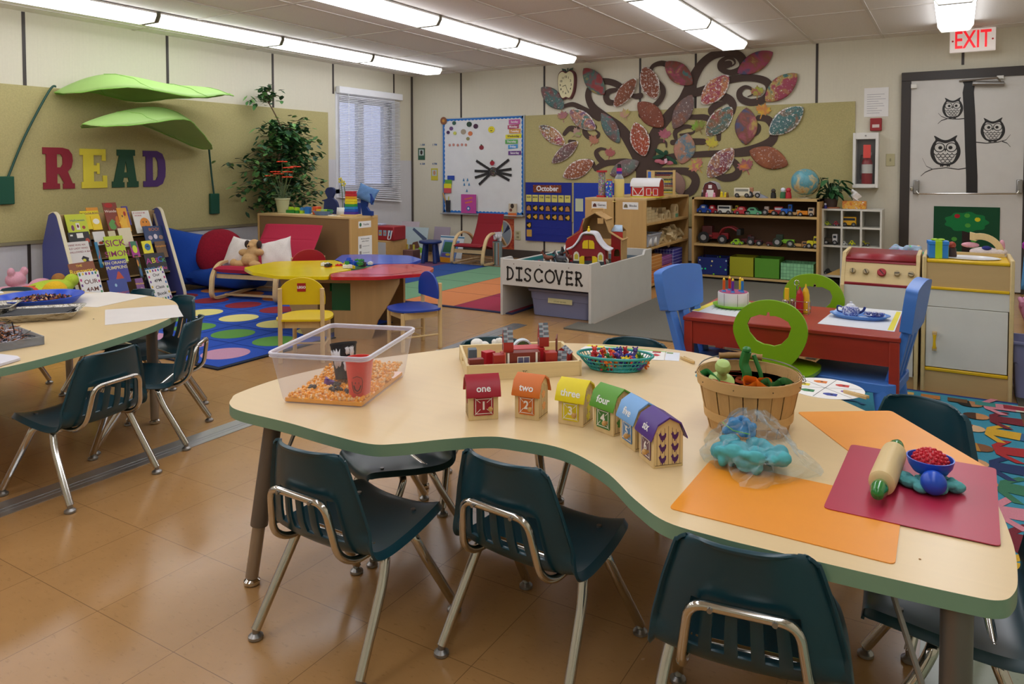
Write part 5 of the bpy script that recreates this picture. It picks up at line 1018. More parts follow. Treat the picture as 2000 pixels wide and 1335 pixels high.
m = MB(); arc = [(.0+.06*math.cos(R(a)),.085+.075*math.sin(R(a))) for a in range(60,301,20)]; q = arc+[(.0+.095*math.cos(R(a)),.085+.12*math.sin(R(a))) for a in range(300,59,-20)]
m.prism([[(x-.02,z) for x,z in [(-.06,0),(.06,0),(.06,.04),(.02,.045),(-.01,.08),(.0,.12),(.03,.14),(.05,.1),(.07,.14),(.05,.2),(-.07,.22),(-.08,.1)]]],-.012,.012,mat('#123c8c',.5),'xz'); tag(m.build('foam_puzzle_piece',loc=(1.65,-2.66,h)),'deep blue curved foam piece at the right end of the cabinet','toy')
tag(cushion('denim_cloth','folded denim blue cloth draped over the foam piece',(1.62,-2.66,h+.2),(R(78),R(20),R(20)),(.2,.15,.06),'#5f86b8','cloth',puff=.6),'folded denim blue cloth draped over the foam piece','cloth')
for k,(dx,z) in enumerate(((0,.30),(.035,.33))): pass
t = thing('orchid','slim orchid with small yellow blooms behind the pegboard cabinet items','potted plant',(1.28,-2.62,h))
for k,(dx,zz) in enumerate(((-.01,.33),(.03,.30))):
    MB().tube(cr([(dx,0,0),(dx+.005,0,.15),(dx-.02,0,zz)],5,False),.0035,mat('#4a6a3a',.6),n=6).build('stem',t); m = MB(); gy = mat('#d8c84a',.6)
    for p in range(5): m.ell((dx-.02+.02*math.cos(p*1.26),0,zz-.01+.02*math.sin(p*1.26)),(.012,.004,.012),gy,n=8)
    m.build('bloom',t)
MB().lathe([(0,0),(.035,0),(.045,.06),(.04,.06),(0,.05)],mat('#c9cfb0',.5),n=18).build('pot',t)
# ficus tree
def ficus():
    base = V((.26,-2.46,0)); t = thing('ficus_tree','tall artificial ficus tree between the khaki board and the window','tree',base)
    MB().lathe([(0,0),(.13,0),(.16,.28),(.14,.28),(.0,.24)],mat('#5a4636',.8),n=24).build('planter',t)
    r = random.Random(17); bk = mat('#6a543c',.8); m = MB(); tips = []
    trunk = cr([(0,0,.24),(.02,.02,.7),(-.02,-.02,1.15),(.0,.01,1.5),(-.06,-.16,1.86)],6,False); m.tube(trunk,[.016*(1-i/len(trunk))+.004 for i in range(len(trunk))],bk,n=8)
    for k in range(105):
        i = int(r.uniform(.24,.74)*len(trunk)); p = trunk[min(i,len(trunk)-1)]; a = r.uniform(0,6.28); f = p.z
        env = .60 if f < 1.1 else .60*max(.35,1-(f-1.1)/.9); l = env*r.uniform(.4,1.0)
        d = V((math.cos(a)*.62,math.sin(a),r.uniform(-.30,.42))); q = p+d*l; q.x = max(q.x,-.22); mid = p+d*l*.5+V((0,0,.05)); br = cr([p,mid,q],4,False); m.tube(br,.003,bk,n=4); tips.append(br)
    for g in ((-.12,-.14,1.9),(-.05,-.1,1.93),(.02,-.05,1.85),(-.16,-.28,1.78)): br = cr([trunk[-3],(trunk[-1]+V(g))/2,V(g)],4,False); m.tube(br,.0025,bk,n=4); tips.append(br)
    m.build('trunk',t)
    lv = [mat('#3a6a3c',.45),mat('#4f8248',.4),mat('#2c5534',.5),mat('#74a35c',.4),mat('#264a32',.5)]; m = MB()
    for br in tips:
        for k in range(22):
            p = br[r.randrange(max(1,len(br)//4),len(br))]+V((r.gauss(0,.03),r.gauss(0,.035),r.gauss(0,.03))); a = r.uniform(0,6.28); L_ = r.uniform(.065,.105)
            d = V((math.cos(a),math.sin(a),r.uniform(-.9,.15))).normalized(); s = d.cross(V((0,0,1))).normalized(); n_ = s.cross(d)
            if p.x < -.20: p.x = -.20
            if p.x < -.11: d.x = abs(d.x)*.5; d.normalize(); s = d.cross(V((0,0,1))).normalized(); s.x *= .4; n_ = s.cross(d)
            m.add([p,p+d*L_*.35+s*L_*.27+n_*.004,p+d*L_*.7+s*L_*.2,p+d*L_,p+d*L_*.7-s*L_*.2,p+d*L_*.35-s*L_*.27+n_*.004,p+d*L_*.5-n_*.004],[(0,1,6),(1,2,6),(2,3,6),(3,4,6),(4,5,6),(5,0,6)],lv[min(4,int(r.random()*5))])
    o = m.build('foliage',t,smooth=False)
ficus()

# ---------------------------------------------------------------- brick play table with three coloured lobes and its chairs
lt_ = thing('brick_play_table','brick play table with yellow, red and blue lobes on wooden panels','table',(0,0,0))
woodp = mat('#b08e5e',.5,0,'wood',axis=2,s=22)
def lobe(name, pts, col, z=.42):
    P = [(p[0],p[1]) for p in fillet([(a,b,0) for a,b in pts], .05, 5, True)]
    return MB().prism(P, z-.022, z, mat(col,.22,0,'plain',coat=.3), 'xy').build(name, lt_, bevel=.006, bs=3)
yl = '#ecd310'; lobe('yellow_lobe',[(2.0,-4.05),(2.07,-4.40),(2.30,-4.52),(2.60,-4.56),(2.905,-4.42),(2.80,-4.31),(2.78,-4.08),(2.34,-3.77)],yl)
lobe('blue_lobe',[(2.33,-3.80),(2.12,-3.5),(2.3,-3.36),(2.62,-3.27),(2.86,-3.42),(2.93,-3.66),(2.73,-3.79),(2.60,-3.9)],'#1a50c4')
lobe('red_lobe',[(2.92,-4.425),(3.18,-4.27),(3.34,-3.98),(3.22,-3.74),(2.96,-3.66),(2.76,-3.80),(2.84,-4.05),(2.81,-4.31)],'#bf1f2c')
MB().add([(2.83,-4.30,.421),(3.18,-4.16,.421),(3.24,-3.9,.421),(2.98,-3.74,.421),(2.99,-3.96,.437)],[(0,1,4),(1,2,4),(2,3,4),(3,0,4)],mat('#bf1f2c',.22,0,'plain',coat=.3)).build('raised_lid', lt_, smooth=False)
gm_ = mat('#1d6a34',.35); m = MB(); c = [(2.80,-4.28),(2.84,-4.03),(2.76,-3.82),(2.62,-3.89),(2.40,-3.80),(2.78,-4.10)]
MB().prism([(2.79,-4.30),(2.82,-4.05),(2.77,-3.80),(2.62,-3.87),(2.36,-3.79),(2.77,-4.08)],.30,.408,gm_,'xy').build('centre_well', lt_)
A_ = V((2.50,-4.46,0)); B_e = V((3.24,-4.12,0)); e_ = (B_e-A_).normalized(); rzp = math.atan2(e_.y,e_.x); Lp = (B_e-A_).length
m = MB(T(A_.x,A_.y,0) @ RZ(rzp))
outl = [(0,.398),(.03,.30),(.10,.14),(.17,.0),(.33,0),(.33,.15),(.37,.15),(.37,0),(.62,0),(.66,.12),(.74,.24),(.80,.36),(.805,.398)]
m.prism([outl,[(.26,.18),(.26,.36),(.48,.36),(.48,.18)]],-.01,.01,woodp,'xz'); m.build('front_panel', lt_)
m = MB(); m.box(2.62,-4.34,0,2.64,-3.55,.398,woodp); m.build('side_panel', lt_); m = MB(); m.box(2.45,-3.75,0,2.95,-3.73,.398,woodp); m.build('rear_panel', lt_)
o = MB(T(2.87,-4.20,.17) @ RZ(rzp)); o.prism([(-.10,-.07),(.10,-.07),(.10,.07),(-.10,.07)],0,.21,mat('#16502a',.4),'xy'); tag(o.build('storage_bin', bevel=.008),'dark green bin hanging under the brick play table','bin')
r = random.Random(8)
for k in range(22):
    c_ = ['#c9282c','#e6e6e2','#1a50c4','#e8c81c','#2a2a2e','#2c8a3a'][k%6]; x,y = 2.60+r.uniform(-.10,.2),-4.0+r.uniform(-.10,.16)
    m = MB(); w = r.choice([.03,.045,.06]); m.box(-w/2,-.015,0,w/2,.015,.018,mat(c_,.35)); m.cyl((-w/4,0,.018),(-w/4,0,.023),.006,mat(c_,.35),n=8); m.cyl((w/4,0,.018),(w/4,0,.023),.006,mat(c_,.35),n=8)
    tag(m.build('toy_brick',loc=(x,y,.412+.012*(k%3)),rz=r.uniform(0,3)),'loose toy brick in the middle well of the brick table','toy brick','loose bricks in the well of the brick table')
def lego_chair(lab, back, face, col, logo=False, H_=.425, bh=.155, top=.485):
    t = thing('kids_chair', lab, 'chair', (back[0],back[1],0), math.atan2(face[1],face[0])-PI/2); cm = mat(col,.35); bw = mat('#d8b982',.45,0,'wood',axis=2,s=34)
    w = .118
    for s in (-1,1): MB().cyl((s*w,0,0),(s*w,0,H_),.0125,bw,n=18).build('back_post', t, bevel=.002)
    for s in (-1,1): MB().cyl((s*.10,.24,0),(s*.10,.24,.232),.0125,bw,n=18).build('front_leg', t, bevel=.002)
    b = [(-.13,0)]+[(.13,0),(.132,.04)]+[(.13*math.cos(R(a)),.055+.10*math.sin(R(a))) for a in range(0,181,12)]+[(-.132,.04)]
    MB().prism([(x,z+top-bh) for x,z in b],.013,.025,cm,'xz').build('backrest', t, bevel=.003)
    MB().prism(cr([(-.13,.0),(-.155,.11),(-.11,.24),(0,.28),(.11,.24),(.155,.11),(.13,.0),(0,-.012)],5),.238,.25,cm,'xy').build('seat', t, bevel=.003)
    MB().box(-.10,.018,.195,.10,.03,.238,bw).build('apron', t); MB().box(-.10,.225,.195,.10,.237,.238,bw).build('apron', t)
    for s in (-1,1): MB().box(s*.108-.006,.015,.195,s*.108+.006,.235,.238,bw).build('apron', t); MB().cyl((s*.115,0,.085),(s*.10,.24,.085),.006,bw,n=10).build('stretcher', t)
    MB().cyl((-.108,.12,.085),(.108,.12,.085),.006,bw,n=10).build('stretcher', t)
    if logo:
        m = MB().box(-.024,-.001+.0115,top-bh+.075,.024,.0135,top-bh+.122,mat('#a81c1c',.4)); g = m.build('logo_sticker', t, smooth=False)
        MB().text('LEGO',.019,mat('#efeae0',.4),T(0,.0108,top-bh+.0985) @ FRONT,bold=.05).build('lettering', g, smooth=False)
    return t
lego_chair('yellow wooden toddler chair with a small red LEGO sticker, back to camera',(3.125,-4.855),(-.55,.84),'#e0c00c',True)
lego_chair('blue and birch toddler chair at the right side of the brick table',(3.48,-4.12),(-.43,-.9),'#173f9e',H_=.40,top=.47,bh=.165)
lego_chair('red toddler chair half hidden behind the yellow lobe of the brick table',(2.02,-3.76),(.8,-.45),'#a81c24')
# ---------------------------------------------------------------- reading chair, stool, things along the back wall
ac = thing('armchair','small red reading chair with bent birch arms below the whiteboard','armchair',(1.565,-.95,.0105),0)
dr2 = mat('#8c1522',.9,0,'fabric',scale=240)
for s in (-1,1):
    pr_ = fillet([(s*.21,.50,.02),(s*.21,.06,.014),(s*.21,-.03,.014),(s*.21,-.01,.16),(s*.21,.06,.31),(s*.21,.18,.365),(s*.21,.34,.33),(s*.21,.46,.20)],[0,.05,.08,.1,.1,.08,.1,0],7)
    MB().strip(pr_,.036,.018,bw_,side=(1,0,0)).build('side_frame', ac)
MB().strip([(-.2,.01,.155),(.2,.01,.155)],.04,.016,bw_,side=(0,0,1)).build('front_rail', ac); MB().strip([(-.2,.4,.03),(.2,.4,.03)],.04,.016,bw_,side=(0,1,0)).build('rear_rail', ac)
slab([(-.03,.215),(.06,.225),(.2,.19),(.30,.17)],.37,.03,dr2,ac,'seat_cushion')
slab([(.29,.17),(.36,.27),(.42,.38),(.445,.44)],.36,.035,dr2,ac,'back_cushion'); slab([(.445,.43),(.46,.48),(.48,.54),(.485,.56)],.36,.035,dr2,ac,'head_cushion')
st_ = thing('stool','round royal blue plastic stool near the back left corner','stool',(1.055,-.98,.0105),.4); bp = mat('#14306e',.4)
MB().lathe([(0,.225),(.11,.225),(.13,.232),(.135,.245),(.128,.258),(.0,.262)],bp,n=32).build('seat', st_)
for k in range(4): a = PI/4+k*PI/2; MB().cyl((.105*math.cos(a),.105*math.sin(a),0),(.075*math.cos(a),.075*math.sin(a),.228),.025,bp,r2=.02,n=16).build('leg', st_, bevel=.004)
def leaner(name, lab, x, y, w, h, col, tilt=14, deco=None, rz=0, cat='book', z0=.0):
    t = thing(name, lab, cat, (x,y,z0), rot=(R(-tilt),0,R(rz)))
    MB().box(-w/2,-.004,.001,w/2,.004,h,mat(col,.5)).build('cover', t, smooth=False)
    if deco:
        m = MB()
        for i,(c_,pl) in enumerate(deco): m.flat([(p[0]*w,p[1]*h) for p in pl],-.0046-.0004*i,mat(c_,.5),'xz')
        m.build('cover_print', t, smooth=False)
    return t
leaner('easel_pad','large pale pink board leaning in the back corner under the drawing',.14,-.30,.30,.42,'#cbbdc4',12,cat='board')
leaner('picture_board','drawing board with a brown and green hill picture by the corner',.36,-.42,.36,.36,'#b9cdd2',12,[('#4a5a78',[(-.2,.9),(.48,.45),(.48,.62),(-.15,.98)]),('#6a4434',[(-.25,.2),(-.1,.45),(.1,.5),(.25,.25)]),('#7fc23a',[(.1,.1),(.5,.1),(.45,.25),(.2,.3)]),('#4f8a3a',[(-.5,.1),(-.2,.1),(-.3,.25),(-.5,.3)])],cat='board')
leaner('paper_pad','pale grey pink paper pad behind the drawing board',.62,-.22,.25,.36,'#a99cab',10,cat='pad')
leaner('picture_book','large white book leaning behind the bright picture book',.93,-.44,.36,.28,'#d3d8dc',16,[('#3a7aa0',[(-.5,.9),(.5,.9),(.5,.96),(-.5,.96)])])
leaner('picture_book','bright picture book with green page and orange bottom beside the stool',1.145,-.80,.25,.27,'#6a8ac0',22,[('#2f6a4a',[(-.4,.45),(.4,.45),(.4,.92),(-.4,.92)]),('#e89a1e',[(-.5,0),(.5,0),(.45,.22),(-.45,.22)]),('#6a5aa8',[(-.4,.25),(.4,.25),(.4,.4),(-.4,.4)]),('#d8c03a',el(0,.35,.15,.06))],rz=-8)
bx_ = thing('wicker_box','pinkish brown box of small things left of the stool','box',(.72,-.93,.0105)); MB().box(-.09,-.07,0,.09,.07,.13,mat('#7d5a55',.8,0,'rough',dist=.004)).build('box_body', bx_, bevel=.004)
for k,(x,c_) in enumerate(((-.05,'#c9b04a'),(.0,'#7a5a3a'),(.05,'#c9c24a'))): tag(MB().cyl((0,0,0),(0,0,.06),.014,mat(c_,.5),n=10).build('craft_bottle',loc=(.72+x,-.93,.141)),('yellow bottle at the left of the pink box','brown bottle in the middle of the pink box','lime bottle at the right of the pink box')[k],'bottle')
tag(MB().ell((0,0,.05),(.035,.03,.055),mat('#1c3a22',.7),n=14).build('toy_ball',loc=(.98,-.62,.012)),'dark green rounded toy under the blue stool','toy')
wc_ = thing('low_cabinet','low white-fronted birch cabinet with a blue side near the corner','cabinet',(0,0,0))
MB().box(.10,-1.28,0,.66,-.92,.265,mat('#caa265',.5,0,'wood',axis=0)).build('cabinet_body', wc_, bevel=.002)
MB().box(.40,-1.285,.02,.64,-1.278,.25,mat('#c9cdd2',.4)).build('white_panel', wc_); MB().box(.25,-1.285,.02,.37,-1.278,.25,mat('#1f5fb0',.4)).build('blue_panel', wc_)
tk = thing('carry_case','red toy bus carry case with printed windows on the low cabinet','toy case',(.50,-1.10,.265),R(4))
MB().box(-.24,-.12,0,.19,.12,.165,mat('#a3232c',.4)).build('case_body', tk, bevel=.012)
m = MB()
for k in range(6): m.flat([(-.22+k*.065,.055),(-.175+k*.065,.055),(-.175+k*.065,.12),(-.22+k*.065,.12)],-.1205,mat('#8fb0c4',.4),'xz'); m.flat(circ(-.2+k*.065,.085,.014,10),-.1212,mat(['#d8a22c','#c98a7a','#3a5a9a'][k%3],.5),'xz')
m.build('printed_windows', tk, smooth=False); MB().tube(fillet([(.13,-.125,.12),(.13,-.16,.02),(.17,-.16,.02),(.17,-.125,.12)],.02),.006,mat('#d8dadf',.4),n=8).build('handle', tk)
tag(MB().box(-.07,-.05,0,.07,.05,.02,mat('#bcc4dd',.6)).build('paper_bundle',loc=(.38,-1.1,.431),bevel=.005),'pale folded paper lying on the red bus case','paper')
cn = thing('marker_canister','striped canister holding white and pink paper hands by the reading chair','canister',(1.80,-.70,.0))
MB().lathe([(0,0),(.055,0),(.055,.27),(.05,.27),(.05,.02),(0,.02)],mat('#7d8f92',.5),n=24).build('can', cn)
m = MB()
for k,c_ in enumerate(('#b5714a','#5a7a6a','#a9b0b4','#b5714a')): a = -1.9+k*.35; m.box(.0557*math.cos(a)-.006,.0557*math.sin(a)-.002,.01,.0557*math.cos(a)+.006,.0557*math.sin(a)+.002,.26,mat(c_,.5))
m.build('stripes', cn, smooth=False)
for k in range(9):
    a = k*2.4; d = .035; x,y = 1.80+d*math.cos(a),-.70+d*math.sin(a); c_ = '#d64aa0' if k == 4 else '#e6e4ea'
    m = MB(); z = .29+.02*(k%3)
    m.ell((0,0,z),(.018,.008,.022),mat(c_,.7),n=8)
    for f in range(4): m.cyl(((f-1.5)*.009,0,z+.01),((f-1.5)*.014,0,z+.05),.0045,mat(c_,.7),n=6)
    tag(m.build('paper_hand',loc=(x,y,0)), 'pink paper hand among white ones in the canister' if k == 4 else 'white paper hand sticking out of the canister','craft',None if k == 4 else 'white paper hands in the canister')
p_ = tag(MB().box(1.30,-.008,.03,1.60,-.002,.48,mat('#a63a24',.6,0,'daub',cols=('#8f1f1c','#b5402a','#c96a3a','#9a241e'),white=0,seed=9,scale=20)).build('wall_poster', smooth=False),'rust red poster with a round weather wheel below the whiteboard','poster')
m = MB(); m.prism([[(1.445+.13*math.cos(t),.29+.17*math.sin(t)) for t in [2*PI*i/28 for i in range(28)]],],-.011,-.009,mat('#d9c9b9',.5),'xz'); m.prism([[(1.445+.115*math.cos(t),.29+.155*math.sin(t)) for t in [2*PI*i/28 for i in range(28)]]],-.0125,-.011,mat('#8f9ba6',.5),'xz')
m.flat([(1.445,.29),(1.40,.43),(1.445,.445)],-.013,mat('#e0c83a',.5),'xz'); m.flat([(1.45,.29),(1.52,.41),(1.55,.36)],-.013,mat('#2a3350',.5),'xz'); m.flat([(1.44,.28),(1.36,.20),(1.42,.16)],-.013,mat('#5a7a4a',.5),'xz'); m.build('weather_wheel', p_, smooth=False)
# ---------------------------------------------------------------- whiteboard and what is stuck on it
wbd = thing('whiteboard','whiteboard with a scalloped blue paper border and magnets','whiteboard',(0,0,0)); x0,x1,z0,z1 = .525,1.752,.535,1.745
MB().box(x0,-.018,z0,x1,-.001,z1,mat('#e3e4e4',.22)).build('board', wbd, smooth=False)
al2 = mat('#b9bcc0',.35,.6,'metal'); m = MB()
for a in ((x0-.01,z0-.01,x0+.006,z1+.01),(x1-.006,z0-.01,x1+.01,z1+.01),(x0,z1,x1,z1+.01),(x0,z0-.01,x1,z0)): m.box(a[0],-.022,a[1],a[2],-.001,a[3],al2)
m.build('frame', wbd)
MB().box(x0-.01,-.075,z0-.02,x1+.01,-.001,z0-.01,al2).build('tray', wbd, bevel=.003)
m = MB(); sb = mat('#1f6fc0',.6); w_ = .024
def scallop(a, b, inn, n):
    a, b, inn = V(a), V(b), V(inn); o = []
    for i in range(n*6+1):
        t = i/(n*6); o.append(a+(b-a)*t+inn*(.018+.011*abs(math.sin(PI*t*n))))
    return [tuple(a),tuple(b)]+[tuple(p) for p in o[::-1]]
for a,b,inn,n in (((x0+.006,z1),(x1-.006,z1),(0,-1),22),((x0+.006,z0),(x1-.006,z0),(0,1),22),((x0+.006,z0),(x0+.006,z1),(1,0),22),((x1-.006,z0),(x1-.006,z1),(-1,0),22)): m.prism([scallop(a,b,inn,n)],-.0195,-.0185,sb,'xz')
m.build('scalloped_border', wbd, smooth=False)
def magnet(name, lab, pts, col, cat='magnet', y=-.0215, th=.003, group=None, deco=None, text=None, par=None):
    c = (sum(p[0] for p in pts)/len(pts), sum(p[1] for p in pts)/len(pts))
    o = MB().prism([(p[0]-c[0],p[1]-c[1]) for p in pts],-th,0,mat(col,.5),'xz').build(name, loc=(c[0],y,c[1])); tag(o,lab,cat,group)
    if deco or text:
        m = MB()
        for i,(c_,pl) in enumerate(deco or []): m.flat(pl,-th-.0004-.0004*i,mat(c_,.5),'xz')
        if text: m.text(text[0],text[1],mat(text[2],.5),T(0,-th-.0004,0) @ FRONT @ RZ(R(text[3] if len(text)>3 else 0)),bold=.02)
        m.build('print', o, smooth=False)
    return o
S3 = 3.926
days = (('Sunday','#c25aa0',(762,132,848,165)),('Monday','#b0486a',(753,170,838,203)),('Tuesday','#d99a4a',(765,205,850,235)),('Wednesday','#e8dc2a',(737,243,858,275)),('Thursday','#5fae5a',(735,285,830,315)),('Friday','#4a9ad8',(757,322,830,355)),('Saturday','#6a3a86',(758,372,856,402)))
boxes = [(1.54,1.705),(1.701,1.646),(1.523,1.644),(1.682,1.587),(1.545,1.587),(1.704,1.535),(1.492,1.528),(1.719,1.471),(1.488,1.46),(1.667,1.408),(1.53,1.4),(1.667,1.345),(1.532,1.319),(1.715,1.269)]
for i,(d,c_,b) in enumerate(days):
    a,b = boxes[2*i],boxes[2*i+1]; magnet('day_label','%s paper strip reading %s on the whiteboard' % (['pink','rose','orange','yellow','green','blue','purple'][i],d),[(a[0],b[1]),(b[0],b[1]+.008*(i%2)),(b[0],a[1]),(a[0],a[1]-.008*(i%2))],c_,'label',text=(d,.036,'#2a2430' if i in (3,) else '#f2eef2'))
cM = lambda x,z,r,n=18: circ(x,z,r,n)
mg = [(1.283,1.591),(0.947,1.667),(1.047,1.639),(0.963,1.549),(0.856,1.574),(0.926,1.484),(0.711,1.69),(0.665,1.621),(0.722,1.56),(0.615,1.572),(1.134,1.369),(1.301,1.171)]
for (x,z),(r_,c_,lab) in zip(mg,((.048,'#e8d824','yellow smiling round magnet'),(.04,'#24402e','dark green oval magnet'),(.036,'#4a2442','dark purple oval magnet right of the green one'),(.034,'#d97a4a','orange round magnet'),(.04,'#a89a84','tan rounded magnet with a pattern'),(.026,'#8f8a5a','small olive magnet below the orange one'),(.03,'#2f5a4a','dark green square-ish magnet near the top left'),(.03,'#6a4a7a','purple cluster magnet at the upper left'),(.026,'#c9cc5a','pale yellow green magnet at the upper left'),(.026,'#4a2a5a','dark magnet by the left border'),(.034,'#8a2a34','small red apple magnet above the spider'),(.034,'#a5182c','red apple magnet at the top of the paper spider'))):
    dc = [('#3a3420',circ(-.014,.012,.005,8)),('#3a3420',circ(.014,.012,.005,8)),('#3a3420',[(-.02,-.01),(.02,-.01),(.01,-.02),(-.01,-.02)])] if r_ == .048 else ([('#2f5a2a',[(-.015,.028),(.015,.028),(.005,.04),(-.01,.04)])] if 'apple' in lab else None)
    magnet('magnet',lab+' on the whiteboard',circ(x,z,r_,18,1,.85),c_,deco=dc,y=-.0215 if 'top of the paper' not in lab else -.032)
for k,(x,z) in enumerate([(0.639,1.407),(0.701,1.41),(0.767,1.405),(0.833,1.409),(0.894,1.406)]): magnet('magnet','small rosy counter, one of the short row on the whiteboard',circ(x,z,.018,14),'#c98a7c',group='row of five rosy counters')
for k,(x,z) in enumerate([(0.857,0.957),(0.918,0.961),(0.867,0.9),(0.942,0.901),(0.907,0.82)]): magnet('magnet','small blue raindrop magnet on the whiteboard',[(x-.014,z-.014),(x+.014,z-.016),(x+.008,z+.004),(x,z+.022),(x-.008,z+.004)],'#3f7fae',group='blue magnets above the pink book')
c_ = (1.311,1.065)
sp = thing('paper_spider','black paper spider with eight strip legs on the whiteboard','craft',(c_[0],-.022,c_[1]))
MB().prism([[(.062*math.cos(t),.058*math.sin(t)) for t in [2*PI*i/24 for i in range(24)]]],-.006,0,mat('#3a2c2a',.7,0,'speck',scale=70,th=.3,val=.5),'xz').build('body', sp)
tips = [(1.054,1.205),(1.029,1.074),(1.033,0.988),(1.096,0.899),(1.543,1.213),(1.578,1.097),(1.58,1.02),(1.548,0.958)]
for k,(x,z) in enumerate(tips):
    d = V((x-c_[0],0,z-c_[1])); s_ = 1 if d.x > 0 else -1; a = V((.04*s_,0,d.z*.15)); m = MB(); nn = V((-d.z,0,d.x)).normalized()*.016; L_ = 10
    P = [a+(V((d.x,0,d.z))-a)*(i/L_)+V((0,-.003-.006*abs(math.sin(i*PI/2)),0)) for i in range(L_+1)]; vs = []
    for p in P: vs += [p-nn,p+nn]
    m.add(vs,[(2*i,2*i+1,2*i+3,2*i+2) for i in range(L_)],mat('#2c2a2a',.8)); m.build('leg', sp, smooth=False, sol=.001)
magnet('white_bow','white bow tie shape on the paper spider head',[(c_[0]-.03,c_[1]+.075),(c_[0],c_[1]+.088),(c_[0]+.03,c_[1]+.075),(c_[0]+.03,c_[1]+.11),(c_[0],c_[1]+.095),(c_[0]-.03,c_[1]+.11)],'#d8d8e4',cat='craft',y=-.029)
a,b = [(0.84,0.775),(1.067,0.536)]
magnet('picture_book','pink book with a blue eye drawing on the whiteboard tray',[(a[0],b[1]),(b[0],b[1]),(b[0],a[1]),(a[0],a[1])],'#c24a9c',cat='book',y=-.045,th=.012,deco=[('#3a6ab0',circ(0,-.06,.03,16)),('#e8e0ec',circ(0,-.06,.015,12)),('#d9705a',[(-.07,.06),(.05,.09),(.07,.07),(-.05,.05)]),('#d9705a',[(-.05,.02),(.06,.04),(.06,.02),(-.05,.0)])])
for nm,lab,c1,bb in (('clip_box','orange patterned box with a cream top at the right of the whiteboard tray','#d8703a',0),): 
    a,b = [(1.558,0.671),(1.661,0.534)]; magnet(nm,lab,[(a[0],b[1]),(b[0],b[1]),(b[0],a[1]),(a[0],a[1])],'#cfc0a4',cat='box',y=-.03,th=.03,deco=[(c1,[(-.06,-.1),(.06,-.1),(.06,-.045),(-.06,-.045)]),('#3a2a20',el(.0,.04,.025,.03)),('#7a4a3a',el(-.02,-.01,.02,.02))])
cards = [(0.602,1.013),(0.714,0.953),(0.564,0.959),(0.672,0.895),(0.551,0.908),(0.668,0.848),(0.551,0.85),(0.667,0.787)]
for k,(c1,n_) in enumerate((('#2a4aa8','blue'),('#6aa83a','green'),('#e8dc24','yellow'),('#d0525a','red'))):
    a,b = cards[2*k],cards[2*k+1]; magnet('colour_card','%s card in the overlapping column at the left border of the whiteboard' % n_,[(a[0],b[1]),(b[0],b[1]),(b[0],a[1]),(a[0],a[1])],c1,cat='card',y=-.024-.003*k)
t = thing('marker_cup','black cup of markers on the left end of the whiteboard tray','cup',(0.624,0.543) and (0,0,0))
a = (0.624,0.543); t.location = (a[0],-.045,a[1]); MB().lathe([(0,0),(.028,0),(.033,.15),(.029,.15),(0,.01)],mat('#2a2c34',.4),n=18).build('cup_wall',t)
m = MB(); m.cyl((-.01,0,.05),(-.075,-.005,.245),.011,mat('#b58f5a',.6)); m.build('wooden_brush',t); MB().cyl((.005,0,.05),(.012,0,.20),.007,mat('#c9c24a',.6)).build('marker',t)
tag(magnet('corner_flower','brown flower magnet on the top left corner of the whiteboard',[(p[0],p[1]) for p in circ(.548,1.725,.05,20)],'#8a5638',y=-.03,deco=[('#c9903a',circ(0,0,.022,14))]),None)
# apple clock, wall cards, notices, outlets
a = (2.348,2.079)
ck = thing('apple_clock','apple-shaped wall clock with cream face left of the tree mural','clock',(a[0],-.001,a[1]))
ap = cr([(0,.13),(.06,.15),(.115,.12),(.13,.04),(.11,-.07),(.06,-.14),(0,-.13),(-.06,-.14),(-.11,-.07),(-.13,.04),(-.115,.12),(-.06,.15)],5)
MB().prism([(p[0]*.9,p[1]*1.15) for p in ap],-.05,0,mat('#5a1a1e',.4),'xz').build('clock_body', ck, bevel=.006)
MB().prism([(p[0]*.8-.006,p[1]*1.05) for p in ap],-.054,-.05,mat('#e3dcb0',.4),'xz').build('clock_face', ck)
m = MB()
for k in range(12): q = PI/2-k*PI/6; m.text(str(k or 12),.034,BLACK,T(.072*math.cos(q)-.006,-.0545,.095*math.sin(q)) @ FRONT,bold=.02)
m.build('clock_dial', ck, smooth=False)
m = MB(); m.strip([(-.006,-.056,0),(-.05,-.056,-.015)],.006,.0015,BLACK,side=(0,0,1)); m.build('hour_hand',ck); m = MB(); m.strip([(-.006,-.057,0),(.02,-.057,-.075)],.004,.0015,BLACK,side=(1,0,0)); m.build('minute_hand',ck)
m = MB()
for s in (-1,1): m.flat([(s*p[0],p[1]) for p in [(0,.15),(.03,.19),(.075,.20),(.06,.165),(.03,.15)]],-.02,mat('#2f4a3a',.5),'xz')
m.strip([(0,-.02,.14),(.005,-.02,.2)],.008,.004,mat('#2f4a3a',.5),side=(1,0,0)); m.build('leaf', ck, sol=.004)
for (u,n_,c1,c2,lab) in (([(0.104,1.377),(0.219,1.22)],'a','#2f5a44','#2a1f1e','small green photo card taped low on the wall left of the whiteboard'),([(0.32,1.107),(0.431,0.949)],'b','#cfc23a','#c98f6a','small yellow photo card taped by the whiteboard left edge')):
    a,b = u; magnet('photo_card',lab,[(a[0],b[1]),(b[0],b[1]),(b[0],a[1]),(a[0],a[1])],c1,cat='photo card',y=-.002,th=.002,deco=[('#b9c4c0',[(-.04,-.02),(.04,-.02),(.04,.06),(-.04,.06)]),(c2,el(0,.02,.02,.03))])
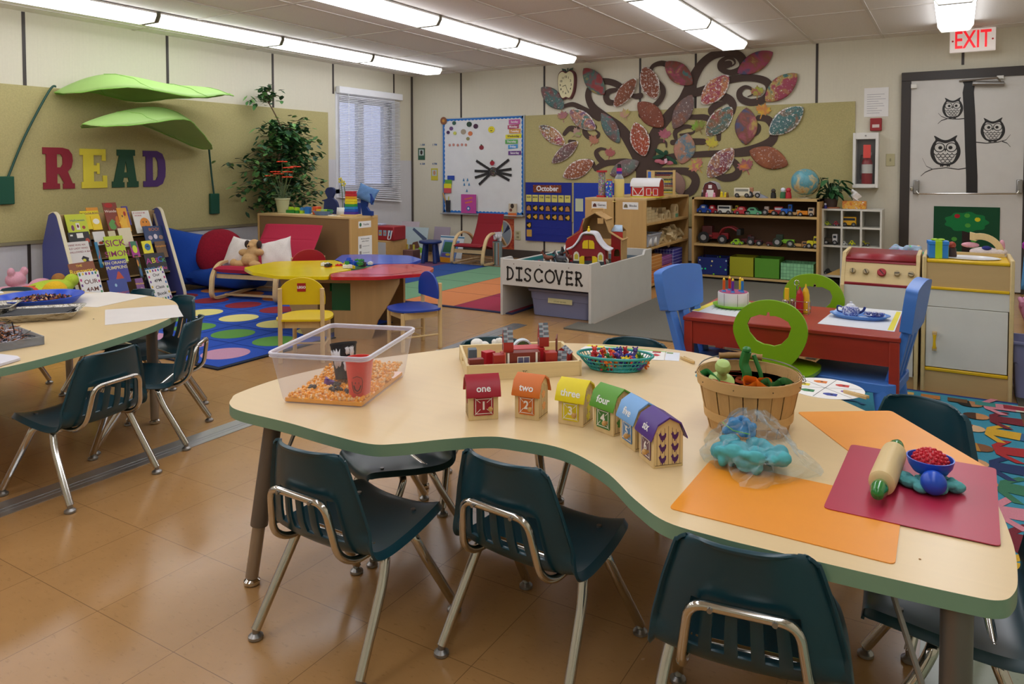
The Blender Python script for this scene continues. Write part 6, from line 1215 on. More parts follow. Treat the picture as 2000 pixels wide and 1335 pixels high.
for k,((x,z),s_) in enumerate(zip([(0.174,1.419),(0.38,1.416),(0.175,1.166),(0.378,1.165)],('1 AM','1 PM','4 AM','4 PM'))): tag(MB().text(s_,.038,mat('#4a6a94',.6),T(x,-.0015,z) @ FRONT,bold=.02).build('wall_lettering',smooth=False),('tiny blue lettering above the green photo card on the wall','tiny blue lettering upper right, level with the one above the green card','tiny blue lettering below the green photo card on the wall','tiny blue lettering above the yellow photo card on the wall')[k],'lettering')
def plate(name, lab, p, w, h, col, cat, kids):
    t = thing(name, lab, cat, (p[0],-.001,p[1])); MB().box(-w/2,-.007,-h/2,w/2,0,h/2,mat(col,.4)).build('wall_plate', t, bevel=.003)
    for n_,a in kids: MB().box(a[0],-.010,a[1],a[2],-.006,a[3],mat('#9a9270',.5)).build(n_, t, bevel=.001)
plate('wall_outlet','beige wall outlet left of the blue calendar chart',(1.658,0.282),.075,.115,'#c9c39c','outlet',[('socket',(-.017,.01,.017,.036)),('socket',(-.017,-.036,.017,-.01))])
plate('light_switch','beige light switch plate between extinguisher and door',(5.759,1.179),.075,.115,'#c2bb92','light switch',[('toggle',(-.006,-.014,.006,.014))])
# october pocket chart
pk = thing('calendar_chart','deep blue fabric calendar chart headed October','calendar',(0,0,0)); navy = mat('#16268c',.75,0,'fabric',scale=120)
A = [(1.777,0.927),(2.425,0.909),(2.413,0.214),(1.762,0.218)]; xa,xb,za,zb = 1.775,2.405,.225,.935
MB().box(xa,-.022,zb-.71,xb,-.016,zb,navy).build('cloth', pk, bevel=.002)
m = MB()
for k in range(7): m.box(xa+.005,-.0245,zb-.20-k*.085,xb-.005,-.022,zb-.197-k*.085,mat('#2a3aa8',.4)); 
m.build('pockets', pk)
o = tag(MB().box(1.885,-.027,.815,2.27,-.023,.905,mat('#6a2a1c',.5,0,'daub',cols=('#7a2f1c','#a8501f','#4a1a18','#8a5a2a'),white=0,seed=4,scale=40)).build('title_card', smooth=False),'autumn-coloured card reading October on the blue chart','card'); o.parent = pk
for k_ in ('category',):
    if k_ in o: del o[k_]
MB().text('October',.085,mat('#e9e6ea',.5),T(2.08,-.0278,.86) @ FRONT,bold=.03).build('lettering', o, smooth=False)
for k,d in enumerate(('SUN','MON','TUE','WED','THU','FRI','SAT')):
    x = xa+.05+k*.088; g = MB().box(x-.038,-.026,.70,x+.038,-.0235,.785,mat('#d9cf6a',.5)).build('day_card', pk, smooth=False); MB().text(d,.026,mat('#5a4a3a',.5),T(x,-.0263,.755) @ FRONT,bold=.03).build('lettering', g, smooth=False)
pm = mat('#1a1614',.5)
for rr in range(3):
    for k in range(7 if rr < 2 else 1):
        x = xa+.05+k*.088; z = .625-rr*.105; m = MB().box(x-.033,-.0265,z-.035,x+.033,-.0235,z+.035,pm); m.flat([(x-.03,z),(x+.02,z+.03),(x+.03,z-.005),(x+.012,z-.03)] if (k+rr)%3 else [(x-.03,z-.03),(x+.03,z-.03),(x+.02,z+.015),(x,z+.03),(x-.025,z+.015)],-.0275,mat('#d9a83a' if (k+rr)%3 else '#b9824a',.5),'xz'); m.build('number_card', pk, smooth=False)
g = MB().box(xa+.02,-.0265,.275,xa+.09,-.0235,.36,mat('#cfa24a',.5)).build('tag_card', pk, smooth=False)
pk2 = thing('pocket_chart','second bright blue pocket chart hanging behind the game cabinet','pocket chart',(0,0,0))
MB().box(2.43,-.02,.20,3.30,-.014,.935,mat('#1a3aa8',.7,0,'fabric',scale=120)).build('cloth', pk2, bevel=.002); MB().box(2.455,-.024,.60,2.555,-.021,.75,mat('#c9d0b0',.5)).build('white_card', pk2, smooth=False)
# ---------------------------------------------------------------- DISCOVER play table
dt = thing('play_table','white open play table lettered DISCOVER on its front','table',(0,0,0)); wt = mat('#cfccc6',.4); x0,x1,y0,y1 = 3.36,4.11,-3.115,-1.925
for x in (x0,x1-.02): 
    pr_ = [(y0,0),(y1,0),(y1,.43),(y1-.14,.43),(y1-.17,.395),(y0+.17,.395),(y0+.14,.43),(y0,.43)]
    MB().prism(pr_,x,x+.02,wt,'yz').build('side_panel', dt, bevel=.0015)
fp = MB().box(x0+.02,y0,.23,x1-.02,y0+.018,.425,wt).build('front_panel', dt, bevel=.0015); MB().box(x0+.02,y1-.018,.23,x1-.02,y1,.425,wt).build('back_panel', dt, bevel=.0015)
MB().box(x0+.02,y0+.018,.352,x1-.02,y1-.018,.365,mat('#1c3a4a',.6)).build('play_surface', dt); 
for s in ((x0+.02,x0+.026),(x1-.026,x1-.02)): MB().box(s[0],y0+.018,.365,s[1],y1-.018,.389,mat('#2f8a8a',.5)).build('teal_edge', dt)
blk = mat('#1f1a16',.55)
glyph = {'D':[[(0,0),(0,1)],[(0,1),(.45,.95),(.7,.7),(.75,.45),(.6,.15),(.3,.02),(0,0)]],'I':[[(.35,0),(.35,1)],[(0,0),(.7,0)],[(0,1),(.7,1)]],'S':[[(.7,.9),(.4,1.02),(.08,.9),(.08,.68),(.35,.55),(.65,.42),(.72,.2),(.5,.0),(.2,-.02),(.0,.1)]],
 'C':[[(.85,.85),(.6,1.02),(.3,.98),(.05,.7),(.02,.4),(.2,.1),(.5,-.02),(.85,.12)]],'O':[[(.5,1),(.15,.85),(0,.5),(.15,.15),(.5,0),(.85,.15),(1,.5),(.85,.85),(.5,1)]],'V':[[(0,1),(.4,0)],[(.4,0),(.8,1)]],'E':[[(.1,0),(.1,1)],[(.1,1),(.7,.98)],[(.1,.5),(.6,.5)],[(.1,0),(.75,.02)]],'R':[[(.1,0),(.1,1)],[(.1,1),(.5,1.0),(.68,.8),(.55,.58),(.1,.5)],[(.3,.5),(.75,0)]]}
px_ = [(3.425,.062),(3.505,.055),(3.575,.062),(3.655,.072),(3.745,.075),(3.83,.068),(3.915,.062),(3.99,.062)]
for ch_,(x,w) in zip('DISCOVER',px_):
    m = MB(); hgt = .088; zb_ = .275
    for st2_ in glyph[ch_]:
        P = [(x+p[0]*w,0,zb_+p[1]*hgt) for p in st2_]; P = cr(P,5,False) if len(P) > 2 else P; P = [V((p[0],y0-.0005,p[2])) for p in P]
        m.strip(P,.003,.0125,blk,side=(0,1,0)); 
        for q in (P[0],P[-1]): m.flat(circ(q.x,q.z,.011,12),y0-.0017,blk,'xz')
    m.build('painted_letter', fp, smooth=False)
for (x,z) in ((3.478,.392),(3.935,.392),(3.70,.395)): MB().ell((x,y0-.001,z),(.004,.002,.004),mat('#5a4030',.6),n=8).build('screw_hole', fp)
sb_ = thing('storage_tub','lavender grey plastic tub with a yellow label under the DISCOVER table','tub',(3.80,-2.83,0)); lv_ = mat('#7f84a6',.4)
def rr_tub(w, d, h, m_, flare=.02, name='tub_wall', par=None, rimw=.012, r=.03):
    a = [V((x,y,.004)) for x,y in rrect(-w/2+flare,-d/2+flare,w/2-flare,d/2-flare,r,5)]; b = [V((x,y,h*.62)) for x,y in rrect(-w/2+flare*.5,-d/2+flare*.5,w/2-flare*.5,d/2-flare*.5,r,5)]; b2 = [V((x,y,h*.64)) for x,y in rrect(-w/2+flare*.3,-d/2+flare*.3,w/2-flare*.3,d/2-flare*.3,r,5)]; c = [V((x,y,h)) for x,y in rrect(-w/2,-d/2,w/2,d/2,r,5)]; d_ = [V((x,y,h)) for x,y in rrect(-w/2-rimw,-d/2-rimw,w/2+rimw,d/2+rimw,r,5)]; e = [V((x,y,h-.015)) for x,y in rrect(-w/2-rimw,-d/2-rimw,w/2+rimw,d/2+rimw,r,5)]
    L_ = [a,b,b2,c,d_,e]; n = len(a); m = MB(); m.add([v for l in L_ for v in l],[tuple(range(n))]+[(k*n+i,k*n+(i+1)%n,(k+1)*n+(i+1)%n,(k+1)*n+i) for k in range(5) for i in range(n)],m_); return m.build(name, par, sol=.002)
rr_tub(.50,.36,.20,lv_,par=sb_); MB().box(-.26,-.19,.196,.26,.19,.206,lv_).build('lid', sb_, bevel=.004)
g = MB(T(.01,-.178,.125) @ RX(R(-5))).box(-.10,-.003,-.018,.10,-.001,.018,mat('#e0dba8',.5)).build('paper_label', sb_, smooth=False); MB(T(.01,-.1815,.120) @ RX(R(-5))).text('STORY BOXES',.016,mat('#6a6a40',.5),FRONT).build('lettering', g, smooth=False)
# toys on the play table (surface z=.365)
Z0 = .366
bn1 = thing('toy_barn','red toy barn with curved white roof and yellow doors on the DISCOVER table','toy barn',(3.94,-2.80,Z0),R(14)); rd2 = mat('#8c1f26',.45)
MB().box(-.15,-.02,0,.15,.16,.012,mat('#3f9a5a',.5)).build('green_base', bn1, bevel=.003)
fr2 = cr([(-.125,.012),(-.125,.14),(-.09,.165),(-.05,.215),(-.035,.245),(.035,.245),(.05,.215),(.09,.165),(.125,.14),(.125,.012)],1,False); fpts = [(-.125,.012),(-.125,.14),(-.085,.165),(-.055,.2),(-.04,.235),(.04,.235),(.055,.2),(.085,.165),(.125,.14),(.125,.012)]
MB().prism([fpts,[(-.03,.012),(-.03,.075),(.03,.075),(.03,.012)]],0,.014,rd2,'xz').build('front_wall', bn1); MB().box(-.12,.014,.012,.12,.15,.14,rd2).build('body', bn1)
P = [V((x,.06,z)) for x,z in cr([(-.165,.125),(-.12,.145),(-.08,.19),(-.055,.235),(-.03,.252),(.03,.252),(.055,.235),(.08,.19),(.12,.145),(.165,.125)],5,False)]
MB().strip(P,.16,.013,mat('#e2e2ea',.4),side=(0,1,0)).build('roof', bn1, bevel=.003)
ye = mat('#e8c81a',.4)
for s in (-1,1):
    MB().prism([(s*.003,.135),(s*.045,.135),(s*.045,.175),(s*.035,.195),(s*.003,.2)],-.004,0,ye,'xz').build('loft_door', bn1)
    MB().prism([(s*.03,.014),(s*.068,.014),(s*.068,.068),(s*.05,.08),(s*.03,.08)],-.010,-.004,ye,'xz').build('barn_door', bn1)
    w2 = MB().prism([(s*.092+p[0]*.022,.075+p[1]*.034) for p in [(-1,-1),(1,-1),(1,.4),(.6,.9),(0,1.1),(-.6,.9),(-1,.4)]],-.003,0,mat('#e4dfc9',.4),'xz').build('window', bn1); MB().prism([(s*.092+p[0]*.014,.075+p[1]*.022) for p in [(-1,-1),(1,-1),(1,.4),(0,1),(-1,.4)]],-.004,-.003,mat('#c9b83a',.4),'xz').build('window_pane', w2)
MB().box(-.12,-.001,.012,.12,.0,.045,mat('#3a3f44',.6)).build('stone_base', bn1)
m = MB(); m.ell((0,.01,.275),(.012,.008,.015),ye,n=10); m.ell((0,.01,.295),(.007,.006,.009),ye,n=8); m.box(-.014,.006,.255,.014,.014,.262,ye); m.build('rooster', bn1)
wb2 = thing('wooden_barn','plywood toy barn with a red side and open front behind the red barn','toy barn',(3.86,-2.46,Z0),R(10)); ply = mat('#c19a62',.5,0,'wood',axis=0)
gb = [(-.21,0),(-.21,.19),(-.115,.25),(-.085,.34),(0,.385),(.085,.34),(.115,.25),(.21,.19),(.21,0)]
MB().prism([gb,[(-.03,.29),(-.03,.335),(.02,.335),(.02,.29)],[(-.09,0.01),(-.09,.17),(.09,.17),(.09,.01)]],.10,.108,ply,'xz').build('back_wall', wb2)
MB().prism([(-.235,.155),(-.21,.19),(-.125,.25),(-.095,.34),(-.10,.0),(-.235,.0)],-.10,-.092,mat('#a8201c',.45),'xz').build('red_side_wall', wb2)
for a,b in (((-.225,.18),(-.11,.245)),((-.115,.245),(-.08,.345)),((-.095,.335),(0,.39)),((0,.39),(.095,.335)),((.08,.345),(.115,.245)),((.11,.245),(.225,.18))):
    MB().strip([(a[0],0,a[1]),(b[0],0,b[1])],.20,.007,ply,side=(0,1,0)).build('roof_panel', wb2)
for s in (-1,1): MB().box(s*.21-.004,-.09,0,s*.21+.004,.10,.19,ply).build('side_wall', wb2)
MB().tube(fillet([(-.05,0,.39),(-.05,0,.415),(.05,0,.415),(.05,0,.385)],.012),.007,ply,n=8,up=(0,1,0)).build('carry_handle', wb2)
slo = thing('toy_silo','tall red wooden silo with a light blue roof and arched window','toy silo',(4.025,-2.43,Z0),R(8))
MB().prism([[(-.045,0),(.045,0),(.045,.245),(-.045,.245)],[(-.022,.05),(-.022,.085),(-.012,.105),(.012,.105),(.022,.085),(.022,.05)]],-.05,-.042,mat('#a8201c',.45),'xz').build('front_wall', slo)
for s in (-1,1): MB().box(s*.045-.003,-.042,0,s*.045+.003,.05,.245,ply).build('side_wall', slo)
MB().box(-.045,.044,0,.045,.05,.245,ply).build('back_wall', slo)
MB().add([(-.048,-.053,.243),(.048,-.053,.243),(.03,0,.29),(-.03,0,.29)],[(0,1,2,3)],mat('#a9c0d8',.4)).build('roof', slo, sol=.005); MB().add([(-.048,.053,.243),(.048,.053,.243),(.03,0,.29),(-.03,0,.29)],[(3,2,1,0)],ply).build('roof', slo, sol=.005)
m = MB()
for k in range(4): m.box(-.125+k*.016,-.04,0,-.119+k*.016,-.034,.13,ply)
m.box(-.13,-.042,.13,-.05,-.03,.138,ply); m.build('fence_ladder', slo)
def animal(lab, loc, rz, s, body, leg=None, mane=None, name='toy_horse', horn=False):
    bm_ = mat(body,.55); lm = mat(leg or body,.55); t = thing(name, lab, 'toy animal', loc, rz); t.scale = (s,)*3
    m = MB(); m.ell((0,0,.062),(.042,.018,.020),bm_,n=14); m.ell((.03,0,.066),(.018,.017,.022),bm_,n=12); m.ell((-.03,0,.064),(.018,.018,.021),bm_,n=12)
    m.tube([(.036,0,.07),(.052,0,.092),(.058,0,.104)],[.013,.010,.009],bm_,n=10); m.tube([(.055,0,.107),(.070,0,.099),(.080,0,.091)],[.0095,.0075,.006],bm_,n=10); m.ell((.053,.005,.116),(.003,.003,.006),bm_,n=6); m.ell((.053,-.005,.116),(.003,.003,.006),bm_,n=6); m.build('body', t)
    for x in (.032,-.034):
        for y in (-.01,.01): MB().tube([(x,y,.055),(x+(.002 if x > 0 else -.005),y,.03),(x,y,.006),(x+.003,y,0)],[.008,.005,.004,.006],lm,n=8).build('leg', t)
    m = MB(); m.tube([(-.045,0,.07),(-.058,0,.055),(-.058,0,.03)],[.004,.006,.003],mat(mane or body,.7),n=6); m.build('tail', t)
    if mane: MB().tube([(.05,0,.115),(.043,0,.103),(.034,0,.085)],[.004,.006,.004],mat(mane,.7),n=6).build('mane', t)
    return t
animal('brown toy horse with black mane at the left of the toy herd',(3.67,-2.93,Z0),R(165),1.0,'#6e3a24','#d8cfc4','#1f1815')
animal('dark grey toy horse standing right of the brown one',(3.765,-2.90,Z0),R(175),1.0,'#4a4a50','#b9b4ae','#e0dcd8')
animal('black toy horse behind the brown one with its head raised',(3.70,-2.80,Z0),R(100),1.1,'#17161a',None,'#17161a')
animal('black toy cow lying low beside the green barn base',(3.79,-2.96,Z0),R(180),.75,'#1c1a1c',None,None,'toy_cow')
animal('white toy goat between the red barn and the silo',(4.02,-2.70,Z0),R(200),.62,'#dedad2',None,None,'toy_goat')
animal('reddish toy horse behind the grey one by the barn wall',(3.80,-2.78,Z0),R(185),.95,'#8a4430',None,'#3a2018')
for k,(x,y,c1,c2,lab) in enumerate(((3.595,-2.95,'#7a9a5a','#c23a2a','small green and red toy figure by the brown horse'),(3.555,-2.97,'#2f3a30','#d8a07a','smallest toy figure at the far left of the herd'),(3.625,-2.97,'#c9b87a','#b5342a','tan toy figure with a red top in front of the brown horse'))):
    m = MB(); m.ell((0,0,.014),(.014,.012,.015),mat(c1,.5),n=10); m.ell((.004,0,.034),(.009,.009,.009),mat(c2,.5),n=10); tag(m.build('toy_figure',loc=(x,y,Z0)),lab,'toy figure')

# ---------------------------------------------------------------- game and block cabinets
def txt(o, s, size, X, col='#3a3a3a', name='lettering', bold=.01): return MB().text(s,size,mat(col,.6),X,bold=bold).build(name, o, smooth=False)
for nm,x0,x1,wd,cc in (('Games',3.31,3.598,'left birch cabinet labelled Games beside the blue pocket chart','#5a2a24'),('Blocks',3.615,3.913,'birch cabinet labelled Blocks, its shelves open to the right','#7a6a4a')):
    c = thing('storage_cabinet',wd,'cabinet',(0,0,0)); y0,y1,h = -1.545,-.32,.83
    MB().box(x0,y0,.02,x1,y0+.02,h-.018,mw).build('end_panel', c, bevel=.001); MB().box(x0,y1-.02,.02,x1,y1,h-.018,mw).build('end_panel', c, bevel=.001)
    MB().box(x0,y0,h-.018,x1,y1,h,mat('#d5b57c',.45,0,'wood',axis=1)).build('top_panel', c, bevel=.001); MB().box(x0,y0+.02,.02,x0+.008,y1-.02,h-.018,mw).build('back_panel', c)
    for z in (.02,.36,.585): MB().box(x0+.008,y0+.02,z,x1,y1-.02,z+.018,mw).build('shelf', c)
    MB().box(x0+.02,y0+.03,0,x1-.02,y1-.03,.02,BLACK).build('plinth', c)
    xc = (x0+x1)/2; l = MB().box(xc-.075,y0-.0012,h-.10,xc+.075,y0,h-.035,PAPER).build('paper_label', c, smooth=False)
    txt(l,nm,.028,T(xc+.025,y0-.0016,h-.067) @ FRONT); m = MB(); m.flat([(xc-.065,h-.085),(xc-.025,h-.085),(xc-.03,h-.06),(xc-.045,h-.05),(xc-.06,h-.062)],y0-.0016,mat(cc,.6),'xz'); m.build('label_picture', l, smooth=False)
MB().tube([(3.59,-1.5455,.797),(3.607,-1.552,.797),(3.625,-1.5455,.797)],.005,mat('#d9c46a',.4),n=6).build('door_latch', c)
bwd = mat('#cbb386',.55,0,'wood',axis=1,s=50)
def wblk(x, y, z, dx, dy, dz, lab, rot=(0,0,0), grp=None, arch=False):
    m = MB()
    if arch:
        m.prism([[(-dy/2,0),(dy/2,0),(dy/2,dz*.45)]+[(dy/2*math.cos(R(a)),dz*.45+dz*.55*math.sin(R(a))) for a in range(10,180,17)]+[(-dy/2,dz*.45)],[(dy*.28*math.cos(R(a)),.012+dz*.6*math.sin(R(a))) for a in range(0,181,20)]],-dx/2,dx/2,bwd,'yz')
    else: m.box(-dx/2,-dy/2,0,dx/2,dy/2,dz,bwd)
    o = m.build('wooden_block',loc=(x,y,z),bevel=.002); o.rotation_euler = rot; return tag(o,lab,'wooden block',grp)
gt = 'wooden unit blocks stacked on the top shelf of the blocks cabinet'
for i in range(5):
    for j in range(5-(i+1)//2 if i < 4 else 2): wblk(3.84,-1.47+j*.085,.604+i*.0285,.10,.08,.027,'pale wooden unit block in the stepped stack on the top shelf',grp=gt)
for y,s_,z,n_ in ((-1.0,.075,.604,'small wooden arch block at the left of three on the top shelf'),(-.86,.11,.604,'wide wooden arch block in the middle of the top shelf'),(-.62,.10,.66,'tall wooden arch block on top of the green-windowed one')): wblk(3.86,y,z,.05,s_,s_*.85,n_,arch=True)
gw_ = wblk(3.86,-.62,.604,.05,.11,.055,'wooden block with a green window beneath the tall arch'); MB().box(.024,-.04,.010,.027,.04,.045,mat('#5f9a7a',.4)).build('green_window', gw_)
wblk(3.80,-1.03,.66,.05,.12,.03,'tilted wooden block behind the small arch',(R(50),0,0)); wblk(3.78,-.78,.604,.06,.1,.11,'upright wooden block at the back of the top shelf')
r = random.Random(31)
for k in range(34):
    y = -1.2+r.random()*.78 if k < 24 else -.9+r.random()*.45; z = .382+r.random()*.09; wblk(3.83+r.uniform(-.05,.04),y,z,.05,r.choice([.1,.16,.2]),.028,'wooden block thrown in the jumbled pile on the middle shelf',(r.uniform(-1,1),r.uniform(-.3,.3),r.uniform(-.7,.7)),'jumbled wooden blocks on the middle shelf')
ct = thing('clear_tub','clear plastic tub of white rolls on the middle cabinet shelf','tub',(3.83,-1.30,.379)); rr_tub(.16,.36,.12,mat('#e4e6ee',.2,0,'film',mix=.3,k=.8),par=ct,rimw=.006,r=.02)
for k,(y,z) in enumerate(((-1.40,.425),(-1.27,.43))): m = MB(); m.lathe([(.022,-.05),(.04,-.05),(.04,.05),(.022,.05),(.022,-.05)],WHITE,n=20); o = m.build('paper_roll',loc=(3.86,y,z)); o.rotation_euler = (0,R(90),R(20)); tag(o,('white roll nearest the end panel in the clear tub','white roll behind the first one in the clear tub')[k],'roll')
def fbox(lab, x0, y0, z, w, d, h, col, line, kind='plaid', name='fabric_bin', cat='bin', open_=False, rz=0, **k):
    t = thing(name, lab, cat, (x0,y0,z), rz); mm = mat(col,.8,0,kind,**k) if kind == 'speck' else (mat(col,.8,0,'fabric') if kind == 'fabric' else mat(col,.8,0,'plaid',line=line,**k)); a = .005
    m = MB(); m.box(-w/2,-d/2,0,w/2,-d/2+a,h,mm); m.box(-w/2,d/2-a,0,w/2,d/2,h,mm); m.box(-w/2,-d/2+a,0,-w/2+a,d/2-a,h,mm); m.box(w/2-a,-d/2+a,0,w/2,d/2-a,h,mm); m.box(-w/2,-d/2,0,w/2,d/2,a,mm)
    m.build('bin_wall', t); return t
YR = (PI/2,0,PI/2)
for y,z,h,c_,l_,n_ in ((-1.22,.04,.115,'#c9763a','#e0b07a','lower orange plaid fabric block in the bottom of the blocks cabinet'),(-1.22,.16,.13,'#c9843f','#e8c48a','upper orange plaid fabric block with a green stripe'),(-.93,.04,.13,'#b8505a','#dd8f8f','red pink plaid fabric block on the bottom cabinet shelf'),(-.93,.175,.08,'#8a4a8a','#c08fc0','purple plaid fabric block on the bottom cabinet shelf'),(-.62,.04,.26,'#34308a','#c4c4e8','tall indigo plaid fabric block at the far end of the bottom shelf')):
    tag(MB().box(-.10,-.135,0,.10,.135,h,mat(c_,.8,0,'plaid',line=l_,n=16,rot=YR)).build('fabric_block',loc=(3.80,y,z),bevel=.004),n_,'fabric block')
# things on top of those cabinets
def at_top(n, lab, cat, x, y, z=.83, rz=0): return thing(n, lab, cat, (x,y,z), rz)
t = at_top('sensory_tube','clear tube of beads with red caps on the Games cabinet','tube',3.415,-1.40)
MB().lathe([(0,0),(.05,0),(.05,.018),(0,.018)],mat('#b5242c',.4),n=24).build('cap',t); MB().lathe([(0,.0),(.05,.0),(.05,.018),(0,.018)],mat('#b5242c',.4),(0,0,.235),n=24).build('cap',t)
MB().lathe([(.033,.018),(.033,.235)],mat('#8a6a6a',.3,0,'speck',scale=110,th=.5,val=.7),n=24).build('bead_tube',t)
t = at_top('finger_paint_bottle','small bottle with blue and yellow rocket pattern beside the cream bottle','bottle',3.50,-1.42); MB().box(-.026,-.02,0,.026,.02,.155,mat('#3a5ac0',.4,0,'speck',scale=60,th=.45,sat=1.2)).build('bottle_body',t,bevel=.004); MB().box(-.022,-.016,.155,.022,.016,.17,mat('#c9742c',.5)).build('cap',t); MB().prism([(-.018,.07),(.018,.07),(0,.13)],-.0215,-.0205,mat('#1f4ac0',.4),'xz').build('rocket_print',t,smooth=False)
t = at_top('toy_ball','white and green ball behind the rocket bottle','ball',3.468,-1.34); MB().ell((0,0,.028),.028,mat('#dfe6da',.4),n=18).build('ball',t); MB().ell((.004,-.004,.022),(.026,.026,.02),mat('#7ab83a',.4),n=14).build('green_patch',t)
t = at_top('juice_bottle','large bottle of cream liquid with a black and pink cap','bottle',3.575,-1.36)
MB().lathe([(0,0),(.046,0),(.048,.01),(.048,.16),(.044,.172),(0,.172)],mat('#d8c476',.35),n=26).build('bottle_body',t); MB().lathe([(.044,.172),(.036,.195),(.024,.21),(.024,.225)],mat('#cfd3d8',.15,0,'film',mix=.4,k=.8),n=22).build('bottle_neck',t)
MB().lathe([(.026,.222),(.026,.245),(0,.245)],mat('#3f2a9a',.4),n=20).build('purple_band',t); MB().lathe([(.025,.245),(.025,.275),(0,.275)],mat('#d82a78',.4),n=20).build('pink_band',t); MB().lathe([(.019,.275),(.016,.31),(0,.315)],BLACK,n=18).build('cap',t)
t = at_top('latch_barn','white-roofed red toy barn with latches on the Blocks cabinet','toy barn',3.80,-1.22,rz=R(4)); rb_ = mat('#b5241c',.4); wf = mat('#e6e4e4',.4)
gb = [(-.135,0),(.135,0),(.135,.09),(.11,.13),(.05,.165),(-.02,.165)]
MB().box(-.14,-.085,0,.14,.085,.012,mat('#c9c23a',.5)).build('base',t); MB().box(-.135,-.08,.012,.135,.08,.105,rb_).build('walls',t)
gy = [(-.08,.10),(.08,.10),(.072,.13),(.045,.155),(0,.168),(-.045,.155),(-.072,.13)]
MB().prism(gy,-.135,.135,rb_,'yz').build('gable',t); m = MB(); rf = [(-.088,.102),(-.076,.134),(-.047,.160),(0,.174),(.047,.160),(.076,.134),(.088,.102)]; m.prism(rf+[(y,z+.008) for y,z in rf[::-1]],-.14,.14,wf,'yz'); m.build('roof',t)
m = MB(); 
for (x0,x1) in ((-.12,-.01),): 
    for a in ((x0,.014,x0+.008,.10),(x1-.008,.014,x1,.10),(x0,.014,x1,.022),(x0,.092,x1,.10)): m.box(a[0],-.0825,a[1],a[2],-.08,a[3],wf)
    for s in (-1,1): xm = (x0+x1)/2; m.add([(xm+s*.045,-.0828,.09),(xm+s*.055,-.0828,.09),(xm+s*.005,-.0828,.02),(xm-s*.002,-.0828,.02)],[(0,1,2,3)],wf)
for x0 in (.015,.08):
    for a in ((x0,.02,x0+.005,.085),(x0+.04,.02,x0+.045,.085),(x0,.02,x0+.045,.025),(x0,.08,x0+.045,.085)): m.box(a[0],-.0825,a[1],a[2],-.08,a[3],wf)
m.box(-.135,-.0822,.102,.135,-.08,.108,wf); m.build('white_trim',t); MB().ell((.068,-.086,.045),(.008,.005,.011),mat('#c9a83a',.3,.8),n=10).build('brass_latch',t)
t = at_top('abacus','wooden abacus with coloured bead rows behind the toy barn','abacus',3.83,-.93,rz=R(3)); aw = mat('#cfae70',.5,0,'wood',axis=2)
for s in (-1,1): MB().box(s*.13-.011,-.011,0,s*.13+.011,.011,.255,aw).build('side_post',t)
MB().box(-.14,-.012,.238,.14,.012,.25,aw).build('top_rail',t); MB().box(-.16,-.035,0,.16,.035,.016,aw).build('base',t)
for k in range(10):
    z = .04+k*.0205; m = MB(); m.cyl((-.12,0,z),(.12,0,z),.0016,STEEL,n=6); w = m.build('wire',t); c_ = ['#d8c41e','#1f4a2c','#c9a070','#8a1f2a','#2a2a6a'][k%5]; m = MB()
    for j in range(10): m.ell((.115-j*.0165 - (.03 if k%3 == 2 else 0),0,z),(.0085,.0085,.0085),mat(c_,.4),n=8)
    m.build('bead_row',w)
for k,(x,c_) in enumerate(((3.735,'#3a6ac0'),(3.765,'#cfae70'))): tag(MB().box(-.018,-.01,0,.018,.01,.24 if k == 0 else .25,mat(c_,.5)).build('toy_figure',loc=(x,-.98,.83),bevel=.004),('small blue-topped figure behind the white barn roof','plain wooden post behind the white barn roof')[k],'toy')
